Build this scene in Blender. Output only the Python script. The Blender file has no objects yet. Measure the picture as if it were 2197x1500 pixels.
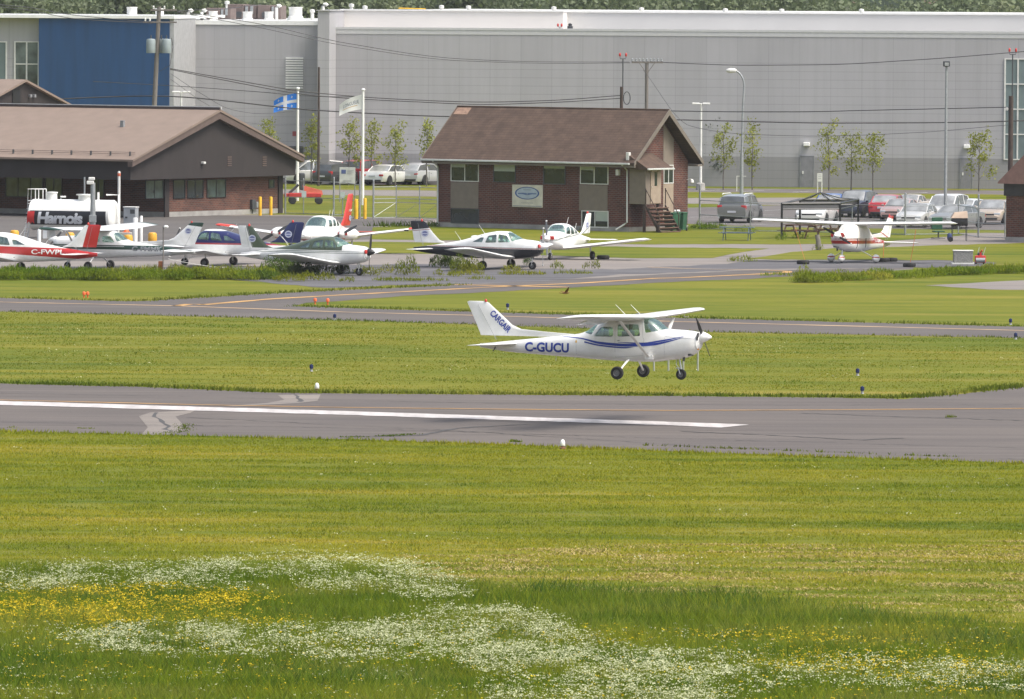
import bpy, bmesh, math, random
import numpy as np
from mathutils import Vector, Matrix, Euler
random.seed(7); RNG = np.random.default_rng(7)
S = bpy.context.scene; COL = S.collection
R = math.radians
# ---------------------------------------------------------------- camera
FPX, CAMH, HOR, ROLL = 18600.0, 14.7, -50.0, 0.006
PITCH = math.atan((750 - HOR) / FPX)
cd = bpy.data.cameras.new('camera'); cam = bpy.data.objects.new('camera', cd); COL.objects.link(cam)
S.camera = cam
cd.sensor_width = 36; cd.lens = FPX / 2197 * 36; cd.clip_start = 5; cd.clip_end = 6000
CM = (Matrix.Rotation(math.pi/2 - PITCH, 3, 'X') @ Matrix.Rotation(ROLL, 3, 'Z'))
cam.matrix_world = Matrix.Translation((0, 0, CAMH)) @ CM.to_4x4()
# ---------------------------------------------------------------- sky, sun, exposure
SUN_EL, SUN_AZ = 58, 118      # azimuth measured clockwise from +Y (the view direction)
w = bpy.data.worlds.new('World'); S.world = w; w.use_nodes = True
nt = w.node_tree; bg = nt.nodes['Background']
sky = nt.nodes.new('ShaderNodeTexSky'); sky.sky_type = 'NISHITA'; sky.sun_disc = False
sky.sun_elevation = R(SUN_EL); sky.sun_rotation = R(SUN_AZ); sky.dust_density = 4.0; sky.ozone_density = 1.0; sky.air_density = 1.0
hs = nt.nodes.new('ShaderNodeHueSaturation'); hs.inputs['Saturation'].default_value = .6; nt.links.new(sky.outputs[0], hs.inputs['Color']); nt.links.new(hs.outputs[0], bg.inputs[0]); bg.inputs[1].default_value = 0.125
sd = bpy.data.lights.new('sun', 'SUN'); sd.energy = 1.9; sd.angle = R(22); sd.color = (1, .94, .84)
so = bpy.data.objects.new('sun', sd); COL.objects.link(so)
sdir = Vector((math.sin(R(SUN_AZ))*math.cos(R(SUN_EL)), math.cos(R(SUN_AZ))*math.cos(R(SUN_EL)), math.sin(R(SUN_EL))))
so.rotation_euler = sdir.to_track_quat('Z', 'Y').to_euler(); so.location = (0, 0, 100)
S.view_settings.view_transform = 'Standard'; S.view_settings.look = 'None'
S.view_settings.exposure = 0.92; S.view_settings.gamma = 1; S.view_settings.use_curve_mapping = False
S.render.resolution_x, S.render.resolution_y = 1024, 699
# ---------------------------------------------------------------- pixel <-> place
CO = Vector((0, 0, CAMH)); CMT = CM.transposed()
def ray(px, py): return CM @ Vector(((px-1098.5)/FPX, -(py-750)/FPX, -1))
def gp(px, py, z=0.0):
    r = ray(px, py); t = (z-CAMH)/r.z; return CO + r*t
def at(px, py, d):
    r = ray(px, py); return CO + r*(d/r.y)
def proj(p):
    l = CMT @ (Vector(p)-CO); return (1098.5 + FPX*l.x/-l.z, 750 - FPX*l.y/-l.z)
def projn(P):
    L = (P - np.array([0, 0, CAMH])) @ np.array(CM); return 1098.5 + FPX*L[:, 0]/-L[:, 2], 750 - FPX*L[:, 1]/-L[:, 2]
def zt(b, py):
    a = CMT @ Vector((b[0], b[1], -CAMH)); c = CMT @ Vector((0, 0, 1)); k = (750-py)/FPX
    return (-k*a.z - a.y)/(c.y + k*c.z)
def gdist(py): return FPX*CAMH/(py-HOR)
class Fr:
    def __init__(s, o, ang): s.o = Vector(o); s.a = ang; s.u = Vector((math.cos(ang), math.sin(ang), 0)); s.v = Vector((-math.sin(ang), math.cos(ang), 0))
    def hit(s, px, py, yl=0.0):
        r = ray(px, py); t = (yl + (s.o-CO).dot(s.v))/r.dot(s.v); p = CO + r*t; return ((p-s.o).dot(s.u), p.z - s.o.z)
    def hitx(s, px, py, xl=0.0):
        r = ray(px, py); t = (xl + (s.o-CO).dot(s.u))/r.dot(s.u); p = CO + r*t; return ((p-s.o).dot(s.v), p.z - s.o.z)
    def w(s, x, y, z=0): return s.o + s.u*x + s.v*y + Vector((0, 0, z))
# ---------------------------------------------------------------- materials
def lin(c): return tuple(((v/255+.055)/1.055)**2.4 if v > 10 else v/255/12.92 for v in c)
def nmat(name):
    m = bpy.data.materials.new(name); m.use_nodes = True; return m, m.node_tree, m.node_tree.nodes['Principled BSDF']
def N(nt, t, **kw):
    n = nt.nodes.new(t)
    for k, v in kw.items(): setattr(n, k, v)
    return n
def L(nt, a, b): nt.links.new(a, b)
def mat(name, col, rough=.6, metal=0, var=.12, scale=3.0, coat=0, spec=.5, bump=0, stretch=None):
    m, nt, b = nmat(name)
    b.inputs['Roughness'].default_value = rough; b.inputs['Metallic'].default_value = metal
    b.inputs['Coat Weight'].default_value = coat; b.inputs['Specular IOR Level'].default_value = spec
    tc = N(nt, 'ShaderNodeTexCoord'); mp = N(nt, 'ShaderNodeMapping'); L(nt, tc.outputs['Object'], mp.inputs[0])
    if stretch: mp.inputs['Scale'].default_value = stretch
    no = N(nt, 'ShaderNodeTexNoise'); no.inputs['Scale'].default_value = scale; no.inputs['Detail'].default_value = 6; L(nt, mp.outputs[0], no.inputs[0])
    cr = N(nt, 'ShaderNodeValToRGB'); L(nt, no.outputs[0], cr.inputs[0])
    cr.color_ramp.elements[0].position = .3; cr.color_ramp.elements[1].position = .7
    cr.color_ramp.elements[0].color = tuple(max(0, c*(1-var)) for c in col)+(1,); cr.color_ramp.elements[1].color = tuple(min(1, c*(1+var)) for c in col)+(1,)
    L(nt, cr.outputs[0], b.inputs['Base Color'])
    if bump:
        bp = N(nt, 'ShaderNodeBump'); bp.inputs['Strength'].default_value = bump; L(nt, no.outputs[0], bp.inputs['Height']); L(nt, bp.outputs[0], b.inputs['Normal'])
    return m
def glass_mat(name, tint, refl=.16, rough=.03):
    m, nt, b = nmat(name); nt.nodes.remove(b); out = [n for n in nt.nodes if n.type == 'OUTPUT_MATERIAL'][0]
    t = N(nt, 'ShaderNodeBsdfTransparent'); t.inputs[0].default_value = tint+(1,)
    g = N(nt, 'ShaderNodeBsdfGlossy'); g.inputs['Roughness'].default_value = rough; g.inputs[0].default_value = (.9, .95, .93, 1)
    lw = N(nt, 'ShaderNodeLayerWeight'); lw.inputs[0].default_value = .25
    ma = N(nt, 'ShaderNodeMath', operation='MULTIPLY_ADD'); ma.inputs[1].default_value = .5; ma.inputs[2].default_value = refl; L(nt, lw.outputs['Fresnel'], ma.inputs[0])
    mx = N(nt, 'ShaderNodeMixShader'); L(nt, ma.outputs[0], mx.inputs[0]); L(nt, t.outputs[0], mx.inputs[1]); L(nt, g.outputs[0], mx.inputs[2]); L(nt, mx.outputs[0], out.inputs[0])
    return m
def ramp(nt, src, stops):
    cr = N(nt, 'ShaderNodeValToRGB'); L(nt, src, cr.inputs[0]); e = cr.color_ramp.elements
    while len(e) < len(stops): e.new(.5)
    for k, (p, c) in enumerate(stops): e[k].position = p; e[k].color = tuple(c)+(1,) if len(c) == 3 else c
    return cr.outputs[0]
def noise(nt, vec, scale, detail=4, rough=.55):
    n = N(nt, 'ShaderNodeTexNoise'); n.inputs['Scale'].default_value = scale; n.inputs['Detail'].default_value = detail; n.inputs['Roughness'].default_value = rough
    L(nt, vec, n.inputs[0]); return n.outputs[0]
def mapping(nt, scale, rot=0):
    g = N(nt, 'ShaderNodeNewGeometry'); mp = N(nt, 'ShaderNodeMapping'); L(nt, g.outputs['Position'], mp.inputs[0]); mp.inputs['Scale'].default_value = scale; mp.inputs['Rotation'].default_value[2] = rot; return mp.outputs[0]
def mix(nt, f, a, b, mode='MIX'):
    n = N(nt, 'ShaderNodeMix', data_type='RGBA', blend_type=mode)
    if isinstance(f, (int, float)): n.inputs[0].default_value = f
    else: L(nt, f, n.inputs[0])
    for k, v in ((6, a), (7, b)):
        if isinstance(v, tuple): n.inputs[k].default_value = v+(1,)
        else: L(nt, v, n.inputs[k])
    return n.outputs[2]
RWDIR = -0.35   # direction the runway runs in the world, from its two near-edge points
_a, _b = gp(0, 925), gp(2197, 994); RWDIR = math.atan2(_b.y-_a.y, _b.x-_a.x)
def grass_col(nt, gains=(1, 1, 1), dark=0.0):
    g = tuple
    big = noise(nt, mapping(nt, (1, 1, 1)), .07, 4)
    stripe = noise(nt, mapping(nt, (.035, .22, 1), -RWDIR), 1.6, 5, .6)
    fine = noise(nt, mapping(nt, (.8, .8, .8)), 2.2, 7, .78)
    c1 = ramp(nt, stripe, [(.32, (.100*gains[0], .140*gains[1], .007)), (.46, (.155*gains[0], .178*gains[1], .009)), (.57, (.195*gains[0], .200*gains[1], .014)), (.72, (.27*gains[0], .235*gains[1], .035))])
    c2 = ramp(nt, big, [(.32, (.74, .86, .7)), (.5, (1, 1, 1)), (.68, (1.22, 1.12, 1.3))])
    c3 = ramp(nt, fine, [(.3, (.80, .84, .7)), (.5, (1, 1, 1)), (.72, (1.16, 1.12, 1.4))])
    out = mix(nt, 1.0, mix(nt, 1.0, c1, c2, 'MULTIPLY'), c3, 'MULTIPLY')
    # dry mowings left lying, mostly on the near side of the runway
    pt = noise(nt, mapping(nt, (.25, .55, 1), -RWDIR), 1.0, 7, .68); sp = N(nt, 'ShaderNodeSeparateXYZ'); L(nt, mapping(nt, (1, 1, 1)), sp.inputs[0])
    mr = N(nt, 'ShaderNodeMapRange'); L(nt, sp.outputs[1], mr.inputs[0]); mr.inputs[1].default_value = 255; mr.inputs[2].default_value = 200; mr.inputs[3].default_value = .12; mr.inputs[4].default_value = .6
    f = ramp(nt, pt, [(.50, (0, 0, 0)), (.68, (1, 1, 1))]); mm = N(nt, 'ShaderNodeMath', operation='MULTIPLY'); L(nt, f, mm.inputs[0]); L(nt, mr.outputs[0], mm.inputs[1])
    return mix(nt, mm.outputs[0], out, (.34*gains[0], .27*gains[1], .07)) if gains[0] > .6 and gains[1] < 1.5 and gains[2] < 2 else out
def soft_normal(nt, nodes, k=.3):
    g = N(nt, 'ShaderNodeNewGeometry'); s_ = N(nt, 'ShaderNodeVectorMath', operation='SCALE'); L(nt, g.outputs['Normal'], s_.inputs[0]); s_.inputs[3].default_value = k
    a = N(nt, 'ShaderNodeVectorMath', operation='ADD'); L(nt, s_.outputs[0], a.inputs[0]); a.inputs[1].default_value = (0, 0, 1); n = N(nt, 'ShaderNodeVectorMath', operation='NORMALIZE'); L(nt, a.outputs[0], n.inputs[0])
    for b in nodes: L(nt, n.outputs[0], b.inputs['Normal'])
def grass_mat(name, gains=(1, 1, 1), transl=False):
    m, nt, b = nmat(name); c = grass_col(nt, gains);
    if transl: soft_normal(nt, [b])
    L(nt, c, b.inputs['Base Color']); b.inputs['Roughness'].default_value = .8; b.inputs['Specular IOR Level'].default_value = .08
    if transl:
        out = [n for n in nt.nodes if n.type == 'OUTPUT_MATERIAL'][0]
        t = N(nt, 'ShaderNodeBsdfTranslucent'); L(nt, c, t.inputs[0]); mx = N(nt, 'ShaderNodeMixShader'); mx.inputs[0].default_value = .4
        L(nt, b.outputs[0], mx.inputs[1]); L(nt, t.outputs[0], mx.inputs[2]); L(nt, mx.outputs[0], out.inputs[0])
    return m
def asphalt_mat(name, base, var=.1, streak=.5):
    m, nt, b = nmat(name)
    st = noise(nt, mapping(nt, (.04, .9, 1), -RWDIR), 1.3, 6, .6); big = noise(nt, mapping(nt, (.12, .25, 1), -RWDIR), .8, 4); fi = noise(nt, mapping(nt, (1, 1, 1)), 9, 3)
    c = ramp(nt, st, [(.3, tuple(v*(1-var*2.2) for v in base)), (.5, base), (.72, tuple(v*(1+var*1.9) for v in base))])
    c = mix(nt, 1.0, c, ramp(nt, big, [(.3, (.84, .84, .86)), (.7, (1.1, 1.09, 1.07))]), 'MULTIPLY')
    c = mix(nt, 1.0, c, ramp(nt, fi, [(.35, (.93, .93, .93)), (.65, (1.07, 1.07, 1.07))]), 'MULTIPLY')
    L(nt, c, b.inputs['Base Color']); b.inputs['Roughness'].default_value = .85; b.inputs['Specular IOR Level'].default_value = .3
    return m
def brick_mat(name, c1, c2, mortar):
    m, nt, b = nmat(name)
    tc = N(nt, 'ShaderNodeTexCoord'); sp = N(nt, 'ShaderNodeSeparateXYZ'); L(nt, tc.outputs['Object'], sp.inputs[0])
    ad = N(nt, 'ShaderNodeMath', operation='ADD'); L(nt, sp.outputs[0], ad.inputs[0]); L(nt, sp.outputs[1], ad.inputs[1])
    cb = N(nt, 'ShaderNodeCombineXYZ'); L(nt, ad.outputs[0], cb.inputs[0]); L(nt, sp.outputs[2], cb.inputs[1])
    br = N(nt, 'ShaderNodeTexBrick'); L(nt, cb.outputs[0], br.inputs[0]); br.inputs['Scale'].default_value = 1
    br.inputs['Brick Width'].default_value = .30; br.inputs['Row Height'].default_value = .11; br.inputs['Mortar Size'].default_value = .016; br.inputs['Mortar Smooth'].default_value = .3
    br.inputs['Color1'].default_value = c1+(1,); br.inputs['Color2'].default_value = c2+(1,); br.inputs['Mortar'].default_value = mortar+(1,); br.inputs['Bias'].default_value = -.1
    no = noise(nt, tc.outputs['Object'], .9, 5); c = mix(nt, 1.0, br.outputs[0], ramp(nt, no, [(.3, (.75, .75, .78)), (.7, (1.2, 1.12, 1.08))]), 'MULTIPLY')
    L(nt, c, b.inputs['Base Color']); b.inputs['Roughness'].default_value = .9; b.inputs['Specular IOR Level'].default_value = .2
    bp = N(nt, 'ShaderNodeBump'); bp.inputs['Strength'].default_value = .4; bp.inputs['Distance'].default_value = .02; L(nt, br.outputs['Fac'], bp.inputs['Height']); bp.invert = True; L(nt, bp.outputs[0], b.inputs['Normal'])
    return m
def band_mat(name, base, bands, rough=.3, coat=.3, dirt=.12):
    """paint whose colour bands are cut by straight lines in the object's own coordinates:
    bands = [(colour, [(a, b, c), ...])] -> colour where every a*x + b*z + c > 0"""
    m, nt, b = nmat(name); tc = N(nt, 'ShaderNodeTexCoord'); sp = N(nt, 'ShaderNodeSeparateXYZ'); L(nt, tc.outputs['Object'], sp.inputs[0])
    cur = base
    for colr, conds in bands:
        f = None
        for a, bb, c in conds:
            m1 = N(nt, 'ShaderNodeMath', operation='MULTIPLY_ADD'); L(nt, sp.outputs[0], m1.inputs[0]); m1.inputs[1].default_value = a; m1.inputs[2].default_value = c
            m2 = N(nt, 'ShaderNodeMath', operation='MULTIPLY_ADD'); L(nt, sp.outputs[2], m2.inputs[0]); m2.inputs[1].default_value = bb; L(nt, m1.outputs[0], m2.inputs[2])
            g = N(nt, 'ShaderNodeMath', operation='GREATER_THAN'); L(nt, m2.outputs[0], g.inputs[0]); g.inputs[1].default_value = 0
            if f is None: f = g.outputs[0]
            else:
                mm = N(nt, 'ShaderNodeMath', operation='MULTIPLY'); L(nt, f, mm.inputs[0]); L(nt, g.outputs[0], mm.inputs[1]); f = mm.outputs[0]
        cur = mix(nt, f, cur, colr)
    no = noise(nt, tc.outputs['Object'], 2.3, 7, .65)
    c = mix(nt, 1.0, cur, ramp(nt, no, [(.32, (1-dirt, 1-dirt, 1-dirt*1.2)), (.6, (1, 1, 1))]), 'MULTIPLY')
    L(nt, c, b.inputs['Base Color']); b.inputs['Roughness'].default_value = rough; b.inputs['Coat Weight'].default_value = coat; b.inputs['Coat Roughness'].default_value = .15
    return m
# ---------------------------------------------------------------- mesh building
class MB:
    def __init__(s): s.v = []; s.f = []; s.m = []
    def add(s, vs, fs, mi=0, M=None):
        o = len(s.v)
        s.v += [tuple(M @ Vector(v)) for v in vs] if M is not None else [tuple(v) for v in vs]
        s.f += [tuple(i+o for i in f) for f in fs]; s.m += [mi]*len(fs); return s
    def box(s, x0, x1, y0, y1, z0, z1, mi=0, M=None):
        return s.add([(x0, y0, z0), (x1, y0, z0), (x1, y1, z0), (x0, y1, z0), (x0, y0, z1), (x1, y0, z1), (x1, y1, z1), (x0, y1, z1)],
                     [(0, 3, 2, 1), (4, 5, 6, 7), (0, 1, 5, 4), (1, 2, 6, 5), (2, 3, 7, 6), (3, 0, 4, 7)], mi, M)
    def bbox(s, x0, x1, y0, y1, z0, z1, b=.02, mi=0, M=None):
        """box with bevelled edges"""
        bm = bmesh.new(); bmesh.ops.create_cube(bm, size=1)
        for v in bm.verts: v.co = Vector(((x0+x1)/2+v.co.x*(x1-x0), (y0+y1)/2+v.co.y*(y1-y0), (z0+z1)/2+v.co.z*(z1-z0)))
        bmesh.ops.bevel(bm, geom=bm.edges[:], offset=min(b, .45*min(x1-x0, y1-y0, z1-z0)), segments=2, affect='EDGES', profile=.5)
        bm.verts.index_update(); s.add([v.co.copy() for v in bm.verts], [tuple(v.index for v in f.verts) for f in bm.faces], mi, M); bm.free(); return s
    def rings(s, rg, mi=0, cap=(1, 1), closed=True, M=None):
        n = len(rg[0]); vs = [p for r in rg for p in r]; fs = []
        for i in range(len(rg)-1):
            for k in range(n if closed else n-1):
                fs.append((i*n+k, i*n+(k+1) % n, (i+1)*n+(k+1) % n, (i+1)*n+k))
        if cap[0]: fs.append(tuple(range(n-1, -1, -1)))
        if cap[1]: fs.append(tuple((len(rg)-1)*n+k for k in range(n)))
        return s.add(vs, fs, mi, M)
    def tube(s, pts, r, n=8, mi=0, M=None, cap=(1, 1)):
        pts = [Vector(p) for p in pts]; rs = r if isinstance(r, (list, tuple)) else [r]*len(pts); rg = []
        for i, p in enumerate(pts):
            d = (pts[min(i+1, len(pts)-1)]-pts[max(i-1, 0)]).normalized()
            a = Vector((0, 0, 1)) if abs(d.z) < .9 else Vector((1, 0, 0))
            u = d.cross(a).normalized(); w_ = u.cross(d).normalized()
            rg.append([p + (u*math.cos(2*math.pi*k/n) - w_*math.sin(2*math.pi*k/n))*rs[i] for k in range(n)])
        return s.rings(rg, mi, cap, True, M)
    def lathe(s, prof, n=16, axis='Z', mi=0, M=None, cap=(1, 1)):
        rg = []
        for r, h in prof:
            row = []
            for k in range(n):
                a = 2*math.pi*k/n; c, d = r*math.cos(a), r*math.sin(a)
                row.append((c, d, h) if axis == 'Z' else (h, c, d) if axis == 'X' else (d, h, c))
            rg.append(row)
        return s.rings(rg, mi, cap, True, M)
    def prism(s, poly, y0, y1, mi=0, M=None):
        """polygon in x,z pushed along y"""
        n = len(poly)
        return s.add([(x, y0, z) for x, z in poly]+[(x, y1, z) for x, z in poly],
                     [tuple(range(n)), tuple(range(2*n-1, n-1, -1))]+[(k, k+n, (k+1) % n+n, (k+1) % n) for k in range(n)], mi, M)
    def prismx(s, poly, x0, x1, mi=0, M=None):
        """polygon in y,z pushed along x"""
        n = len(poly)
        return s.add([(x0, y, z) for y, z in poly]+[(x1, y, z) for y, z in poly],
                     [tuple(range(n-1, -1, -1)), tuple(range(n, 2*n))]+[(k, (k+1) % n, (k+1) % n+n, k+n) for k in range(n)], mi, M)
    def build(s, name, mats, parent=None, smooth=None, recalc=True):
        me = bpy.data.meshes.new(name); me.from_pydata(s.v, [], s.f)
        for m in (mats if isinstance(mats, (list, tuple)) else [mats]): me.materials.append(m)
        me.polygons.foreach_set('material_index', s.m)
        if recalc:
            bm = bmesh.new(); bm.from_mesh(me); bmesh.ops.recalc_face_normals(bm, faces=bm.faces[:]); bm.to_mesh(me); bm.free()
        return link(name, me, parent, smooth)
def link(name, me, parent=None, smooth=None):
    if smooth: me.shade_smooth(); me.set_sharp_from_angle(angle=R(smooth))
    o = bpy.data.objects.new(name, me); COL.objects.link(o)
    if parent: o.parent = parent
    return o
def tag(o, label=None, cat=None, group=None, kind=None):
    if label: o['label'] = label
    if cat: o['category'] = cat
    if group: o['group'] = group
    if kind: o['kind'] = kind
    return o
def thing(name, label, cat, loc=(0, 0, 0), rotz=0, group=None, scale=1):
    o = bpy.data.objects.new(name, None); COL.objects.link(o); o.location = loc; o.rotation_euler = (0, 0, rotz); o.scale = (scale,)*3
    o.empty_display_size = .2; return tag(o, label, cat, group)
def dup(root, loc, rotz=None, label=None, group=None, scale=None):
    def cp(o, par):
        c = o.copy(); COL.objects.link(c); c.parent = par
        for ch in o.children: cp(ch, c)
        return c
    r = cp(root, None); r.location = loc
    if rotz is not None: r.rotation_euler = (0, 0, rotz)
    if label: r['label'] = label
    if group: r['group'] = group
    if scale: r.scale = (scale,)*3
    return r
def npmesh(name, V, F, mats, parent=None, mi=None):
    """numpy arrays to a mesh; F is (n,3) or (n,4)"""
    me = bpy.data.meshes.new(name); k = F.shape[1]
    me.vertices.add(len(V)); me.vertices.foreach_set('co', V.astype(np.float32).ravel())
    me.loops.add(F.size); me.loops.foreach_set('vertex_index', F.astype(np.int32).ravel())
    me.polygons.add(len(F)); me.polygons.foreach_set('loop_start', np.arange(0, F.size, k, dtype=np.int32)); me.polygons.foreach_set('loop_total', np.full(len(F), k, dtype=np.int32))
    for m in mats: me.materials.append(m)
    if mi is not None: me.polygons.foreach_set('material_index', mi.astype(np.int32))
    me.update(); me.validate(); return link(name, me, parent)
def text_mesh(txt, bold=.0, shear=0.0, space=1.0):
    cu = bpy.data.curves.new('t', 'FONT'); cu.body = txt; cu.offset = bold; cu.shear = shear; cu.space_character = space; cu.resolution_u = 4
    o = bpy.data.objects.new('t', cu); COL.objects.link(o); dg = bpy.context.evaluated_depsgraph_get()
    me = bpy.data.meshes.new_from_object(o.evaluated_get(dg)); V = [tuple(v.co) for v in me.vertices]; F = [tuple(p.vertices) for p in me.polygons]
    bpy.data.objects.remove(o); bpy.data.curves.remove(cu); bpy.data.meshes.remove(me)
    xs = [v[0] for v in V]; ys = [v[1] for v in V]; x0, x1, y0, y1 = min(xs), max(xs), min(ys), max(ys)
    return [((v[0]-x0)/(x1-x0), (v[1]-y0)/(y1-y0)) for v in V], F
def boolean(mb_a, mb_b, op):
    obs = []
    for mb in (mb_a, mb_b):
        o = mb.build('tmp', [], None); obs.append(o)
    md = obs[0].modifiers.new('b', 'BOOLEAN'); md.operation = op; md.object = obs[1]; md.solver = 'EXACT'; md.use_self = False
    dg = bpy.context.evaluated_depsgraph_get(); dg.update(); me = bpy.data.meshes.new_from_object(obs[0].evaluated_get(dg))
    for o in obs:
        m_ = o.data; bpy.data.objects.remove(o); bpy.data.meshes.remove(m_)
    return me
def inpoly(x, y, poly):
    x = np.asarray(x); y = np.asarray(y); r = np.zeros(x.shape, bool); n = len(poly); j = n-1
    for i in range(n):
        xi, yi = poly[i]; xj, yj = poly[j]
        if yi != yj:
            c = ((yi > y) != (yj > y)) & (x < (xj-xi)*(y-yi)/(yj-yi)+xi); r ^= c
        j = i
    return r
def vnoise(x, y, seed=0):
    """smooth value noise on arrays"""
    r = np.random.default_rng(seed); T = r.random((64, 64)); xi = np.floor(x).astype(int); yi = np.floor(y).astype(int); fx = x-xi; fy = y-yi
    fx = fx*fx*(3-2*fx); fy = fy*fy*(3-2*fy); g = lambda a, b: T[a % 64, b % 64]
    return (g(xi, yi)*(1-fx)+g(xi+1, yi)*fx)*(1-fy)+(g(xi, yi+1)*(1-fx)+g(xi+1, yi+1)*fx)*fy
# ---------------------------------------------------------------- common materials
WHITE = (.80, .80, .78)
M = {}
M['white'] = mat('white_paint', (.82, .82, .80), .35, var=.05, coat=.3)
M['offwhite'] = mat('off_white_metal', (.66, .66, .63), .5, var=.1)
M['grey'] = mat('grey_metal', (.25, .26, .27), .5, .2, var=.15)
M['galv'] = mat('galvanised_steel', (.32, .34, .35), .45, .4, var=.15, scale=9)
M['dgrey'] = mat('dark_grey_metal', (.06, .065, .07), .5, .1)
M['black'] = mat('black_paint', (.012, .012, .014), .4)
M['rubber'] = mat('rubber', (.014, .014, .015), .8)
M['chrome'] = mat('bare_metal', (.55, .56, .57), .3, .8)
M['wood'] = mat('grey_weathered_wood', (.17, .155, .14), .9, var=.25, scale=5, stretch=(6, 6, .5))
M['dwood'] = mat('dark_stained_wood', (.06, .042, .034), .85, var=.3)
M['brownwood'] = mat('brown_wood', (.12, .07, .05), .85, var=.3)
M['red'] = mat('red_paint', (.50, .030, .025), .4, coat=.2)
M['orange'] = mat('orange_paint', (.75, .13, .03), .5)
M['yellow'] = mat('yellow_paint', (.72, .42, .02), .5, var=.15)
M['concrete'] = mat('concrete', (.34, .33, .31), .9, var=.2, scale=2)
M['blue'] = mat('blue_plastic', (.03, .08, .3), .5)
M['green'] = mat('green_plastic', (.018, .085, .045), .55, var=.2)
M['darkglass'] = mat('dark_window', (.018, .026, .028), .07, var=.5, scale=1.2, spec=.8)
M['beacon'] = mat('red_lens', (.50, .04, .03), .35)
M['brick'] = brick_mat('dark_red_brick', (.135, .052, .036), (.085, .036, .028), (.15, .13, .125))
M['brick2'] = brick_mat('brown_red_brick', (.145, .062, .040), (.08, .038, .028), (.13, .11, .10))
M['stone'] = mat('pale_foundation', (.30, .29, .27), .9, var=.2, scale=1.5)
# ---------------------------------------------------------------- ground
def quad_sheet(name, x0, x1, y0, y1, z, m):
    mb = MB(); mb.add([(x0, y0, z), (x1, y0, z), (x1, y1, z), (x0, y1, z)], [(0, 1, 2, 3)]); return tag(mb.build(name, m), kind='structure')
GRASS = grass_mat('grass_ground', (.76, .76, 1.0)); ASPH = asphalt_mat('runway_asphalt', (.116, .101, .092)); ASPL = asphalt_mat('pale_apron_asphalt', (.215, .192, .175)); ASPM = asphalt_mat('apron_asphalt', (.108, .099, .093)); ASPD = asphalt_mat('dark_taxiway_asphalt', (.108, .096, .089))
GRAV = asphalt_mat('gravel', (.108, .105, .110), .3); CONC = asphalt_mat('patch_concrete', (.205, .182, .162), .08); PARK = asphalt_mat('parking_asphalt', (.14, .127, .122)); ROAD = asphalt_mat('road_surface', (.21, .19, .175), .05)
MEAD = grass_mat('meadow_ground', (.55, .78, .35))
quad_sheet('ground', -900, 900, 60, 3500, 0, GRASS)
from mathutils.geometry import tessellate_polygon
def jitter(poly, amp, step=26):
    out = []
    n = len(poly)
    for i in range(n):
        a, b = poly[i], poly[(i+1) % n]; d = math.hypot(b[0]-a[0], b[1]-a[1]); k = max(1, int(d/step))
        for j in range(k):
            t = j/k; out.append((a[0]+(b[0]-a[0])*t, a[1]+(b[1]-a[1])*t+(random.uniform(-amp, amp) if j or amp else 0)))
    return out
def sheet(name, poly, z, m, amp=.6, kind='structure', parent=None):
    P = [gp(x, y, z) for x, y in jitter(poly, amp)]
    tri = tessellate_polygon([P]); mb = MB(); mb.add(P, [tuple(t) for t in tri]); me = mb.build(name, m, parent, recalc=False)
    bm = bmesh.new(); bm.from_mesh(me.data)
    for f in bm.faces:
        f.normal_update()
        if f.normal.z < 0: f.normal_flip()
    bm.to_mesh(me.data); bm.free()
    return tag(me, kind=kind)
def ribbon(name, pts, wd, z, m, wear=0.0):
    P = [gp(x, y, z) for x, y in pts]; mb = MB(); rows = []
    Q = []
    for i in range(len(P)-1):
        k = max(1, int((P[i+1]-P[i]).length/1.5))
        for j in range(k): Q.append(P[i].lerp(P[i+1], j/k))
    Q.append(P[-1]); P = Q
    for i, p in enumerate(P):
        d = P[min(i+1, len(P)-1)]-P[max(i-1, 0)]; d.z = 0; d.normalize(); nrm = Vector((-d.y, d.x, 0)); ww = wd*(1+random.uniform(-wear, wear))
        rows += [p+nrm*ww/2, p-nrm*ww/2]
    mb.add(rows, [(2*i+1, 2*i+3, 2*i+2, 2*i) for i in range(len(P)-1)]); return tag(mb.build(name, m, recalc=False), kind='structure')
RWY = [(-400, 806), (0, 823), (330, 831), (600, 843), (1100, 847), (1500, 850), (1940, 856), (2060, 845), (2197, 829), (2500, 793), (2500, 1012), (2197, 994), (1457, 969), (1070, 953), (740, 943), (0, 925), (-400, 915)]
sheet('runway', RWY, .004, ASPH, .8)
TAXI = [(-400, 627), (0, 639), (293, 647), (539, 632), (740, 622), (990, 611), (1205, 600), (1440, 588), (1600, 580), (1960, 574), (1960, 577), (1710, 592), (1592, 599), (1440, 605), (1205, 618), (1063, 626), (868, 635), (740, 645), (657, 650), (630, 657), (740, 661), (1010, 669), (1457, 682), (2197, 701), (2600, 712), (2600, 738), (2197, 725), (1457, 711), (1010, 696), (740, 687), (0, 668), (-400, 658)]
sheet('taxiway', TAXI, .006, ASPD, .5)
sheet('apron', [(-400, 455), (612, 461), (935, 470), (1100, 482), (1500, 500), (1560, 523), (2060, 500), (2197, 500), (2400, 505), (2400, 528), (1880, 556), (1960, 578), (1700, 592), (1440, 589), (1205, 601), (990, 612), (740, 606), (560, 590), (-400, 590)], .003, ASPL, .4)
sheet('apron', [(-400, 457), (612, 463), (935, 472), (800, 487), (794, 514), (560, 519), (560, 542), (330, 560), (-400, 560)], .0055, ASPM, .4)
sheet('gravel_strip', [(60, 572), (420, 574), (760, 568), (900, 566), (1100, 577), (1320, 578), (1560, 566), (1590, 560), (1700, 558), (2000, 556), (2140, 562), (2130, 571), (1930, 575), (1600, 577), (1540, 582), (1330, 589), (1180, 603), (990, 610), (860, 611), (700, 618), (640, 612), (480, 598), (60, 590)], .008, GRAV, 1.0)
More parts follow.
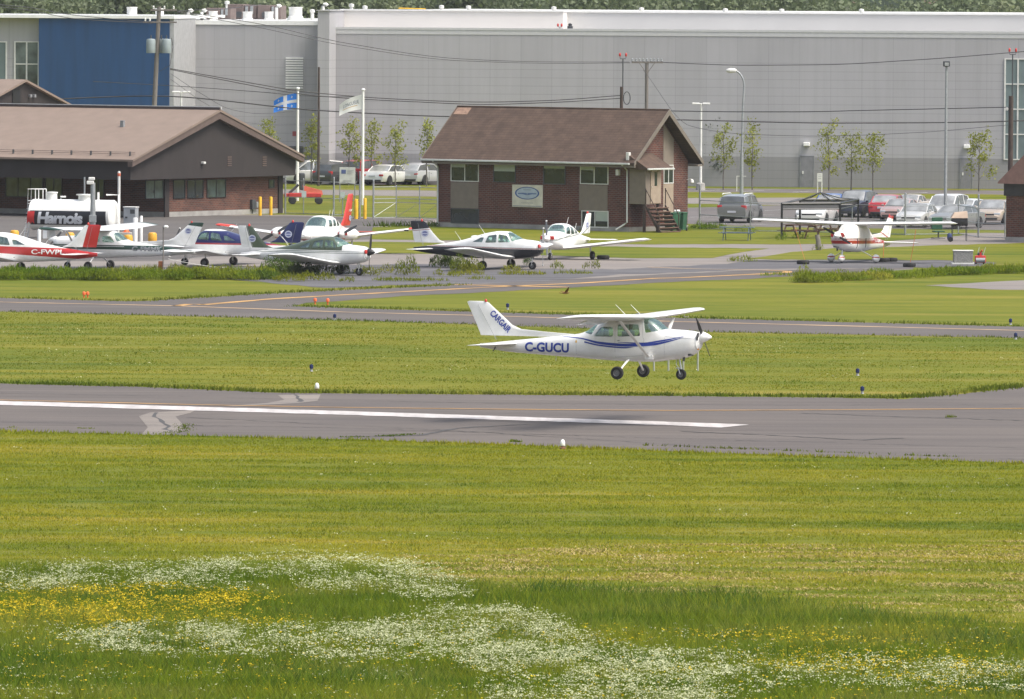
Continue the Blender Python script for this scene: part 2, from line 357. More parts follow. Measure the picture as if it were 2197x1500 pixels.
sheet('lawn', [(800, 487), (935, 483), (1478, 492), (1500, 489), (1600, 492), (1840, 496), (2020, 500), (2075, 503), (2060, 506), (1900, 518), (1790, 524), (1350, 524), (1100, 517), (794, 514)], .010, GRASS, .6)
sheet('lawn', [(560, 519), (794, 519), (1100, 523), (1350, 530), (1650, 533), (1590, 541), (1530, 553), (1350, 554), (1200, 549), (1000, 545), (760, 543), (560, 540)], .010, GRASS, .6)
sheet('lawn', [(1790, 533), (1900, 530), (2100, 524), (2250, 521), (2400, 521), (2400, 590), (2197, 575), (2140, 563), (2000, 558), (1700, 557), (1600, 556), (1640, 550), (1700, 541)], .010, GRASS, .8)
sheet('path', [(1985, 612), (2070, 608), (2197, 601), (2500, 590), (2500, 640), (2197, 622), (2120, 621)], .006, ASPL, .5)
sheet('parking_lot', [(1470, 446), (1700, 440), (2600, 446), (2600, 500), (2090, 493), (1640, 487), (1470, 480)], .004, PARK, .2)
sheet('parking_lot', [(1200, 402), (1500, 404), (2600, 412), (2600, 424), (2100, 417), (1470, 412), (1200, 410)], .004, PARK, .2)
sheet('parking_lot', [(300, 378), (960, 381), (960, 397), (300, 392)], .004, PARK, .2)
sheet('road', [(300, 404), (940, 409), (1475, 425), (1700, 424), (2600, 432), (2600, 447), (1850, 443), (1475, 437), (940, 422), (300, 412)], .007, ROAD, .2)
sheet('concrete_patch', [(298, 893), (322, 885), (421, 880), (407, 886), (377, 894), (392, 911), (392, 923), (367, 932), (303, 933), (317, 917), (303, 900)], .012, CONC, .5)
sheet('concrete_patch', [(596, 848), (688, 846), (681, 860), (640, 865), (505, 872), (478, 871), (573, 865), (610, 858)], .012, CONC, .4)
WP = mat('white_runway_paint', (.47, .44, .43), .7, var=.2, scale=.8, stretch=(3, .3, 1)); YP = mat('yellow_taxi_paint', (.44, .25, .08), .7, var=.35, scale=.5); YPF = mat('faded_yellow_paint', (.38, .26, .15), .7, var=.3, scale=.5)
CRK = mat('crack_filler', (.06, .058, .058), .9)
sheet('runway_edge_marking', [(-400, 848), (0, 860), (740, 882), (1440, 905), (1607, 911), (1548, 917.5), (1440, 912.5), (740, 890), (0, 868.5), (-400, 857)], .016, WP, .35)
def mark(pts, wd=.4, m=YP, nm='yellow_line', wear=.25, z=.016): return ribbon(nm, pts, wd, z, m, wear)
mark([(-400, 846), (0, 858), (420, 868), (740, 874), (1100, 878), (1440, 880.5), (1800, 879), (2197, 876), (2500, 872)], .28)
mark([(0, 648), (-400, 640)], .6, YPF); mark([(0, 648), (377, 656), (740, 669.5), (1003, 676), (1457, 690), (2197, 709), (2500, 716)], .6, YPF)
mark([(377, 656.5), (405, 652.5), (440, 653)], .5); mark([(433, 654), (579, 641.5), (740, 632.4), (841, 627), (1070, 615), (1252, 607), (1407, 597), (1457, 596), (1592, 589.6), (1686, 585), (1691, 583), (1686, 581.5), (1640, 579.5)], .5)
mark([(1640, 579.5), (1500, 577), (1390, 573)], .4, YPF); mark([(974, 610.5), (1080, 613), (1219, 616)], .7)
def crack(pts, wd=.1, m=CRK): 
    q = []
    for i in range(len(pts)-1):
        k = max(2, int(abs(pts[i+1][0]-pts[i][0])/14)+int(abs(pts[i+1][1]-pts[i][1])/4))
        for j in range(k):
            t = j/k; q.append((pts[i][0]+(pts[i+1][0]-pts[i][0])*t+random.uniform(-3, 3), pts[i][1]+(pts[i+1][1]-pts[i][1])*t+random.uniform(-.5, .5)))
    q.append(pts[-1]); return ribbon('pavement_crack', q, wd, .014, m, .6)
crack([(336, 885), (332, 894), (345, 900), (350, 908), (362, 915), (352, 921), (372, 925)], .13); crack([(634, 847), (640, 854), (647, 858), (641, 862)], .14)
crack([(760, 937), (900, 934), (985, 918), (1130, 910)], .2); crack([(1720, 886), (1900, 893), (2197, 902)], .15); crack([(1457, 925), (1600, 931), (1850, 944), (1885, 942), (1940, 940)], .15)
for y0, y1 in ((848, 853), (0, 0)):
    if y0: crack([(0, y0-5), (500, y1), (1100, 866), (1700, 869), (2197, 868)], .07)
crack([(0, 905), (300, 911), (700, 917), (1457, 941), (2197, 961)], .08); crack([(400, 895), (1000, 925), (1457, 955), (2197, 985)], .07)
WL = mat('white_bay_line', (.6, .6, .58), .8)
for a, b in (((1480, 466), (1545, 464)), ((1630, 461), (1660, 461)), ((1510, 479.5), (1640, 481)), ((1690, 476), (1730, 474)), ((1800, 478), (2100, 484)), ((1640, 452), (1740, 447)), ((1960, 460), (2100, 470)), ((1550, 479), (1690, 484)),
             ((1500, 410), (1545, 407.5)), ((1590, 411), (1640, 408.5)), ((1700, 412.5), (1750, 409.5)), ((1820, 414), (1870, 411)), ((1950, 415.5), (1990, 413))): mark([a, b], .12, WL, 'bay_line', .05, .014)
# meadow ground under the tall plants
MEADOW = [(-300, 1243), (0, 1240), (300, 1238), (700, 1232), (950, 1268), (1150, 1290), (1457, 1300), (1600, 1312), (1750, 1330), (2000, 1352), (2197, 1372), (2500, 1390), (2500, 1700), (-300, 1700)]
sheet('meadow_ground', MEADOW, .006, MEAD, 2)
# ---------------------------------------------------------------- grass blades (nobody could count them)
def blades(name, region, dens, h, wd, m, y0, y1, seed, hv=.4, lean=.5, clump=None, xpad=60, zoff=0, exclude=None, top=False):
    r = np.random.default_rng(seed); ya, yb = gdist(y1), gdist(y0)
    hx = 1160*yb/FPX; n = int(dens*(yb-ya)*2*hx); X = r.uniform(-hx, hx, n); Y = r.uniform(ya, yb, n)
    P = np.stack([X, Y, np.zeros(n)], 1); px, py = projn(P)
    k = (px > -xpad) & (px < 2197+xpad)
    if region is not None: k &= inpoly(px, py, region)
    if exclude is not None:
        for e in exclude: k &= ~inpoly(px, py, e)
    if clump: k &= r.random(n) < np.clip((vnoise(X*clump[0]+50, Y*clump[0]*clump[1]+50, seed)-clump[2])*clump[3], 0.02, 1)
    X, Y = X[k], Y[k]; n = len(X); a = r.uniform(0, math.pi, n); hh = h*(1+hv*r.normal(0, 1, n).clip(-1.5, 2.2))*(0.75+.5*vnoise(X*.6+9, Y*.6+9, seed+1)); ww = wd*r.uniform(.6, 1.3, n)
    lx, ly = r.normal(0, lean, n)*hh, r.normal(0, lean, n)*hh
    A = np.stack([X-np.cos(a)*ww/2, Y-np.sin(a)*ww/2, np.full(n, zoff)], 1); B = np.stack([X+np.cos(a)*ww/2, Y+np.sin(a)*ww/2, np.full(n, zoff)], 1); T = np.stack([X+lx, Y+ly, hh], 1)
    V = np.concatenate([A, B, T]); F = np.stack([np.arange(n), np.arange(n)+n, np.arange(n)+2*n], 1)
    o = npmesh(name, V, F, m); return tag(o, kind='stuff')
GB = [grass_mat('mown_grass', (1.58, 1.50, 1), True)]; GM = [grass_mat('meadow_grass', (.80, 1.08, .35), True)]; GE = [grass_mat('edge_grass', (.72, .86, .8), True)]
MOWN = [(-300, 917), (0, 926), (740, 944), (1070, 954), (1457, 971), (2197, 996), (2600, 1010), (2600, 1700), (-300, 1700)]
blades('mown_grass', MOWN, 210, .034, .024, GB, 920, 1400, 11, clump=(.5, 2.0, .0, 3), exclude=[MEADOW])
blades('mown_grass', [(-300, 660), (0, 671), (740, 690), (1010, 699), (1457, 714), (2197, 728), (2500, 735), (2500, 792), (2197, 828), (2060, 844), (1940, 855), (1500, 849), (1100, 846), (600, 842), (330, 830), (0, 822), (-400, 800)], 34, .024, .05, [grass_mat('strip_grass', (1.12, 1.06, 1), True)], 660, 860, 12, clump=(.35, 2.0, .05, 2))
blades('meadow_grass', MEADOW, 330, .30, .024, GM, 1235, 1640, 13, hv=.35, lean=.55)
blades('meadow_grass', MEADOW, 170, .36, .022, [grass_mat('fresh_meadow_grass', (1.15, 1.28, .4), True)], 1235, 1640, 14, hv=.35, lean=.7, clump=(.45, 2.0, .42, 3.2))
blades('meadow_grass', MEADOW, 170, .34, .026, [grass_mat('deep_meadow_grass', (.34, .66, .5), True)], 1235, 1640, 15, hv=.35, lean=.6, clump=(.38, 2.4, .55, 4))
blades('meadow_grass', [(1120, 1270), (1500, 1280), (2000, 1335), (2250, 1370), (2250, 1400), (1800, 1385), (1457, 1350), (1150, 1320)], 170, .30, .024, [bpy.data.materials['deep_meadow_grass']], 1235, 1500, 16, hv=.35, lean=.6, clump=(.6, 1.6, .30, 3))
DT = [grass_mat('dark_tuft', (.78, 1.0, .8), True)]
blades('grass_tufts', MOWN, 55, .06, .024, DT, 920, 1400, 61, clump=(.8, 1.6, .60, 5), exclude=[MEADOW])
blades('grass_tufts', [(-300, 668), (0, 676), (740, 694), (1457, 718), (2197, 734), (2500, 740), (2500, 790), (2197, 824), (2060, 838), (1940, 850), (1500, 845), (600, 836), (0, 816), (-400, 800)], 12, .05, .05, DT, 660, 860, 62, clump=(.5, 1.6, .56, 5))
ST = [mat('dry_straw', (.40, .31, .12), .9, var=.3, scale=4)]
blades('dry_mowings', [(850, 1190), (1300, 1170), (2260, 1160), (2260, 1375), (2000, 1350), (1600, 1310), (1150, 1290), (930, 1265)], 260, .035, .03, ST, 1150, 1400, 63, lean=1.6, clump=(.55, 2.6, .50, 3))
blades('dry_mowings', [(-60, 1215), (300, 1215), (300, 1235), (-60, 1240)], 260, .035, .03, ST, 1150, 1400, 64, lean=1.6, clump=(.55, 2.6, .45, 3))
# unmown fringes along the pavements
def fringe(pts, wd, n, h, seed, m=GE, bw=.05):
    r = np.random.default_rng(seed); P = [gp(x, y) for x, y in pts]; segs = [(P[i+1]-P[i]).length for i in range(len(P)-1)]; tot = sum(segs); XY = []
    for i, s in enumerate(segs):
        k = int(n*s); t = r.random(k); off = r.normal(0, wd/2, k); d = (P[i+1]-P[i]).normalized()
        q = vnoise(t*s*.5+i*7, t*0+3, seed); kk = r.random(k) < .35+q; t, off = t[kk], off[kk]
        XY.append(np.stack([P[i].x+d.x*s*t-d.y*off, P[i].y+d.y*s*t+d.x*off], 1))
    XY = np.concatenate(XY); n = len(XY); X, Y = XY[:, 0], XY[:, 1]; a = r.uniform(0, math.pi, n); hh = h*(.5+r.random(n)); ww = bw*r.uniform(.6, 1.4, n)
    A = np.stack([X-np.cos(a)*ww/2, Y-np.sin(a)*ww/2, X*0], 1); B = np.stack([X+np.cos(a)*ww/2, Y+np.sin(a)*ww/2, X*0], 1); T = np.stack([X+r.normal(0, .4, n)*hh, Y+r.normal(0, .4, n)*hh, hh], 1)
    return tag(npmesh('grass_fringe', np.concatenate([A, B, T]), np.stack([np.arange(n), np.arange(n)+n, np.arange(n)+2*n], 1), m), kind='stuff')
fringe([(0, 822), (330, 830), (600, 842), (1100, 846), (1500, 849), (1940, 854), (2060, 843), (2197, 828)], .7, 150, .12, 21)
fringe([(-20, 926), (740, 945), (1070, 955), (1457, 971), (2197, 996)], .5, 120, .10, 22, GB, .035)
fringe([(0, 639), (293, 646.5), (539, 631.5), (740, 621.5), (990, 611)], .8, 70, .10, 23); fringe([(630, 657), (740, 660.5), (1010, 668.5), (1457, 681.5), (2197, 700.5)], .8, 70, .11, 24)
fringe([(0, 668.5), (740, 687.5), (1010, 696.5), (1457, 711.5), (2197, 725.5)], .8, 45, .08, 25); fringe([(800, 486.5), (935, 484), (1478, 492)], 1.2, 40, .3, 26, bw=.09)
fringe([(20, 917), (35, 917.5)], .25, 90, .05, 31); fringe([(165, 919), (200, 920)], .2, 90, .04, 32); fringe([(347, 932), (392, 925), (392, 910)], .35, 60, .04, 33); fringe([(730, 938), (770, 938), (790, 937.5)], .3, 90, .04, 34); fringe([(820, 937), (895, 932)], .3, 110, .05, 35); fringe([(2030, 895.5), (2050, 896)], .25, 200, .08, 36)
fringe([(1095, 948), (1120, 949)], .2, 150, .08, 37); fringe([(1375, 956), (1390, 956.5), (1990, 979), (2050, 981)], .25, 25, .08, 38)
#blades('mown_grass', [(740, 645), (868, 635), (1205, 619), (1440, 606), (1710, 593), (2250, 585), (2250, 700), (1457, 681), (1010, 668), (657, 657)], 14, .045, .08, [bpy.data.materials['strip_grass']], 590, 705, 71, clump=(.3, 2.0, .1, 2))
#blades('mown_grass', [(-60, 604), (560, 606), (720, 618), (539, 631), (293, 646), (-60, 637)], 14, .045, .08, [bpy.data.materials['strip_grass']], 600, 650, 72, clump=(.3, 2.0, .1, 2))
# ---------------------------------------------------------------- wild flowers
def flowers(name, polys, n, zlo, zhi, size, m, seed, spread=.05, per=4, cl=(1.2, .38, 3.0), parent=None):
    r = np.random.default_rng(seed); out = []
    for poly, share in polys:
        y0 = min(p[1] for p in poly); y1 = max(p[1] for p in poly); k = int(n*share)
        ya, yb = gdist(y1+90), gdist(y0-5); hx = 1160*yb/FPX; X = r.uniform(-hx, hx, k*14); Y = r.uniform(ya, yb, k*14); Z = r.uniform(zlo, zhi, k*14)
        px, py = projn(np.stack([X, Y, Z], 1)); kk = inpoly(px+r.normal(0, 14, px.shape), py+r.normal(0, 7, py.shape), poly)
        kk &= r.random(len(X)) < ((vnoise(X*cl[0]+20, Y*cl[0]*.7+20, seed)*.65+.35*vnoise(X*3.1+20, Y*2+20, seed+5))-cl[1])*cl[2]
        i = np.nonzero(kk)[0][:k]; out.append(np.stack([X[i], Y[i], Z[i]], 1))
    C = np.concatenate(out); n = len(C); C = np.repeat(C, per, 0); sc_ = np.repeat(r.uniform(.6, 1.25, n), per); k = len(C)
    C = C + np.stack([r.normal(0, spread, k)*sc_, r.normal(0, spread, k)*sc_, r.normal(0, spread*.25, k)*sc_], 1)
    s = size*r.uniform(.6, 1.2, k)*sc_; a = r.uniform(0, 2*math.pi, k); tilt = r.uniform(.2, .9, k)
    U = np.stack([np.cos(a), np.sin(a), np.zeros(k)], 1)*s[:, None]; W_ = np.stack([-np.sin(a)*np.cos(tilt), np.cos(a)*np.cos(tilt), np.sin(tilt)], 1)*s[:, None]
    V = np.concatenate([C-U*.5-W_*.5, C+U*.5-W_*.5, C+U*.5+W_*.5, C-U*.5+W_*.5]); F = np.stack([np.arange(k), np.arange(k)+k, np.arange(k)+2*k, np.arange(k)+3*k], 1)
    return tag(npmesh(name, V, F, [m]), kind='stuff')
def petal(name, c):
    m, nt, b = nmat(name); b.inputs['Base Color'].default_value = c+(1,); b.inputs['Roughness'].default_value = .7; out = [n for n in nt.nodes if n.type == 'OUTPUT_MATERIAL'][0]
    t = N(nt, 'ShaderNodeBsdfTranslucent'); t.inputs[0].default_value = c+(1,); mx = N(nt, 'ShaderNodeMixShader'); mx.inputs[0].default_value = .35; L(nt, b.outputs[0], mx.inputs[1]); L(nt, t.outputs[0], mx.inputs[2]); L(nt, mx.outputs[0], out.inputs[0]); return m
PW = petal('white_petal', (.58, .60, .36)); PY = petal('yellow_petal', (.74, .54, .01))
W1 = [(-60, 1222), (120, 1208), (300, 1204), (430, 1198), (660, 1186), (830, 1194), (960, 1222), (1010, 1270), (940, 1282), (760, 1262), (500, 1252), (300, 1252), (0, 1260), (-60, 1258)]
W2 = [(140, 1352), (230, 1338), (420, 1335), (600, 1342), (800, 1338), (900, 1312), (970, 1296), (1090, 1300), (1190, 1322), (1280, 1375), (1470, 1395), (1620, 1415), (1600, 1450), (1560, 1510), (1000, 1510), (1060, 1440), (960, 1405), (640, 1408), (480, 1398), (230, 1392), (130, 1380)]
W3 = [(1600, 1415), (1800, 1405), (2250, 1420), (2250, 1475), (2000, 1480), (1800, 1460), (1600, 1480)]
W4 = [(1457, 1395), (1620, 1400), (1700, 1430), (1650, 1500), (1457, 1510)]
Y1 = [(-60, 1255), (150, 1255), (330, 1250), (460, 1262), (620, 1270), (600, 1290), (420, 1300), (300, 1330), (200, 1345), (100, 1325), (-60, 1325)]
Y2 = [(310, 1315), (600, 1312), (720, 1325), (560, 1345), (360, 1345)]
Y3 = [(1457, 1345), (1600, 1350), (2000, 1380), (2197, 1440), (2197, 1500), (1700, 1440), (1500, 1400)]
Y4 = [(-60, 1330), (2250, 1340), (2250, 1520), (-60, 1520)]
flowers('white_flowers', [(W1, .30), (W2, .46), (W3, .11), (W4, .06)], 21000, .34, .55, .026, PW, 41, .040, 4, cl=(1.3, .34, 2.3))
flowers('white_flowers', [(Y4, 1.0)], 1100, .3, .5, .022, PW, 44, cl=(.8, .45, 3)); flowers('yellow_flowers', [(Y1, .5), (Y2, .13), (Y3, .16), (Y4, .18)], 10000, .30, .46, .026, PY, 42, .03, 3, cl=(.9, .36, 2.6))
flowers('white_flowers', [([(0, 700), (2197, 740), (2197, 820), (0, 800)], 1.0)], 260, .05, .10, .035, PW, 43, .10, 3, cl=(.5, .5, 3)); flowers('white_flowers', [([(-60, 950), (2250, 1010), (2250, 1240), (-60, 1200)], 1.0)], 200, .05, .1, .035, PW, 45, .05, 3, cl=(.5, .5, 3))
# ---------------------------------------------------------------- tall weeds
WEED = [grass_mat('weed_leaves', (.85, 1.08, 1.9), True)]; WEED2 = [grass_mat('pale_weed_leaves', (.95, 1.0, 2.5), True)]; DKW = [grass_mat('dark_weed_leaves', (.42, .66, 2.1), True)]
def weeds(name, clumps, dens, m, seed, lw=.05, ll=.20):
    """leafy plants: many small leaf quads round upright stems; clumps = (px, py, half width m, height m)"""
    r = np.random.default_rng(seed); Cs = []; 
    for px, py, hw, h in clumps:
        b = gp(px, py); k = int(dens*hw*2*max(.5, hw)*h); q = r.random((k, 3)); ang = q[:, 0]*2*math.pi; rad = hw*np.sqrt(q[:, 1]); hh = h*(1-.6*(rad/hw)**2)*(.6+.4*vnoise(rad*np.cos(ang)*2.2+30, rad*np.sin(ang)*2+px, seed))
        Cs.append(np.stack([b.x+rad*np.cos(ang), b.y+rad*np.sin(ang)*.8, hh*q[:, 2]**.7], 1))
    C = np.concatenate(Cs); k = len(C); a = r.uniform(0, 2*math.pi, k); l = ll*r.uniform(.5, 1.2, k); wv = lw*r.uniform(.5, 1.2, k); e = r.normal(.9, .5, k)
    D = np.stack([np.cos(a)*np.cos(e), np.sin(a)*np.cos(e), np.sin(e)], 1)*l[:, None]; Sd = np.stack([-np.sin(a), np.cos(a), r.normal(0, .4, k)], 1)*wv[:, None]/2
    V = np.concatenate([C-Sd, C+Sd, C+D]); F = np.stack([np.arange(k), np.arange(k)+k, np.arange(k)+2*k], 1); return tag(npmesh(name, V, F, m), kind='stuff')
rr = random.Random(3)
band = [(x, rr.uniform(596, 602), rr.uniform(.5, 1.0), rr.uniform(.35, .75)) for x in range(-30, 570, 13)] + [(x, rr.uniform(588, 597), .6, rr.uniform(.2, .6)) for x in range(-30, 620, 24)]
band2 = [(x, 606-(x-1720)*.045+rr.uniform(-3, 2), rr.uniform(.6, 1.1), rr.uniform(.22, .6)) for x in range(1722, 2240, 14)] + [(1722, 606, .5, 1.1), (1735, 607, .7, .7)]
weeds('tall_weeds', band+band2[::2], 600, WEED, 51); weeds('tall_weeds', band[1::3]+band2[1::2], 600, [grass_mat('fresh_weed_leaves', (1.15, 1.28, 2.2), True)], 55); weeds('tall_weeds', [(575, 592, .5, 1.0), (610, 590, .9, 1.1), (650, 592, .8, .9), (690, 590, .6, .8), (730, 588, .5, .9), (575, 599, .8, .5), (945, 573, .6, .9), (965, 574, .5, 1.0), (1130, 570, .25, .6), (560, 600, 1, .5)], 800, DKW, 52)
weeds('tall_weeds', [(860, 590, .35, .9), (880, 591, .5, 1.1), (995, 583, .7, .7), (1010, 584, .7, .8), (985, 578, .5, .9), (940, 592, .3, .35), (975, 595, .4, .3), (1097, 585, .5, .6), (1195, 578, .35, .5), (1260, 577, .25, .35), (1278, 577, .22, .6), (795, 592, .5, .6), (775, 588, .5, .5), (830, 586, .4, .5), (700, 602, .5, .5), (745, 606, .4, .4), (660, 602, .6, .5), (620, 604, .8, .45), (1000, 590, .9, .25), (1120, 590, 1.2, .2), (1230, 588, 1.0, .15), (1030, 600, .8, .12), (850, 603, 1.2, .15), (920, 603, 1.0, .12), (380, 585, .5, .6), (330, 584, .5, .5), (430, 590, .5, .6), (480, 586, .5, .5), (540, 590, .5, .6)], 620, WEED2, 53)
weeds('tall_weeds', [(1530, 492, .8, .5), (1510, 491, .8, .35), (1600, 498, .7, .4), (1677, 516, .4, .5), (1716, 512, .5, .4), (1801, 512, .4, .4), (1841, 512, .4, .3), (1755, 537, .35, .35), (1500, 493, .5, .5), (925, 487, .6, .35), (1470, 495, .5, .3), (1680, 592, 1.2, .15), (1592, 562, .8, .35), (1240, 495, .8, .2)], 500, WEED, 54)
# ---------------------------------------------------------------- aircraft
def pchip(xs, ys, x):
    xs = np.asarray(xs, float); ys = np.asarray(ys, float); h = np.diff(xs); d = np.diff(ys)/h; m = np.zeros(len(xs)); m[0], m[-1] = d[0], d[-1]
    for i in range(1, len(xs)-1):
        if d[i-1]*d[i] > 0: w1, w2 = 2*h[i]+h[i-1], h[i]+2*h[i-1]; m[i] = (w1+w2)/(w1/d[i-1]+w2/d[i])
    i = np.clip(np.searchsorted(xs, x)-1, 0, len(h)-1); t = (x-xs[i])/h[i]
    return ys[i]*(1+2*t)*(1-t)**2+h[i]*m[i]*t*(1-t)**2+ys[i+1]*t*t*(3-2*t)+h[i]*m[i+1]*t*t*(t-1)
def rowcut(V, F, n=9):
    bm = bmesh.new(); vs = [bm.verts.new((a, b, 0)) for a, b in V]
    for f in F:
        try: bm.faces.new([vs[i] for i in f])
        except ValueError: pass
    for k in range(1, n): bmesh.ops.bisect_plane(bm, geom=bm.verts[:]+bm.edges[:]+bm.faces[:], plane_co=(0, k/n, 0), plane_no=(0, 1, 0))
    bm.verts.index_update(); V2 = [(v.co.x, v.co.y) for v in bm.verts]; F2 = [tuple(v.index for v in f.verts) for f in bm.faces]; bm.free(); return V2, F2
class Hull:
    """body lofted through stations (x, z bottom, z top, width, roundness)"""
    def __init__(s, st): s.st = sorted(st); s.xs = [a[0] for a in s.st]
    def par(s, x): return [float(pchip(s.xs, [a[k] for a in s.st], x)) for k in (1, 2, 3, 4)]
    def ring(s, x, n, inset=0):
        zb, zt_, w_, e = s.par(x); zb += inset; zt_ -= inset; w_ -= 2*inset; zc, h = (zb+zt_)/2, (zt_-zb)/2; out = []
        for k in range(n):
            a = 2*math.pi*k/n; c, d = math.cos(a), math.sin(a)
            out.append((x, w_/2*math.copysign(abs(c)**(2/e), c), zc+h*math.copysign(abs(d)**(2/e), d)))
        return out
    def y(s, x, z):
        zb, zt_, w_, e = s.par(x); t = min(.999, abs((z-(zb+zt_)/2)/((zt_-zb)/2))); return w_/2*(1-t**e)**(1/e)
    def mb(s, n=32, m=54, shell=.025, inset=0, x0=None, x1=None):
        a, b = s.xs[0]+inset*2, s.xs[-1]-inset*2; X = [a+(b-a)*i/(m-1) for i in range(m)]; mb = MB(); rg = [s.ring(x, n, inset) for x in X]; mb.rings(rg)
        if shell:
            X2 = [a+.05+(b-a-.1)*i/(m-1) for i in range(m)]; r2 = [s.ring(x, n, inset+shell) for x in X2]; o = len(mb.v); mb.rings(r2); nf = (len(mb.f))//2
            mb.f = mb.f[:nf]+[tuple(reversed(f)) for f in mb.f[nf:]]
        return mb
def raw(mb):   # boolean operands keep their own winding
    class _R:
        def build(s, name, mats, parent=None): return mb.build(name, mats, parent, recalc=False)
    return _R()
def hull_cut(hull, cuts, mats, parent, name='fuselage', n=32, m=54):
    """hollow body with real openings; returns the body and one pane object per cutter"""
    outer = hull.mb(n, m); cut = MB()
    for nm, poly, y0, y1 in cuts: cut.prism(poly, y0, y1)
    me = boolean(raw(outer), cut, 'DIFFERENCE'); me.name = name; me.materials.clear()
    for k in mats: me.materials.append(k)
    me.polygons.foreach_set('material_index', [0]*len(me.polygons)); body = link(name, me, parent, 38)
    pan = []
    for nm, poly, y0, y1 in cuts: pan += [(nm, poly, y0, -.01), (nm, poly, .01, y1)] if nm == 'side_window' else [(nm, poly, y0, y1)]
    for nm, poly, y0, y1 in pan:
        cx, cz = sum(p[0] for p in poly)/len(poly), sum(p[1] for p in poly)/len(poly)
        gl = hull.mb(n, m, shell=.008, inset=.008); c = MB(); c.prism([(cx+(x-cx)*1.0, cz+(z-cz)*1.0) for x, z in poly], y0, y1)
        g = boolean(raw(gl), c, 'INTERSECT'); g.materials.clear(); g.materials.append(GLASS); g.polygons.foreach_set('material_index', [0]*len(g.polygons)); link(nm, g, parent, 38)
    return body
GLASS = glass_mat('cockpit_glass', (.80, .92, .86), .13)
def rpoly(pts, r=.06, n=4):
    """round the corners of a polygon"""
    out = []
    for i in range(len(pts)):
        p0, p, p1 = Vector(pts[i-1]), Vector(pts[i]), Vector(pts[(i+1) % len(pts)]); a = (p0-p); b = (p1-p); ra = min(r, a.length*.45, b.length*.45); A = p+a.normalized()*ra; B = p+b.normalized()*ra
        for k in range(n+1):
            t = k/n; q = A*(1-t)**2+p*2*t*(1-t)+B*t*t; out.append((q.x, q.y))
    return out
def airfoil(n=9):
    up = []
    for k in range(n):
        x = (1-math.cos(math.pi*k/(n-1)))/2; y = 5*(.2969*math.sqrt(x)-.126*x-.3516*x*x+.2843*x**3-.1015*x**4); up.append((x, y))
    return [(x, y) for x, y in reversed(up)]+[(x, -y*.65) for x, y in up[1:-1]]
AF = airfoil()
def wing_mb(secs, up=(0, 0, 1), tip=True, inc=0.0):
    """secs: (x of leading edge, y, z, chord, thickness ratio); the section lies in x and `up`"""
    up = Vector(up); mb = MB(); rg = []
    if tip:
        a, b = Vector(secs[-2][:3]), Vector(secs[-1][:3]); d = (b-a).normalized(); x, y, z, c, t = secs[-1]
        secs = list(secs)+[((Vector((x, y, z))+d*c*k).x-c*s_, (Vector((x, y, z))+d*c*k).y, (Vector((x, y, z))+d*c*k).z, c*(1-s_*2.2), t*q) for k, s_, q in ((.05, .03, .8), (.09, .09, .5), (.11, .16, .15))]
    for x, y, z, c, t in secs:
        rg.append([Vector((x-p*c, y, z))+up*(q*t*c-inc*(p-.3)*c) for p, q in AF])
    return mb.rings(rg)
def decal(parent, name, shape, umap, m, sub=0):
    V, F = shape; mb = MB(); mb.add([umap(u, v) for u, v in V], F); return mb.build(name, m, parent, recalc=False)
def side_text(parent, hull, txt, x0, x1, z0, z1, m, side, bold=.02, off=.006, name='registration', fin=None, shear=0):
    """text on the body side; side -1 is the aircraft's right, +1 its left"""
    V, F = rowcut(*text_mesh(txt, bold, shear))
    def um(u, v):
        x = x0+(x1-x0)*u if side < 0 else x1-(x1-x0)*u; z = z0+(z1-z0)*v; return (x, side*((hull.y(x, z) if fin is None else fin)+off), z)
    return decal(parent, name, (V, F), um, m)
def stripe(parent, hull, xs, lo, hi, m, name='stripe', off=.005, sides=(-1, 1)):
    mb = MB()
    for s in sides:
        vs = []; K = 3
        for i, x in enumerate(xs):
            for k in range(K+1): z = lo[i]+(hi[i]-lo[i])*k/K; vs.append((x, s*(hull.y(x, z)+off), z))
        mb.add(vs, [((i*(K+1)+k), (i*(K+1)+k+1), (i+1)*(K+1)+k+1, (i+1)*(K+1)+k) for i in range(len(xs)-1) for k in range(K)])
    return mb.build(name, m, parent, recalc=False)
def wheel(parent, x, y, z, r, w_, rimc, rough=1):
    t = MB(); t.lathe([(r*.52, -w_/2), (r*.86, -w_/2), (r*.97, -w_*.33), (r, -w_*.12), (r, w_*.12), (r*.97, w_*.33), (r*.86, w_/2), (r*.52, w_/2)], 24, 'Y', M=Matrix.Translation((x, y, z)), cap=(0, 0))
    o = t.build('wheel', M['rubber'], parent, 40); k = MB()
    k.lathe([(.001, -w_*.34), (r*.2, -w_*.36), (r*.24, -w_*.28), (r*.48, -w_*.3), (r*.55, -w_*.46), (r*.55, w_*.46), (r*.48, w_*.3), (r*.24, w_*.28), (r*.2, w_*.36), (.001, w_*.34)], 20, 'Y', M=Matrix.Translation((x, y, z)), cap=(0, 0)); k.build('rim', M['rimgrey'], o, 40); return o
M['rimgrey'] = mat('dull_rim', (.16, .16, .165), .5, .3)
def blade_mb(L_, w_, ang, x, z, pitch=.5):
    mb = MB(); rg = []
    for t in (0.08, .25, .5, .75, .92, 1.0):
        ww = w_*(.55+.9*t-1.0*t*t+.35*(1-abs(t-.5)*2)) if t < 1 else w_*.3; a = pitch*(1.25-t); c, s_ = math.cos(a), math.sin(a)
        rg.append([(s_*p*ww+c*q, c*p*ww-s_*q, t*L_) for p, q in ((-.5, 0), (0, .014), (.5, 0), (0, -.014))])
    return mb.rings(rg, M=Matrix.Translation((x, 0, z)) @ Matrix.Rotation(ang, 4, 'X'))
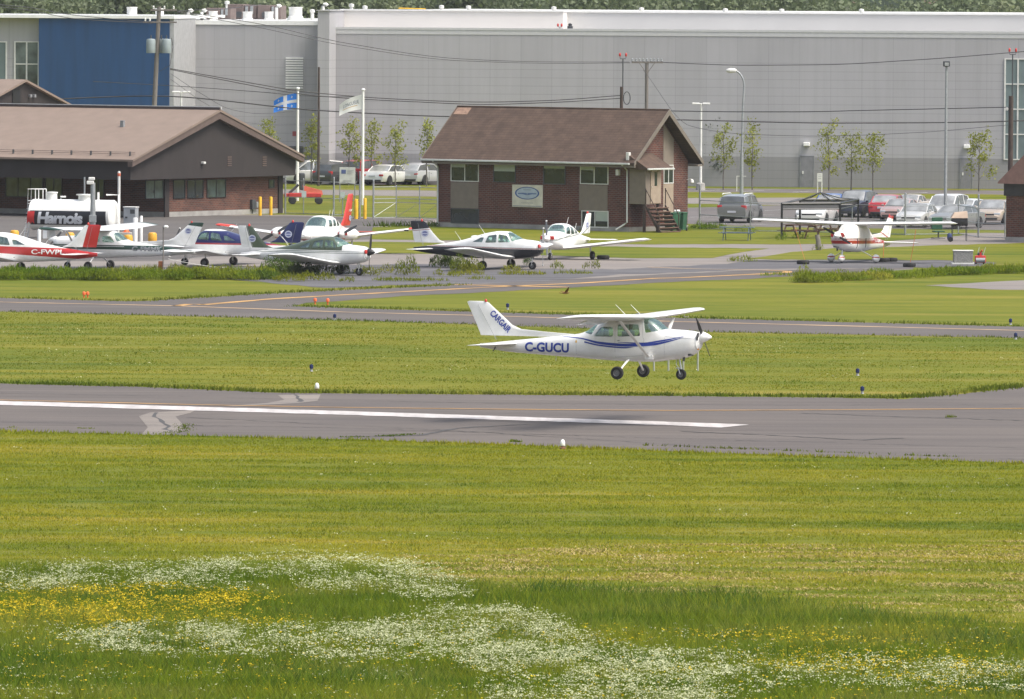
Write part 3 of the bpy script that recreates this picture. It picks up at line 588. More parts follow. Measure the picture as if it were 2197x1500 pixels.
def propeller(parent, x, y, z, L_, ang, spin=(.17, .36), m=None, tipm=None, sm=None, covers=None):
    p = MB(); p.lathe([(.001, spin[1]), (spin[0]*.22, spin[1]*.93), (spin[0]*.6, spin[1]*.6), (spin[0]*.88, spin[1]*.25), (spin[0], 0), (spin[0], -.06)], 20, 'X', M=Matrix.Translation((x, y, z)), cap=(0, 1)); p.build('spinner', sm or M['white'], parent, 50)
    for k in (0, 1):
        b = blade_mb(L_, .13, ang+math.pi*k, x+.05, z); b.v = [(v[0], v[1]+y, v[2]) for v in b.v]; o = b.build('propeller_blade', m or M['black'], parent, 40)
        if tipm:
            t = MB(); d = Vector((0, -math.sin(ang+math.pi*k), math.cos(ang+math.pi*k))); t.tube([Vector((x+.05, y, z))+d*L_*.93, Vector((x+.05, y, z))+d*L_*.985], [.055, .04], 6); t.build('tip_paint', tipm, o)
def seats(parent, rows, z, w_=.42, yy=(-.27, .27), h=.85, c=None):
    for x in rows:
        for y in yy:
            b = MB(); b.bbox(x-.06, x+.08, y-w_/2, y+w_/2, z, z+h*.72, .05); b.bbox(x-.04, x+.05, y-.12, y+.12, z+h*.72, z+h, .05); b.bbox(x, x+.48, y-w_/2, y+w_/2, z-.08, z+.12, .05); b.build('seat', c or M['dgrey'], parent, 40)
def logo_disc(parent, at_, r, normal_side, m1, m2):
    mb = MB(); x, y, z = at_; n = 24
    mb.add([(x+r*1.15*math.cos(2*math.pi*k/n), y, z+r*math.sin(2*math.pi*k/n)) for k in range(n)], [tuple(range(n))]); o = mb.build('emblem', m1, parent)
    k = MB(); y2 = y+normal_side*.004; rr_ = r*.72; seg = []
    k.add([(x+rr_*1.15*math.cos(a), y2, z+rr_*.9*math.sin(a)) for a in [math.pi*.05+i*math.pi*.9/12 for i in range(13)]], [tuple(range(13))]); k.add([(x+rr_*1.15*math.cos(a), y2, z+rr_*.9*math.sin(a)) for a in [-math.pi*.1-i*math.pi*.8/12 for i in range(13)]], [tuple(range(13))]); k.build('emblem_wings', m2, o); return o
BLUE = mat('livery_blue', (.018, .045, .30), .35, var=.05); NAVY = (.012, .018, .10); DG = (.012, .045, .030); OLV = (.075, .10, .065)
EMB = mat('emblem_blue', (.12, .14, .30), .5); EMB2 = mat('emblem_pale', (.5, .52, .62), .5)

CES = Hull([(-5.30, .90, 1.02, .05, 2), (-5.0, .86, 1.05, .12, 2), (-4.3, .775, 1.13, .26, 2.2), (-3.4, .72, 1.235, .44, 2.4), (-2.4, .665, 1.35, .66, 2.6), (-1.75, .635, 1.44, .85, 2.8), (-1.5, .62, 1.53, .92, 3), (-1.1, .60, 1.80, 1.02, 3.2), (-.85, .59, 1.92, 1.06, 3.4), (-.5, .575, 1.99, 1.08, 3.8), (.2, .56, 2.03, 1.09, 4.0), (.72, .565, 2.02, 1.08, 3.8), (.86, .57, 1.97, 1.07, 3.4), (1.15, .60, 1.76, 1.05, 3), (1.34, .63, 1.66, 1.03, 2.9), (1.8, .69, 1.64, .98, 2.8), (2.15, .80, 1.61, .90, 2.7), (2.33, .93, 1.58, .80, 2.6), (2.42, 1.03, 1.54, .68, 2.4), (2.45, 1.12, 1.48, .5, 2.2)])
def high_wing(name, label, loc, rot, group, paint, wingm, finm, scale=1, detail=True, struts=True, pants=None, cover=None, regs=None, prop_ang=.4, stripes=None, tipm=None, flap=0.0, propm=None, finlogo=False, stabm=None, inc=.03, wx=.16):
    t = thing(name, label, 'airplane', loc, 0, group, scale); t.rotation_euler = rot
    if cover:
        b = CES.mb(32, 54, shell=0).build('fuselage', paint, t, 38)
        # fabric cover laid over cabin and cowling
        mb = MB(); rg = []
        for i in range(34):
            x = -1.6+3.95*i/33; zb, ztp, w_, e = CES.par(x); lowz = 1.28 if x > -1 else 1.38; row = []
            for k in range(17):
                a = math.pi*k/16; c, d = math.cos(a), math.sin(a); z = lowz+(ztp+.02-lowz)*(abs(d)**(2/e)) ; yy = CES.y(x, min(z, ztp-.004))+.025+.012*math.sin(x*9+k*1.3); row.append((x, math.copysign(yy, c) if abs(c) > .05 else 0, z if k not in (0, 16) else lowz))
            rg.append(row)
        mb.rings(rg, closed=False, cap=(0, 0)); mb.build('cabin_cover', cover, t, 60)
        for x in (.95, -.25):
            q = MB(); pts = []
            for k in range(13):
                a = -math.pi*k/12; zb, ztp, w_, e = CES.par(x); zc = (zb+1.35)/2; pts.append((x+.12*math.sin(a*.5), (w_/2+.02)*math.cos(a), zc+.02+(zc-zb+.03)*math.sin(a)*1.0+ (0.3 if k in (0, 12) else 0)))
            q.tube(pts, .014, 6); q.build('cover_strap', M['dgrey'], t)
    else:
        cuts = [('side_window', rpoly([(-1.12, 1.37), (-.42, 1.37), (-.42, 1.69), (-.86, 1.69)], .09), -2, 2), ('side_window', rpoly([(-.27, 1.38), (.53, 1.42), (.45, 1.80), (-.27, 1.78)], .06), -2, 2),
                ('windshield', rpoly([(.70, 1.52), (1.02, 1.58), (1.32, 1.655), (1.40, 1.75), (1.2, 1.9), (.90, 2.2), (.55, 2.2), (.62, 1.9)], .03), -2, 2), ('rear_window', rpoly([(-1.56, 1.50), (-1.2, 1.42), (-.98, 1.80), (-1.0, 2.2), (-1.5, 2.2)], .03), -2, 2)]
        hull_cut(CES, cuts, [paint], t)
        if detail: seats(t, (-.1, -1.0), .95)
    # wing
    for s in (-1, 1):
        w_ = wing_mb([(.93-wx, 0, 1.985, 1.63, .15), (.93-wx, s*2.6, 2.05, 1.63, .15), (.80-wx, s*5.42, 2.135, 1.24, .14)], inc=inc); o = w_.build('wing', wingm, t, 35)
        if tipm: wing_mb([(.815-wx, s*5.1, 2.125, 1.28, .155), (.80-wx, s*5.43, 2.135, 1.25, .15)], inc=inc).build('wing_tip', tipm, o, 35)
        fl = wing_mb([(-.28, s*.62, 1.965, .46, .13), (-.28, s*2.7, 2.01, .46, .13)], tip=False)
        if flap: fl.v = [(-.28+(v[0]+.28)*math.cos(flap)+(v[2]-1.97)*math.sin(-flap)*0, v[1], v[2]-(-.28-v[0])*math.sin(flap)-.05) for v in fl.v]
        fl.v = [(v[0]-.05-wx, v[1], v[2]) for v in fl.v]; fl.build('flap', wingm, t, 35)
        if detail:
            g = MB(); g.box(-.46, -.445, s*2.72-.01, s*5.0, 2.075, 2.085); 
            q = MB()
            for yy in (2.72, 4.95): q.box(-.84 if yy < 4 else -.58, -.40, s*yy-.006, s*yy+.006, 2.03 if yy < 4 else 2.07, 2.062 if yy < 4 else 2.088)
            q.build('aileron_gap', M['grey'], t)
    if struts:
        for s in (-1, 1):
            mb = MB(); a, b = Vector((.82, s*.50, .72)), Vector((.55, s*2.55, 1.95)); rg = []
            for p in (a, b): rg.append([p+Vector((.062*math.cos(2*math.pi*k/10), 0, 0))+Vector((0, .5, .85)).normalized()*.022*math.sin(2*math.pi*k/10) for k in range(10)])
            mb.rings(rg); mb.build('wing_strut', wingm, t, 50)
            c = MB(); c.bbox(.70, .98, s*.43, s*.545, .66, .80, .03); c.build('strut_fairing', wingm, t, 40)
    # tail
    fin = wing_mb([(-1.6, 0, 1.30, 3.68, .006), (-2.0, 0, 1.41, 3.32, .008), (-3.1, 0, 1.47, 2.25, .03), (-3.85, 0, 1.53, 1.53, .06), (-4.16, 0, 1.66, 1.27, .08), (-5.0, 0, 2.37, .77, .085)], up=(0, 1, 0)); 
    fin.build('fin', finm, t, 35)
    rl = MB(); 
    for s in (-1, 1): rl.tube([(-5.38, s*.030, 2.31), (-4.72, s*.048, 1.16)], .006, 4)
    rl.build('rudder_hinge_line', M['grey'], t)
    for s in (-1, 1):
        wing_mb([(-3.93, s*.05, 1.03, 1.36, .085), (-4.28, s*1.68, 1.03, .86, .085)], inc=.05).build('tailplane', stabm or wingm, t, 35)
        q = MB(); q.box(-4.665, -4.655, s*.22 if s > 0 else -1.62, 1.62 if s > 0 else -.22, 1.062, 1.072); q.build('elevator_gap', M['grey'], t)
    bc = MB(); bc.lathe([(.04, 0), (.045, .05), (.03, .09), (.001, .1)], 10, M=Matrix.Translation((-5.12, 0, 2.40)), cap=(0, 0)); bc.build('beacon', M['beacon'], t, 60)
    # gear
    for s in (-1, 1):
        mb = MB(); rg = []
        for k in range(5):
            u = k/4; p = Vector((.10-.08*u, s*(.42+.74*u), .64-.40*u**1.15)); rg.append([p+Vector((.05*(1-.3*u)*math.cos(2*math.pi*j/8), 0, .024*math.sin(2*math.pi*j/8))) for j in range(8)])
        mb.rings(rg); mb.build('gear_leg', wingm, t, 60)
        if pants:
            q = MB(); pr = [(.01, -.42), (.10, -.34), (.17, -.12), (.19, .08), (.15, .28), (.06, .40), (.001, .43)]; q.lathe(pr, 16, 'X', M=Matrix.Translation((.02, s*1.24, .24)) @ Matrix.Diagonal((1, .85, 1.15, 1))); q.build('wheel_fairing', pants, t, 50); wheel(t, .02, s*1.24, .17, .17, .12, M['chrome'])
        else: wheel(t, .0, s*1.24, .215, .215, .155, M['chrome'])
    nz = MB(); nz.tube([(1.70, 0, .72), (1.78, 0, .34)], .032, 8); nz.tube([(1.70, .09, .40), (1.78, .09, .18)], .016, 6); nz.tube([(1.70, -.09, .40), (1.78, -.09, .18)], .016, 6); nz.box(1.62, 1.78, -.1, .1, .36, .40); nz.tube([(1.62, .0, .66), (1.60, 0, .5), (1.70, 0, .38)], .012, 5); nz.build('nose_gear_leg', M['chrome'], t, 50)
    if pants:
        q = MB(); q.lathe([(.01, -.38), (.10, -.30), (.15, -.10), (.17, .06), (.13, .24), (.001, .36)], 16, 'X', M=Matrix.Translation((1.78, 0, .24)) @ Matrix.Diagonal((1, .8, 1.1, 1))); q.build('wheel_fairing', pants, t, 50)
    wheel(t, 1.78, 0, .175, .175, .12, M['chrome'])
    propeller(t, 2.47, 0, 1.42, .93, prop_ang, (.19, .36), propm or M['black'], M['offwhite'] if not detail else None)
    if detail or cover:
        a = MB()
        for s in (-1, 1): a.lathe([(.135, 0), (.14, .012), (.11, .016)], 16, 'X', M=Matrix.Translation((2.425, s*.24, 1.44)) @ Matrix.Diagonal((1, 1.0, .95, 1)))
        a.build('cowl_intake', M['red'] if cover else M['black'], t, 40)
        e = MB(); e.tube([(1.95, -.18, .82), (1.93, -.2, .62)], .045, 8); e.box(2.12, 2.2, -.32, .0, .80, .87); e.build('exhaust', M['dgrey'], t, 50)
    if detail:
        an = MB()
        for x, y in ((-.05, -.2), (.35, .15)): an.tube([(x, y, 2.03), (x-.42, y, 2.42)], [.012, .007], 5)
        an.tube([(.75, 0, 2.05), (.74, 0, 2.12)], .012, 5); an.tube([(-2.6, 0, .66), (-2.62, 0, .52)], .01, 5); an.tube([(-1.95, 0, .64), (-1.95, 0, .58)], .01, 5); an.build('antenna', M['offwhite'], t)
        d = MB()
        dx = [(-.35, .70), (-.35, 1.86), (.60, 1.88), (.62, 1.40), (.66, 1.30), (.62, .78)]
        for s in (-1,):
            for (x0, z0), (x1, z1) in zip(dx, dx[1:]+dx[:1]): d.tube([(x0+(x1-x0)*k/6, s*(CES.y(x0+(x1-x0)*k/6, z0+(z1-z0)*k/6)+.002), z0+(z1-z0)*k/6) for k in range(7)], .004, 4)
            for x0, z0, x1, z1 in ((1.36, .66, 1.36, 1.60), (1.36, 1.42, 2.35, 1.36), (-1.75, .68, -1.75, 1.36)): d.tube([(x0+(x1-x0)*k/8, s*(CES.y(x0+(x1-x0)*k/8, z0+(z1-z0)*k/8)+.001), z0+(z1-z0)*k/8) for k in range(9)], .0035, 4)
        d.build('panel_seam', M['grey'], t)
        k = MB(); k.box(-.26, -.18, -.565, -.55, 1.24, 1.265); k.box(.72, .84, -.56, -.54, .86, .875); k.build('door_handle', M['grey'], t)
        tw = MB(); tw.tube([(-4.72, -.06, .95), (-4.74, -.12, .86), (-4.80, -.12, .78)], .02, 6); tw.build('tail_tie_ring', M['dgrey'], t)
    if regs:
        for txt, x0, x1, z0, z1, m_ in regs:
            for s in (-1, 1): side_text(t, CES, txt, x0, x1, z0, z1, m_, s, .035)
    if finlogo:
        for s in (-1, 1): logo_disc(t, (-4.95, s*.052, 2.0), .16, s, EMB2, EMB)
    return t
HG = None
PAINTW = band_mat('white_aircraft_paint', (.80, .80, .79), [], .3, .4, .10)
hero_p = at(1352, 812, 284.5); PSI = R(21)
hero = high_wing('airplane', 'white airplane with blue stripes and C-GUCU on its side, flying low over the runway', hero_p, (R(-.7), R(.2), -PSI), None, PAINTW, PAINTW, PAINTW,
    regs=[('C-GUCU', -3.64, -2.02, .80, 1.12, BLUE)], prop_ang=R(227), flap=.35, inc=.085)
def side_text2(parent, txt, P0, U, Vv, m, bold, name):
    V, F = text_mesh(txt, bold)
    for s in (-1, 1):
        mb = MB(); mb.add([(P0[0]+U[0]*(u)+Vv[0]*v, s*(.058), P0[1]+U[1]*u+Vv[1]*v) if s < 0 else (P0[0]+U[0]*(1-u)+Vv[0]*v, .058, P0[1]+U[1]*(1-u)+Vv[1]*v) for u, v in V], F); mb.build(name, m, parent, recalc=False)
side_text2(hero, 'CARGAIR', (-4.97, 2.00), (.66, -.62), (.15, .16), BLUE, .03, 'fin_lettering')
# blue cheat lines of the flying airplane, sampled along the body
xs = [-3.0+i*(4.9/40) for i in range(41)]
def zl(x, pts): return float(pchip([p[0] for p in pts], [p[1] for p in pts], x))
A_hi = [(-2.35, 1.345), (-1.6, 1.31), (-.9, 1.20), (0, 1.155), (.9, 1.19), (1.6, 1.31), (2.0, 1.41)]; A_lo = [(-2.35, 1.335), (-1.6, 1.275), (-.9, 1.12), (0, 1.06), (.9, 1.105), (1.6, 1.27), (2.0, 1.405)]
B_hi = [(-1.45, 1.20), (-.9, 1.105), (0, 1.045), (.3, 1.05)]; B_lo = [(-1.45, 1.155), (-.9, 1.055), (0, 1.0), (.3, 1.045)]
C_hi = [(-.25, 1.20), (.6, 1.205), (1.2, 1.295), (2.0, 1.44)]; C_lo = [(-.25, 1.19), (.6, 1.155), (1.2, 1.24), (2.0, 1.43)]
for hi, lo in ((A_hi, A_lo), (B_hi, B_lo), (C_hi, C_lo)):
    X = np.linspace(hi[0][0], hi[-1][0], 36); stripe(hero, CES, list(X), [zl(x, lo) for x in X], [zl(x, hi) for x in X], BLUE)
mb = MB(); mb.box(-1.78, -1.73, -(CES.y(-1.75, 1.18)+.006), -(CES.y(-1.75, 1.18)), 1.14, 1.22); mb.build('fuel_placard', M['yellow'], hero)
mb = MB(); mb.bbox(2.30, 2.40, -.16, .02, 1.0, 1.16, .02); mb.build('intake_plug', mat('amber_plug', (.75, .3, .02), .5), hero)
for s in (-1, 1):
    mb = MB(); mb.tube([(.45, s*3.9, 2.02), (.45, s*3.9, 1.95), (.6, s*3.9, 1.95)], .015, 6); mb.build('pitot_tube', M['offwhite'], hero)
# pilot
def person(name, label, loc, rotz, joints, parts_mat, group=None):
    t = thing(name, label, 'person', loc, rotz, group)
    for nm, chains, m in parts_mat:
        me = bpy.data.meshes.new(nm); vs = []; es = []; rs = []
        for ch in chains:
            pv = None
            for (x, y, z, r) in ch:
                k = next((i for i, v in enumerate(vs) if (Vector(v)-Vector((x, y, z))).length < 1e-4), None)
                if k is None: vs.append((x, y, z)); rs.append(r); k = len(vs)-1
                if pv is not None: es.append((pv, k))
                pv = k
        me.from_pydata(vs, es, []); o = bpy.data.objects.new('tmp', me); COL.objects.link(o); md = o.modifiers.new('s', 'SKIN'); o.modifiers.new('u', 'SUBSURF').levels = 2
        o.modifiers['u'].render_levels = 2
        for i, r in enumerate(rs): me.skin_vertices[0].data[i].radius = (r, r)
        me.skin_vertices[0].data[0].use_root = True
        dg = bpy.context.evaluated_depsgraph_get(); dg.update(); m2 = bpy.data.meshes.new_from_object(o.evaluated_get(dg)); bpy.data.objects.remove(o); m2.materials.clear(); m2.materials.append(m); m2.name = nm
        link(nm, m2, t, 180)
    return t
SKIN = mat('skin', (.42, .24, .17), .6, var=.05); SHIRT = mat('dark_shirt', (.03, .035, .05), .8); HAIR = mat('dark_hair', (.02, .015, .012), .7)
Mh = Matrix.Translation(hero_p) @ Euler((R(-.7), R(.2), -PSI)).to_matrix().to_4x4()
pl = person('person', 'pilot in a dark shirt inside the flying airplane', Mh @ Vector((.28, .27, .95)), -PSI, None, [
    ('body', [[(0, 0, .12, .15), (0, 0, .34, .16), (0, 0, .50, .14), (0, 0, .60, .06), (.01, 0, .70, .095), (.01, 0, .80, .085)], [(0, 0, .50, .14), (0, .19, .48, .06), (.12, .24, .28, .048), (.36, .16, .30, .038), (.42, .14, .32, .03)], [(0, 0, .50, .14), (0, -.19, .48, .06), (.12, -.24, .28, .048), (.36, -.16, .30, .038), (.42, -.14, .32, .03)],
              [(0, 0, .12, .15), (.25, .1, .10, .08), (.48, .1, .10, .065), (.62, .1, -.15, .05)], [(0, 0, .12, .15), (.25, -.1, .10, .08), (.48, -.1, .10, .065), (.62, -.1, -.15, .05)]], SHIRT)])
h = MB()
for i in range(9):
    pass
h.lathe([(.001, -.11), (.05, -.095), (.078, -.03), (.085, .04), (.07, .09), (.001, .115)], 16, M=Matrix.Translation((.015, 0, .755))); h.tube([(.09, 0, .76), (.115, 0, .735), (.09, 0, .725)], .014, 6); h.build('face', SKIN, pl, 60)
h = MB(); h.lathe([(.09, -.01), (.094, .04), (.078, .10), (.001, .125)], 16, M=Matrix.Translation((-.005, 0, .765)), cap=(0, 0)); h.build('hair', HAIR, pl, 60)

# ---- low-wing trainer (shared body shape, own liveries)
PIP = Hull([(-7.05, .80, .95, .05, 2), (-6.7, .74, .99, .14, 2), (-5.9, .64, 1.10, .34, 2.2), (-5.0, .56, 1.24, .60, 2.5), (-4.3, .52, 1.38, .82, 2.8), (-3.6, .49, 1.58, .98, 3), (-3.0, .48, 1.73, 1.06, 3.2), (-2.5, .475, 1.80, 1.09, 3.4), (-2.1, .475, 1.79, 1.09, 3.3), (-1.8, .48, 1.68, 1.08, 3), (-1.45, .50, 1.50, 1.06, 2.8), (-1.25, .52, 1.43, 1.04, 2.7), (-.8, .58, 1.39, .98, 2.6), (-.5, .66, 1.35, .88, 2.5), (-.38, .74, 1.32, .78, 2.4), (-.33, .84, 1.27, .6, 2.2)])
def low_wing(name, label, loc, yaw, group, paint, wingm, finm, stabm=None, scale=1.04, regs=None, prop_ang=0.0, propm=None, covers=True, emblem=True, spinm=None, tipm=None, cover=None, pitch=0, chordx=0):
    t = thing(name, label, 'airplane', loc, yaw, group, scale); t.rotation_euler = (0, pitch, yaw)
    cuts = [('side_window', rpoly([(-2.35, 1.27), (-1.72, 1.30), (-1.93, 1.60), (-2.35, 1.66)], .05), -2, 2), ('side_window', rpoly([(-3.05, 1.25), (-2.45, 1.27), (-2.45, 1.65), (-2.90, 1.58)], .06), -2, 2), ('side_window', rpoly([(-3.75, 1.27), (-3.2, 1.27), (-3.12, 1.50), (-3.3, 1.49)], .05), -2, 2),
            ('windshield', rpoly([(-1.66, 1.33), (-1.32, 1.435), (-1.2, 1.6), (-1.8, 2.1), (-2.1, 1.9), (-1.98, 1.72), (-1.90, 1.66)], .02), -2, 2)]
    hull_cut(PIP, cuts, [paint], t, n=28, m=44)
    seats(t, (-2.55, -3.3), .75, c=M['grey'])
    sh = MB(); sh.bbox(-1.75, -1.68, -.45, .45, 1.30, 1.55, .02); sh.build('sun_shade', M['offwhite'], t)
    for s in (-1, 1):
        wsec = [(-1.50, s*.3, .56, 1.78, .13), (-1.74, s*.95, .62, 1.6, .14), (-1.76, s*4.45, 1.05, 1.55, .12)]
        o = wing_mb(wsec, inc=.03).build('wing', wingm, t, 35)
        if tipm: wing_mb([(-1.75, s*4.25, 1.03, 1.57, .135), (-1.76, s*4.46, 1.055, 1.57, .13)], inc=.03).build('wing_tip', tipm, o, 35)
        q = MB(); q.box(-2.98, -2.965, min(s*.7, s*4.3), max(s*.7, s*4.3), .70, .71); 
        wing_mb([(-5.93, s*.05, .90, .80, .09), (-5.98, s*1.58, .90, .74, .09)]).build('tailplane', stabm or wingm, t, 35)
        g = MB(); g.tube([(-2.66, s*1.5, .62), (-2.66, s*1.5, .25)], [.05, .035], 8); g.tube([(-2.66, s*1.5, .26), (-2.66, s*1.62, .215)], .028, 6); g.build('gear_leg', M['offwhite'], t, 50)
        wheel(t, -2.66, s*1.60, .215, .215, .16, M['chrome'])
    fin = wing_mb([(-4.85, 0, 1.2, 2.1, .03), (-5.35, 0, 1.20, 1.65, .05), (-5.68, 0, 1.32, 1.36, .075), (-6.02, 0, 1.65, 1.08, .085), (-6.42, 0, 2.14, .80, .085)], up=(0, 1, 0)); fin.build('fin', finm, t, 35)
    rl = MB()
    for s in (-1, 1): rl.tube([(-6.82, s*.034, 2.12), (-6.55, s*.055, 1.05)], .007, 4)
    rl.build('rudder_hinge_line', M['grey'], t)
    bc = MB(); bc.lathe([(.05, 0), (.055, .06), (.035, .11), (.001, .12)], 10, M=Matrix.Translation((-6.62, 0, 2.19)), cap=(0, 0)); bc.build('beacon', M['beacon'], t, 60)
    nz = MB(); nz.tube([(-.82, 0, .72), (-.80, 0, .3)], .035, 8); nz.tube([(-.88, .0, .60), (-.93, 0, .42), (-.80, 0, .3)], .018, 6)
    nz.box(-.86, -.74, -.09, .09, .34, .37); nz.tube([(-.8, .08, .36), (-.8, .08, .2)], .015, 5); nz.tube([(-.8, -.08, .36), (-.8, -.08, .2)], .015, 5); nz.build('nose_gear_leg', M['offwhite'], t, 50); wheel(t, -.80, 0, .19, .19, .13, M['chrome'])
    propeller(t, -.30, 0, 1.10, .92, prop_ang, (.17, .32), propm, M['offwhite'], spinm)
    if covers:
        a = MB()
        for s in (-1, 1): a.bbox(-.36, -.30, s*.15, s*.36, 1.04, 1.22, .02) if s > 0 else a.bbox(-.36, -.30, -.36, -.15, 1.04, 1.22, .02)
        a.build('intake_cover', M['red'], t, 40)
    an = MB()
    for x in (-4.55, -3.3): an.tube([(x, 0, PIP.par(x)[1]), (x-.32, 0, PIP.par(x)[1]+.42)], [.012, .007], 5)
    an.tube([(-5.6, 0, .66), (-5.66, 0, .5)], .01, 5); an.build('antenna', M['offwhite'], t)
    if regs:
        for txt, x0, x1, z0, z1, m_ in regs:
            for s in (-1, 1): side_text(t, PIP, txt, x0, x1, z0, z1, m_, s, .02)
    if emblem:
        for s in (-1, 1): logo_disc(t, (-6.42, s*.075, 1.62), .17, s, EMB2, EMB)
    return t
RP = 'small airplanes parked on the apron'
WPNT = (.80, .80, .79)
def place_by_gear(px, py, yaw, off, scale):
    b = gp(px, py); d = Vector((math.cos(yaw), math.sin(yaw), 0)); return b - d*off*scale
FINM = {}
# black and white, nose right
BK = (.010, .011, .018)
ya = R(-25)
low_wing('airplane', 'low-wing airplane with black belly and black fin tip in front of the brick house', place_by_gear(1066, 577, ya, -2.66, 1.06), ya, RP,
    band_mat('black_belly_paint', WPNT, [(BK, [(-.012, -1, .955)]), ((.25, .08, .08), [(-.012, -1, .995), (.012, 1, -.965)]), (BK, [(-.012, -1, 1.02), (.012, 1, -1.005)])]),
    band_mat('white_wing_dark_underside', (.74, .74, .73), []), band_mat('black_tip_fin', WPNT, [(BK, [(-.1, 1, -2.50)]), ((.3, .1, .1), [(-.1, 1, -2.43), (.1, -1, 2.46)])]), scale=1.06, prop_ang=R(178), propm=M['grey'], tipm=None)
ya = R(-27)
low_wing('airplane', 'white airplane with olive green cabin roof, weeds growing round its wheels', place_by_gear(695, 590, ya, -2.66, 1.06), ya, RP,
    band_mat('olive_top_paint', WPNT, [(OLV, [(0, 1, -1.165), (-1, 0, -1.45)]), (DG, [(0, 1, -1.10), (0, -1, 1.125)]), (DG, [(0, 1, -1.03), (0, -1, 1.055)])]),
    band_mat('white_wing_paint', (.70, .70, .69), []), band_mat('olive_fin', WPNT, [(OLV, [(1, .33, 6.0)]), ((.02, .02, .02), [(1, .33, 6.05), (-1, -.33, -6.01)])]), scale=1.06, prop_ang=R(172), regs=[('C-GGWV', -5.2, -3.75, .66, .92, M['dgrey'])], spinm=M['black'])
ya = R(-127+12); ya = R(-109)
low_wing('airplane', 'white low-wing airplane seen nose-on, parked behind the black-bellied airplane', place_by_gear(1206, 556, ya, -2.66, 1.04), ya, RP,
    band_mat('green_line_paint', WPNT, [(DG, [(.05, 1, -1.02), (-.05, -1, 1.05)]), (DG, [(.12, 1, -.93), (-.12, -1, .955)])]), PAINTW, band_mat('green_line_fin', WPNT, [(DG, [(.3, 1, .55), (-.3, -1, -.5)])]), scale=1.04, prop_ang=R(2), propm=M['grey'], cover=True)
ya = R(180-24)
low_wing('airplane', 'airplane with navy cabin and navy fin, parked behind the olive green one', place_by_gear(470, 571, ya, -2.66, 1.04), ya, RP,
    band_mat('navy_top_paint', WPNT, [(NAVY, [(0, 1, -1.14), (0, -1, 1.72)]), ((.35, .05, .06), [(0, 1, -1.06), (0, -1, 1.14)])]), PAINTW, band_mat('navy_fin', NAVY, [((.7, .7, .7), [(-.9, 1, -6.9), (.9, -1, 6.94)])]), scale=1.04, prop_ang=R(40))
ya = R(180-20)
low_wing('airplane', 'airplane with red band, red rudder and C-FWPL, cut by the left edge', place_by_gear(14, 585, ya, -2.66, 1.10), ya, RP,
    band_mat('red_band_paint', WPNT, [((.48, .022, .022), [(-.06, 1, -1.04), (.02, -1, 1.25)])]), PAINTW, band_mat('red_rudder', WPNT, [((.48, .022, .022), [(-1, -.28, -6.02)])]), scale=1.10, regs=[('C-FWPL', -5.55, -4.05, .86, 1.08, M['white'])], emblem=False)
# green and white high-wing
ya = R(180-24)
high_wing('airplane', 'high-wing airplane with dark green side band, parked in front of the fuel tank', place_by_gear(213, 578, ya, 0, 1.0), (0, 0, ya), RP,
    band_mat('green_band_paint', WPNT, [(DG, [(0, 1, -1.02), (0, -1, 1.24)]), ((.7, .7, .7), [(0, 1, -1.16), (0, -1, 1.18), (1, 0, 1.6)])]), PAINTW, band_mat('green_fin', WPNT, [(DG, [(-.1, 1, -2.78)])]), scale=1.0, detail=False,
    regs=[('C-FMMK', -3.6, -2.0, .96, 1.2, M['grey'])], tipm=mat('green_tip', DG, .4), finlogo=True, prop_ang=1.1)
# red and white high-wing with its cover on, right
ya = R(-113)
RD = (.36, .016, .008)
high_wing('airplane', 'red and white airplane with a pale fabric cover over its cabin', place_by_gear(1829, 564, ya, 0.2, 1.0), (0, R(-1.2), ya), RP,
    band_mat('red_line_paint', WPNT, [(RD, [(0, 1, -.99), (0, -1, 1.17)]), (RD, [(0, 1, -1.21), (0, -1, 1.25)]), (RD, [(0, 1, -1.0), (0, -1, 1.4), (-1, 0, -2.0)])]), PAINTW, band_mat('red_tip_fin', WPNT, [(RD, [(-.1, 1, -2.82)]), (RD, [(-.25, 1, -2.50), (.25, -1, 2.56)])]), scale=1.0, detail=False, struts=False,
    pants=band_mat('red_line_fairing', WPNT, [(RD, [(0, 1, -.27), (0, -1, .33)])]), cover=mat('cream_cover_fabric', (.74, .71, .66), .9, var=.12, scale=2, bump=.3), regs=[('C-GJBU', -3.5, -2.1, 1.03, 1.2, M['white'])], prop_ang=R(62), tipm=None)
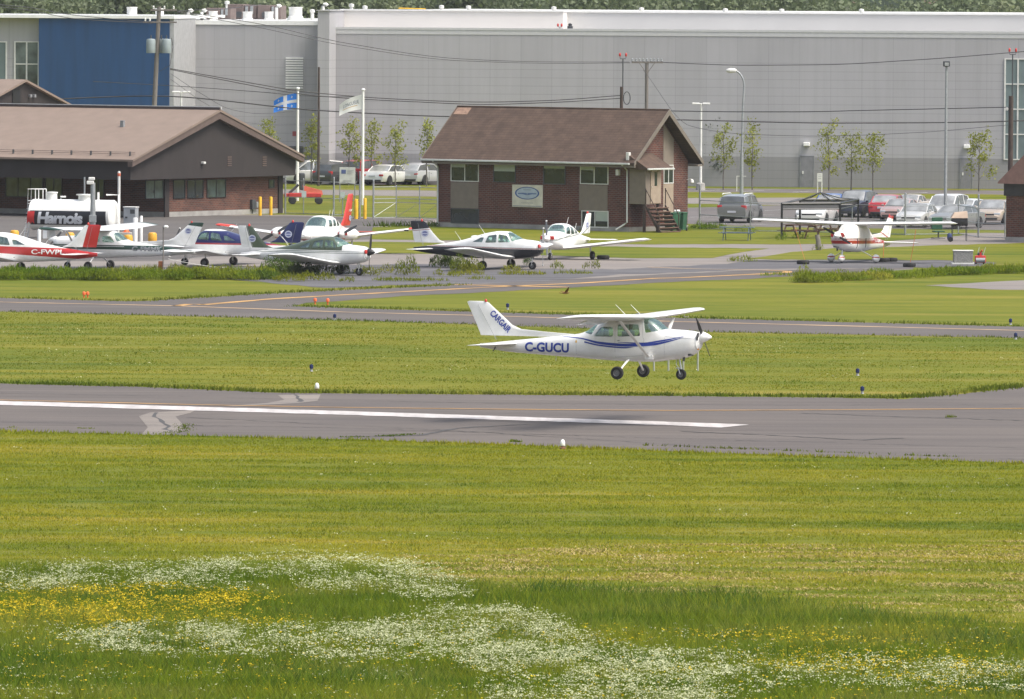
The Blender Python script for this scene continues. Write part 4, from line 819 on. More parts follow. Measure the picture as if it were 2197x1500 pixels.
# twin
def twin():
    ya = R(-107); sc_ = 1.0; loc = gp(668, 545); H_ = Hull([(-8.2, .95, 1.15, .06, 2), (-7.4, .86, 1.25, .3, 2.2), (-6.0, .72, 1.45, .7, 2.6), (-4.9, .62, 1.74, 1.05, 3), (-4.0, .58, 1.95, 1.2, 3.2), (-3.2, .57, 2.0, 1.24, 3.2), (-2.6, .58, 1.92, 1.22, 3), (-2.0, .60, 1.58, 1.18, 2.7), (-1.7, .62, 1.44, 1.12, 2.5), (-1.0, .68, 1.33, .95, 2.3), (-.35, .80, 1.20, .62, 2.1), (-.08, .92, 1.08, .3, 2)])
    RDW = (.50, .035, .028); t = thing('airplane', 'twin-engine white airplane with red fin and red wing tips', 'airplane', loc + Vector((-math.cos(ya), -math.sin(ya), 0))*-1.6, ya, RP, sc_)
    cuts = [('windshield', rpoly([(-2.2, 1.42), (-1.72, 1.50), (-1.6, 1.7), (-2.3, 2.3), (-2.85, 2.3), (-2.65, 1.80)], .02), -2, 2)]+[('side_window', rpoly([(a, 1.42), (a+.55, 1.42), (a+.5, 1.78), (a+.05, 1.78)], .06), -2, 2) for a in (-3.3, -4.0, -4.7)]
    hull_cut(H_, cuts, [band_mat('twin_paint', WPNT, [((.3, .03, .03), [(0, -1, .82)]), (RDW, [(-1, 0, -6.6)])])], t, n=28, m=44); seats(t, (-3.0, -3.9), .9, c=M['grey'])
    cv = MB(); 
    for s in (-1, 1):
        wing_mb([(-2.3, s*.4, .78, 2.2, .14), (-2.75, s*1.0, .82, 1.75, .14), (-2.8, s*5.5, 1.38, 1.35, .12)], inc=.02).build('wing', PAINTW, t, 35); wing_mb([(-2.8, s*5.0, 1.34, 1.40, .14), (-2.8, s*5.7, 1.42, 1.32, .13)]).build('wing_tip', mat('red_wing_tip', (.55, .05, .03), .35), t, 35)
        b = MB(); b.bbox(-2.86, -2.78, min(s*4.75, s*5.0), max(s*4.75, s*5.0), 1.24, 1.32, .03); b.build('deicing_boot', M['black'], t)
        nc = Hull([(-4.2, .85, .95, .1, 2), (-3.4, .75, 1.2, .5, 2.4), (-2.6, .72, 1.36, .72, 2.6), (-1.9, .76, 1.40, .78, 2.6), (-1.4, .82, 1.34, .72, 2.4), (-1.2, .90, 1.26, .55, 2.2)])
        q = nc.mb(24, 30, shell=0); q.v = [(v[0], v[1]+s*1.85, v[2]) for v in q.v]; q.build('engine_nacelle', PAINTW, t, 40)
        p = MB(); p.lathe([(.001, .34), (.06, .3), (.13, .16), (.16, 0), (.16, -.05)], 18, 'X', M=Matrix.Translation((-1.15, s*1.85, 1.10)), cap=(0, 1)); p.build('spinner', M['white'], t, 50)
        a = MB()
        for d in (-.25, .15): a.bbox(-1.24, -1.17, s*1.85+d, s*1.85+d+.12, 1.02, 1.18, .02)
        a.bbox(-1.35, -1.28, s*1.85-.08, s*1.85+.12, .84, .92, .02); a.build('intake_cover', M['red'], t)
        for k in (0, 1):
            bl = blade_mb(.95, .17, R(118)+math.pi*k, -1.10, 1.10); bl.v = [(v[0], v[1]+s*1.85, v[2]) for v in bl.v]; bl.build('propeller_blade', M['dgrey'], t, 40)
        g = MB(); g.tube([(-3.3, s*1.7, .8), (-3.3, s*1.7, .3)], .05, 8); g.build('gear_leg', M['offwhite'], t); wheel(t, -3.3, s*1.7, .24, .24, .17, M['chrome'])
        wing_mb([(-7.3, s*.05, 1.02, 1.0, .09), (-7.45, s*2.0, 1.02, .75, .09)]).build('tailplane', mat('red_tailplane', (.33, .05, .03), .4), t, 35)
    g = MB(); g.tube([(-1.0, 0, .8), (-.95, 0, .3)], .045, 8); g.build('nose_gear_leg', M['offwhite'], t); wheel(t, -.95, 0, .2, .2, .14, M['chrome'])
    fn = wing_mb([(-5.9, 0, 1.35, 2.2, .03), (-6.6, 0, 1.45, 1.6, .06), (-7.0, 0, 1.75, 1.3, .09), (-7.75, 0, 2.95, .9, .09)], up=(0, 1, 0)); fn.build('fin', mat('red_fin', (.50, .035, .028), .35), t, 35)
    V, F = text_mesh('C-GSUP', .02)
    for s in (-1, 1):
        mb = MB(); mb.add([(-8.3+.55*(u if s < 0 else 1-u), s*.07, 2.1+.12*v) for u, v in V], F); mb.build('registration', M['white'], t, recalc=False); logo_disc(t, (-7.95, s*.075, 1.75), .15, s, EMB2, EMB)
    an = MB()
    for x in (-4.5, -5.0): an.tube([(x, 0, 1.8), (x-.25, 0, 2.25)], [.014, .008], 5)
    an.build('antenna', M['offwhite'], t); return t
twin()
# ---------------------------------------------------------------- brick house (middle)
ROOFB = mat('brown_shingles', (.096, .062, .045), .95, var=.22, scale=1.6, bump=.3, stretch=(1, 1, 1)); ROOFP = mat('pinkish_metal_roof', (.215, .162, .130), .75, var=.08, scale=1.2)
TRIM = mat('taupe_trim', (.17, .145, .12), .7); TAUPE = mat('taupe_panel', (.20, .165, .135), .8, var=.08); BEIGE = mat('beige_panel', (.33, .26, .20), .7); GUT = mat('white_gutter', (.55, .57, .55), .5)
SIDING = mat('dark_brown_siding', (.028, .022, .021), .8, var=.12, scale=2, stretch=(1, 1, .3))
BLIND = mat('pale_blind', (.40, .45, .40), .8, var=.06)
def shingle_bump():
    nt = ROOFB.node_tree; b = nt.nodes['Principled BSDF']; tc = N(nt, 'ShaderNodeTexCoord'); br = N(nt, 'ShaderNodeTexBrick'); br.inputs['Scale'].default_value = 1; br.inputs['Brick Width'].default_value = .5; br.inputs['Row Height'].default_value = .16; br.inputs['Mortar Size'].default_value = .012
    br.inputs['Color1'].default_value = (1, 1, 1, 1); br.inputs['Color2'].default_value = (.82, .82, .84, 1); br.inputs['Mortar'].default_value = (.6, .6, .6, 1); L(nt, tc.outputs['Object'], br.inputs[0])
    old = b.inputs['Base Color'].links[0].from_socket; L(nt, mix(nt, 1.0, old, br.outputs[0], 'MULTIPLY'), b.inputs['Base Color'])
shingle_bump()
def window(par, x0, x1, z0, z1, n=2, y=0.0, fm=None, gm=None, blinds=(), axis='x', fw=.05):
    """window on a wall that faces -y (axis x) or +x (axis y); y is the wall plane"""
    fm = fm or M['offwhite']; gm = gm or M['darkglass']; f = MB()
    def bx(mb, a0, a1, d0, d1, b0, b1):
        if axis == 'x': mb.box(a0, a1, y-d1, y-d0, b0, b1)
        else: mb.box(y+d0, y+d1, a0, a1, b0, b1)
    for a0, a1, b0, b1 in ((x0, x1, z1-fw, z1), (x0, x1, z0, z0+fw), (x0, x0+fw, z0+fw, z1-fw), (x1-fw, x1, z0+fw, z1-fw)): bx(f, a0, a1, -.03, .045, b0, b1)
    for k in range(1, n): c = x0+(x1-x0)*k/n; bx(f, c-fw/2, c+fw/2, -.03, .04, z0+fw, z1-fw)
    fo = f.build('window', fm, par); g = MB()
    bx(g, x0+fw, x1-fw, .004, .014, z0+fw, z1-fw); g.build('pane', gm, fo)
    for k, hgt in blinds:
        a = x0+(x1-x0)*k/n+fw; c = x0+(x1-x0)*(k+1)/n-fw; g = MB(); bx(g, a, c, .015, .022, z1-fw-hgt, z1-fw); g.build('blind', BLIND, fo)
    return fo
A, B = gp(937, 486), gp(1350, 498); ang = R(-36); A = B - Vector((math.cos(ang), math.sin(ang), 0))*((B-A).x/math.cos(ang)); A.z = 0
hf = Fr(A, ang); HL = (B-A).length
HWd = hf.hitx(1475, 492, HL)[0]
house = thing('brick_house', 'two-storey dark brick house with a brown shingle gable roof, oval sign on its front', 'house', A, ang)
zE = hf.hit(1200, 342, -.5)[1]-.12; 
zR = zt(hf.w(HL/2, HWd/2), 232); zW = zE+.02
mb = MB(); mb.box(0, HL, 0, HWd, .28, zW); mb.prismx([(0, zW), (HWd, zW), (HWd/2, zR-.25)], HL-.25, HL); mb.prismx([(0, zW), (HWd, zW), (HWd/2, zR-.25)], 0, .25); mb.build('wall', M['brick'], house)
mb = MB(); mb.box(-.03, HL+.03, -.03, HWd+.03, -.3, .28); mb.build('foundation', M['stone'], house)
OV, OX = .55, .70; sl = (zR-zE)/(HWd/2+OV)
mb = MB(); mb.prismx([(-OV, zE), (HWd/2, zR), (HWd/2, zR-.16), (-OV, zE-.16)], -OX, HL+OX); mb.prismx([(HWd+OV, zE), (HWd+OV, zE-.16), (HWd/2, zR-.16), (HWd/2, zR)], -OX, HL+OX); rf = mb.build('roof', ROOFB, house)
mb = MB(); mb.tube([(-OX, HWd/2, zR+.01), (HL+OX, HWd/2, zR+.01)], .05, 6); mb.build('ridge_cap', ROOFB, rf)
mb = MB(); mb.box(-OX+.1, -OX+1.1, HWd/2-.55, HWd/2-.1, 0, .01, M=Matrix(((1, 0, 0, 0), (0, 1, 0, 0), (0, sl, 1, zR-HWd/2*sl+.012), (0, 0, 0, 1)))); mb.build('bare_patch', mat('tan_bare_patch', (.28, .18, .13), .9, var=.3, scale=5), rf)
for yy0, yy1 in ((-OV-.02, HWd/2), (HWd+OV+.02, HWd/2)):
    for xx in (-OX-.03, HL+OX):
        b = MB(); b.prismx([(yy0, zE-.24), (yy0, zE+.03), (yy1, zR+.04), (yy1, zR-.30)], xx, xx+.035); b.build('barge_board', TRIM, rf)
mb = MB(); mb.box(-OX, HL+OX, -OV, 0, zE-.28, zE-.17); mb.build('soffit', TRIM, rf); mb = MB(); mb.box(-OX, HL+OX, HWd, HWd+OV, zE-.28, zE-.17); mb.build('soffit', TRIM, rf)
mb = MB(); mb.bbox(-OX-.05, HL+OX-.3, -OV-.13, -OV-.005, zE-.12, zE-.01, .02); mb.build('gutter', GUT, rf)
for px, sgn in ((937, 1), (1350, -1)):
    x = .12 if sgn > 0 else HL-.12; d = MB(); pts = [(x-.0, -OV-.05, zE-.12), (x, -.07, zE-.45), (x, -.07, .55)] + ([(x-.0, -.07, .1)] if sgn > 0 else [(x-.12, -.12, .45), (x-.55, -.4, .12)]); d.tube(pts, .05, 8); d.build('downspout', GUT, house, 50)
def hrect(x0, y0, x1, y1): a = hf.hit(x0, y1); b = hf.hit(x1, y0); return a[0], b[0], a[1], b[1]
def hwin(x0, y0, x1, y1, **k): u0, u1, z0, z1 = hrect(x0, y0, x1, y1); return window(house, u0, u1, z0, z1, **k)
hwin(967.5, 346, 1028, 389, n=2, blinds=[(0, .33)]); hwin(1059, 348, 1107, 391, n=1, fm=M['dgrey'], blinds=[(0, .5)]); hwin(1166, 350, 1214, 395, n=1, fm=M['dgrey'], blinds=[(0, .28)]); hwin(1245, 352, 1306, 395, n=2, blinds=[(0, .33)])
hwin(1248, 453, 1306, 488, n=2, blinds=[(1, .55)]); hwin(967.5, 448, 1028, 479, n=1, fm=M['dgrey'])
for q in ((967, 392, 1027, 446), (1243, 398, 1304, 452)):
    u0, u1, z0, z1 = hrect(*q); b = MB(); b.box(u0, u1, -.03, .02, z0, z1); b.build('wall_panel', TAUPE, house)
u0, u1, z0, z1 = hrect(1100.5, 397.5, 1166, 444); b = MB(); b.bbox(u0, u1, -.09, -.03, z0, z1, .01); sg = b.build('sign', mat('cream_sign_board', (.60, .57, .48), .5), house); sg['label'] = 'cream sign board with a blue oval emblem'
def ell(mb, cx, cz, rx, rz, y, hole=None, n=36):
    o = [(cx+rx*math.cos(2*math.pi*k/n), y, cz+rz*math.sin(2*math.pi*k/n)) for k in range(n)]
    if hole: mb.add(o+[(cx+(x-cx)*hole, y, cz+(z-cz)*hole) for x, _, z in o], [(k, (k+1) % n, n+(k+1) % n, n+k) for k in range(n)])
    else: mb.add(o, [tuple(range(n))])
cx, cz = hf.hit(1133, 414.5); rx = (hf.hit(1159, 414)[0]-hf.hit(1107, 414)[0])/2; b = MB(); ell(b, cx, cz, rx, .37, -.095, .88); b.build('oval_ring', mat('sign_blue', (.03, .08, .27), .5), sg)
b = MB(); ell(b, cx, cz, rx*.87, .32, -.094); b.build('oval_field', mat('sign_pale_blue', (.40, .47, .55), .5), sg)
b = MB(); 
for s in (-1, 1): b.add([(cx+s*a*rx, -.098, cz+c) for a, c in ((.02, .0), (.35, .02), (.78, .0), (.74, -.06), (.4, -.06), (.1, -.11), (.02, -.12))], [tuple(range(7))])
b.build('wings_emblem', mat('sign_mid_blue', (.10, .16, .33), .5), sg)
for txt, zz, hh, ww in (('ECOLE DE PILOTAGE', cz-.60, .06, .85), ('AVIATION', cz+.16, .07, .55)):
    V, F = text_mesh(txt, .01); b = MB(); b.add([(cx+(u-.5)*ww, -.1, zz+v*hh) for u, v in V], F); b.build('sign_lettering', mat('sign_grey_ink', (.2, .22, .25), .6), sg, recalc=False)
b = MB(); b.box(u0+.05, u1-.05, -.1, -.093, z0+.05, z0+.09); b.build('sign_lettering', mat('sign_grey_ink2', (.25, .25, .28), .6), sg)
# porch box, stairs and gable details on the right end
HX = HL
def gv(px, py): return hf.hitx(px, py, HX)
PD = 1.15   # porch stands out from the gable wall
b = MB(); v0, v1 = -.02, hf.hitx(1418, 430, HX+PD)[0]; zf = hf.hitx(1400, 438, HX+PD)[1]; zt_p = zE-.30; b.box(HX+.002, HX+PD, v0, v1, zf, zt_p); pb = b.build('porch', TAUPE, house)
q0, q1 = hf.hitx(1395, 400, HX+PD)[0], hf.hitx(1417, 400, HX+PD)[0]; b = MB(); b.bbox(HX+PD+.002, HX+PD+.05, q0, q1, zf+.03, zt_p-.05, .01); dr = b.build('door', BEIGE, pb); b = MB(); b.box(HX+PD+.051, HX+PD+.06, q0+.35*(q1-q0), q0+.60*(q1-q0), zf+1.05, zf+1.85); b.build('door_window', M['darkglass'], dr); b = MB(); b.tube([(HX+PD+.05, q0+.06, zf+1.0), (HX+PD+.11, q0+.06, zf+1.0)], .03, 6); b.build('handle', M['chrome'], dr)
b = MB(); b.add([(HX, v0-.35, zt_p+.85), (HX, v1+.7, zt_p+.85), (HX+PD+.35, v1+.7, zt_p), (HX+PD+.35, v0-.35, zt_p), (HX, v0-.35, zt_p-.02), (HX, v1+.7, zt_p-.02), (HX+PD+.35, v1+.7, zt_p-.1), (HX+PD+.35, v0-.35, zt_p-.1)], [(0, 1, 2, 3), (7, 6, 5, 4), (3, 2, 6, 7), (1, 5, 6, 2), (0, 3, 7, 4), (0, 4, 5, 1)]); b.build('porch_roof', ROOFB, house); b = MB(); b.bbox(HX+PD+.35, HX+PD+.45, v0-.35, v1+.75, zt_p-.1, zt_p+.0, .02); b.build('porch_gutter', GUT, house)
for y in (v0+.1, v1-.1):
    b = MB(); b.bbox(HX+PD-.22, HX+PD-.08, y-.07, y+.07, 0, zf, .01); b.build('porch_post', M['dwood'], pb)
c0, c1 = gv(1423, 300)[0], gv(1445, 300)[0]; b = MB(); zc = zt(hf.w(HX, (c0+c1)/2), 255); b.prismx([(c0, zf+1.9), (c1, zf+1.9), (c1, zR-.35-abs(c1-HWd/2)*sl-.1), (HWd/2, zR-.45), (c0, zR-.35-abs(c0-HWd/2)*sl-.1)], HX-.1, HX+.02); b.build('gable_panel', TAUPE, house)
za = gv(1430, 394)[1]; window(house, c0+.02, c1-.02, za, gv(1430, 354)[1], n=2, y=HX+.0, axis='y')
b = MB(); b.box(HX-.1, HX+.025, c0, c1, zf-1.0, za-.02); b.build('wall_panel', BEIGE, house)
b = MB(); b.bbox(HX+.02, HX+.22, -.42, -.2, zE+.15, zE+.6, .02); b.build('loudspeaker', M['offwhite'], house)
b = MB(); b.tube([(HX, HWd-.1, zf+1.3), (HX+.3, HWd-.1, zf+1.35)], .03, 6); b.lathe([(.03, .1), (.09, .05), (.12, -.1), (.001, -.16)], 12, M=Matrix.Translation((HX+.36, HWd-.1, zf+1.25))); b.build('wall_lamp', M['offwhite'], house, 50)
b = MB(); b.bbox(HL-.85, HL-.65, -.22, -.01, zE-.75, zE-.4, .02); b.build('wall_lamp', M['offwhite'], house)
# stairs
b = MB(); ns = 7; y0s, y1s = q0-.45, q1+.45
st = thing('outdoor_stairs', 'brown wooden stairs up to the porch door on the right end of the brick house', 'stairs', hf.w(HX+PD, 0, 0), ang)
for k in range(ns):
    zz = zf*(1-(k+1)/(ns+.2)); t_ = MB(); t_.bbox(.05+k*.14, .30+k*.14, y0s, y1s, zz-.03, zz+.03, .01); t_.build('tread', M['brownwood'], st)
    t_ = MB(); t_.box(.17+k*.14, .19+k*.14, y0s+.03, y1s-.03, zz-.13, zz-.031); t_.build('riser', M['dwood'], st)
for y in (y0s-.02, y1s+.02):
    t_ = MB(); t_.prism([(0, zf-.2), (0, zf), (.05+ns*.14+.1, .05), (.05+ns*.14-.1, .0)], y-.02, y+.02); t_.build('stringer', M['dwood'], st)
    t_ = MB(); t_.tube([(0, y, zf+.9), (ns*.14, y, 1.0)], .025, 6); t_.tube([(ns*.14, y, 0), (ns*.14, y, 1.0)], .03, 6); t_.tube([(.03, y, zf), (.03, y, zf+.9)], .03, 6); t_.build('handrail', M['dwood'], st)
# ---------------------------------------------------------------- low building on the left
C0 = gp(356, 466); ang2 = R(-33); lf = Fr(C0, ang2); LW = lf.hitx(607, 456, 0)[0]
lodge = thing('brick_lodge', 'long low brick building with dark siding and a big pinkish gable roof', 'building', C0, ang2)
OF, OR_, OB = 4.7, .7, .35; XL = -24
zS = lf.hit(284, 387, -OF)[1] if False else zt(lf.w(OR_, -OF), 386.5); zEv = zt(lf.w(OR_, -OF), 343); ym = (LW+OB-OF)/2; zRd = zt(lf.w(OR_, ym), 238)
mb = MB(); mb.box(XL, 0, 0, LW, .3, zS+.1); mb.build('wall', M['brick2'], lodge); mb = MB(); mb.box(XL, .03, -.03, LW+.03, -.3, .3); mb.build('foundation', M['stone'], lodge)
mb = MB(); mb.prismx([(-OF, zS), (-OF, zEv-.1), (ym, zRd-.15), (LW+OB, zEv-.1), (LW+OB, zS)], XL, OR_); mb.build('siding', SIDING, lodge)
mb = MB(); mb.prismx([(-OF-.35, zEv-.10), (-OF-.35, zEv+.02), (ym, zRd+.1), (ym, zRd-.06)], XL, OR_+.45); mb.prismx([(LW+OB+.35, zEv+.02), (LW+OB+.35, zEv-.10), (ym, zRd-.06), (ym, zRd+.1)], XL, OR_+.45); rf2 = mb.build('roof', ROOFP, lodge)
BARGE = mat('brown_barge_board', (.11, .078, .066), .7)
for y0, y1 in ((-OF-.36, ym), (LW+OB+.36, ym)):
    b = MB(); b.prismx([(y0, zEv-.42), (y0, zEv-.11), (y1, zRd-.07), (y1, zRd-.48)], OR_+.05, OR_+.40); b.build('barge_board', BARGE, rf2)
b = MB(); b.box(XL, OR_+.45, ym-.12, ym+.02, zRd+.02, zRd+.22); b.build('ridge_cap', mat('ridge_dark', (.05, .035, .035), .7), rf2)
b = MB(); b.box(XL, OR_+.46, ym+.03, ym+.10, zRd+.1, zRd+.26); b.build('ridge_flashing', M['offwhite'], rf2)
sl2 = (zRd-zEv)/(ym+OF+.35)
def rz(y): return zEv+.02+(y+OF+.35)*((zRd+.1-zEv-.02)/(ym+OF+.35))
for zz in (.10, .20):
    for xx in (0,): b = MB(); b.tube([(XL, -OF+.35, rz(-OF+.35)+zz), (OR_+.1, -OF+.35, rz(-OF+.35)+zz)], .014, 5); b.build('snow_guard_rail', BARGE, rf2)
for k in range(13):
    x = OR_-.25-k*1.45; b = MB(); b.box(x-.03, x+.03, -OF+.25, -OF+.36, rz(-OF+.3)-.02, rz(-OF+.3)+.26); b.build('snow_guard_bracket', M['dgrey'], rf2)
vx, vz = lf.hit(263, 262, (ym-OF)/2+1.0); vy = (ym-OF)/2+1.0; b = MB(); b.bbox(vx-.13, vx+.13, vy-.1, vy+.1, rz(vy)-.1, rz(vy)+.38, .02); b.build('roof_vent', M['grey'], rf2)
for px in (492, 567):
    v, z = lf.hitx(px, 346, OR_); b = MB()
    for k in range(5): b.box(OR_+.005, OR_+.03, v-.22, v+.22, z-.3+k*.13, z-.3+k*.13+.07)
    b.build('gable_vent', BARGE, lodge)
v, z = lf.hitx(433, 349, OR_); b = MB(); b.bbox(OR_, OR_+.25, v-.12, v+.1, z-.08, z+.06, .03); b.build('wall_lamp', M['offwhite'], lodge)
for px in (356, 600):
    v = lf.hitx(px, 420, .0)[0]; b = MB(); b.box(.001, .10, v-.22, v+.22, 0, zS); b.build('pilaster', SIDING, lodge)
GL2 = mat('greenish_window', (.05, .075, .065), .08, var=.6, scale=1.5, spec=.8)
for x0, x1, y0, y1, n, gm in ((312, 350, 386, 427, 2, GL2), (371, 397, 385, 427, 1, M['darkglass']), (401, 436, 385, 426, 2, M['darkglass']), (443, 484, 384, 425, 2, GL2), (576, 588, 385, 404, 1, GL2)):
    a = lf.hitx(x0, y1, 0); c = lf.hitx(x1, y0, 0); window(lodge, a[0], c[0], a[1], min(c[1], zS-.02), n=n, y=0, axis='y', fm=M['black'], gm=gm)
for x0, x1, n, y1, gm in ((12, 93, 3, 422, GL2), (97, 134, 2, 424, GL2), (198, 224, 2, 424, GL2), (-60, -10, 2, 422, M['darkglass'])):
    a = lf.hit(x0, y1, 0); c = lf.hit(x1, 384, 0); window(lodge, a[0], c[0], a[1], zS-.02, n=n, y=0, fm=M['black'], gm=gm)
a = lf.hit(116, 424, 0)
v, z = lf.hitx(541, 437, 0); b = MB(); b.bbox(.01, .2, v-.25, v+.12, z-.35, z+.25, .02); b.build('electric_box', M['dgrey'], lodge); b = MB(); b.bbox(.01, .25, v+.14, v+.4, z-.25, z+.1, .02); b.build('electric_meter', M['galv'], lodge); b = MB(); b.tube([(.06, v-.05, z-.35), (.06, v-.05, .05)], .03, 6); b.build('conduit', M['dgrey'], lodge)
# second gable behind it
C1 = gp(150, 444); l2 = Fr(C1, ang2); z1, zA, zB = zt(l2.w(0, 0), 300), 0, 0
W2_ = 12.0; yv = l2.hitx(48, 300, 0)[0]
ann = thing('brick_lodge', 'dark brown gabled building rising behind the pinkish roof, at the left edge', 'building', C1, ang2)
zA = zt(l2.w(0, yv), 176); yr = l2.hitx(156, 300, 0)[0]; zB = zt(l2.w(0, yr), 232); yl = 2*yv-yr
mb = MB(); mb.prismx([(yl, 0), (yl, zB), (yv, zA), (yr, zB), (yr, 0)], -14, 0); mb.build('wall', SIDING, ann)
mb = MB(); mb.prismx([(yl-.3, zB-.15), (yl-.3, zB-.02), (yv, zA+.16), (yv, zA+.02)], -14, .3); mb.prismx([(yr+.3, zB-.02), (yr+.3, zB-.15), (yv, zA+.02), (yv, zA+.16)], -14, .3); mb.build('roof', ROOFP, ann)
v, z = l2.hitx(34, 207, 0); b = MB(); b.box(.01, .06, v-.4, v+.4, z-.4, z+.4); b.build('gable_vent', M['black'], ann); 
for px in (62, 71): v, z = l2.hitx(px, 206, 0); b = MB(); b.bbox(.0, .2, v-.09, v+.09, z-.1, z+.1, .02); b.build('flood_lamp', M['grey'], ann)
# building at the right edge
C2 = gp(2158, 519); r2 = Fr(C2, R(-36)); hut = thing('brick_hut', 'corner of a dark brick building with black fascia at the right edge', 'building', C2, R(-36))
zf2 = zt(C2, 394); zc2 = zt(C2, 420)
mb = MB(); mb.box(.0, 12, 0, 8, .28, zc2); mb.build('wall', M['brick2'], hut); mb = MB(); mb.box(-.03, 12, -.03, 8, -.3, .28); mb.build('foundation', M['stone'], hut)
mb = MB(); mb.box(-.1, 12, -.1, 8.1, zc2, zf2); mb.build('fascia', mat('black_fascia', (.03, .028, .028), .6), hut); mb = MB(); mb.prism([(-.35, zf2+.001), (-.35, zf2+.08), (4, zf2+4.0), (8, zf2+4), (12, zf2+.1), (12, zf2)], -.35, 8.3); mb.build('roof', ROOFP if False else mat('brown_pink_roof', (.26, .15, .13), .85), hut)
# ---------------------------------------------------------------- industrial building
D0, D1 = gp(690, 392.5), gp(2197, 406.5); ang3 = math.atan2(D1.y-D0.y, D1.x-D0.x); bf = Fr(D0, ang3); BL = (D1-D0).length
HB = (zt(D0, 60)+zt(D1, 75.5))/2; zBand = (zt(bf.w(25, 0), 333.7-.0+0)+zt(bf.w(45, 0), 341))/2
plant = thing('industrial_building', 'very long light grey panelled industrial building with a blue block, filling the background', 'building', D0, ang3)
def panel_mat(name, col, low, zb, dxv=2.2, dz=.58, z0=0, off=0.0, ztop=8.9):
    m, nt, b = nmat(name); tc = N(nt, 'ShaderNodeTexCoord'); sp = N(nt, 'ShaderNodeSeparateXYZ'); L(nt, tc.outputs['Object'], sp.inputs[0])
    def line(src, period, off, wd):
        a = N(nt, 'ShaderNodeMath', operation='ADD'); L(nt, src, a.inputs[0]); a.inputs[1].default_value = 1000*period-off; d = N(nt, 'ShaderNodeMath', operation='MODULO'); L(nt, a.outputs[0], d.inputs[0]); d.inputs[1].default_value = period
        l = N(nt, 'ShaderNodeMath', operation='LESS_THAN'); L(nt, d.outputs[0], l.inputs[0]); l.inputs[1].default_value = wd; return l.outputs[0]
    lz = line(sp.outputs[2], dz, z0, .045); lt = N(nt, 'ShaderNodeMath', operation='LESS_THAN'); L(nt, sp.outputs[2], lt.inputs[0]); lt.inputs[1].default_value = ztop
    mz = N(nt, 'ShaderNodeMath', operation='MULTIPLY'); L(nt, lz, mz.inputs[0]); L(nt, lt.outputs[0], mz.inputs[1])
    lx = line(sp.outputs[0], dxv, off, .05); hi = N(nt, 'ShaderNodeMath', operation='GREATER_THAN'); L(nt, sp.outputs[2], hi.inputs[0]); hi.inputs[1].default_value = zb
    big = noise(nt, tc.outputs['Object'], .25, 3); c = mix(nt, hi.outputs[0], low, col); c = mix(nt, 1.0, c, ramp(nt, big, [(.3, (.96, .96, .96)), (.7, (1.04, 1.04, 1.04))]), 'MULTIPLY')
    mz2 = N(nt, 'ShaderNodeMath', operation='MULTIPLY'); L(nt, mz.outputs[0], mz2.inputs[0]); mz2.inputs[1].default_value = .27; c = mix(nt, mz2.outputs[0], c, (.12, .12, .13)); lx2 = N(nt, 'ShaderNodeMath', operation='MULTIPLY'); L(nt, lx, lx2.inputs[0]); lx2.inputs[1].default_value = .22; c = mix(nt, lx2.outputs[0], c, (.14, .14, .15))
    dv = N(nt, 'ShaderNodeMath', operation='MULTIPLY_ADD'); L(nt, sp.outputs[0], dv.inputs[0]); dv.inputs[1].default_value = 1/dxv; dv.inputs[2].default_value = 1000-off/dxv; fl = N(nt, 'ShaderNodeMath', operation='FLOOR'); L(nt, dv.outputs[0], fl.inputs[0]); wn = N(nt, 'ShaderNodeTexWhiteNoise', noise_dimensions='1D'); L(nt, fl.outputs[0], wn.inputs['W'])
    c = mix(nt, 1.0, c, ramp(nt, wn.outputs['Value'], [(0, (.965, .965, .965)), (1, (1.03, 1.03, 1.03))]), 'MULTIPLY'); mp = N(nt, 'ShaderNodeMapping'); L(nt, tc.outputs['Object'], mp.inputs[0]); mp.inputs['Scale'].default_value = (2.2, 1, .09); rs = noise(nt, mp.outputs[0], 1.0, 5, .7)
    c = mix(nt, 1.0, c, ramp(nt, rs, [(.35, (.93, .93, .925)), (.55, (1, 1, 1))]), 'MULTIPLY')
    L(nt, c, b.inputs['Base Color']); b.inputs['Roughness'].default_value = .6; return m
GREYW = panel_mat('grey_wall_panels', (.38, .375, .39), (.26, .255, .262), zBand, off=1.0); WALLW = mat('white_upper_cladding', (.74, .71, .67), .6, var=.03, scale=.3); FAS = mat('pale_fascia', (.52, .525, .53), .5, var=.04)
BLUEW = mat('blue_cladding', (.009, .052, .145), .5, var=.14, scale=.8, stretch=(3, 3, .2))
x720 = bf.hit(718, 200)[0]; xR = BL+40
mb = MB(); mb.box(0, xR, 0, 30, 0, HB); mb.build('wall', GREYW, plant); mb = MB(); mb.box(x720, xR, -.06, .3, HB-.0, HB+.16); mb.box(x720, xR, -.03, 0, HB-.32, HB-.001); mb.build('fascia', FAS, plant)
# upper white block set back
yU = 6.0; zU = (zt(bf.w(0, yU), 21)+zt(bf.w(BL, yU), 35.5))/2; xc = bf.hit(1217, 50, yU)[0]
zU0 = zt(bf.w(0, yU-2), 22.5)
mb = MB(); mb.box(x720, xR, yU, 60, HB-.5, zU); mb.build('upper_wall', mat('pale_upper_cladding', (.58, .575, .56), .6, var=.03, scale=.3), plant); mb = MB(); mb.box(x720-.2, xc, yU-2.2, yU+.5, HB-.5, zU0); mb.build('upper_wall', WALLW, plant)
mb = MB(); mb.box(x720-.2, xR, yU-.1, yU+.4, zU+.001, zU+.12); mb.build('coping', M['white'], plant); mb = MB(); mb.box(x720-.2, xc+.05, yU-2.3, yU, zU0+.001, zU0+.1); mb.build('coping', M['white'], plant)
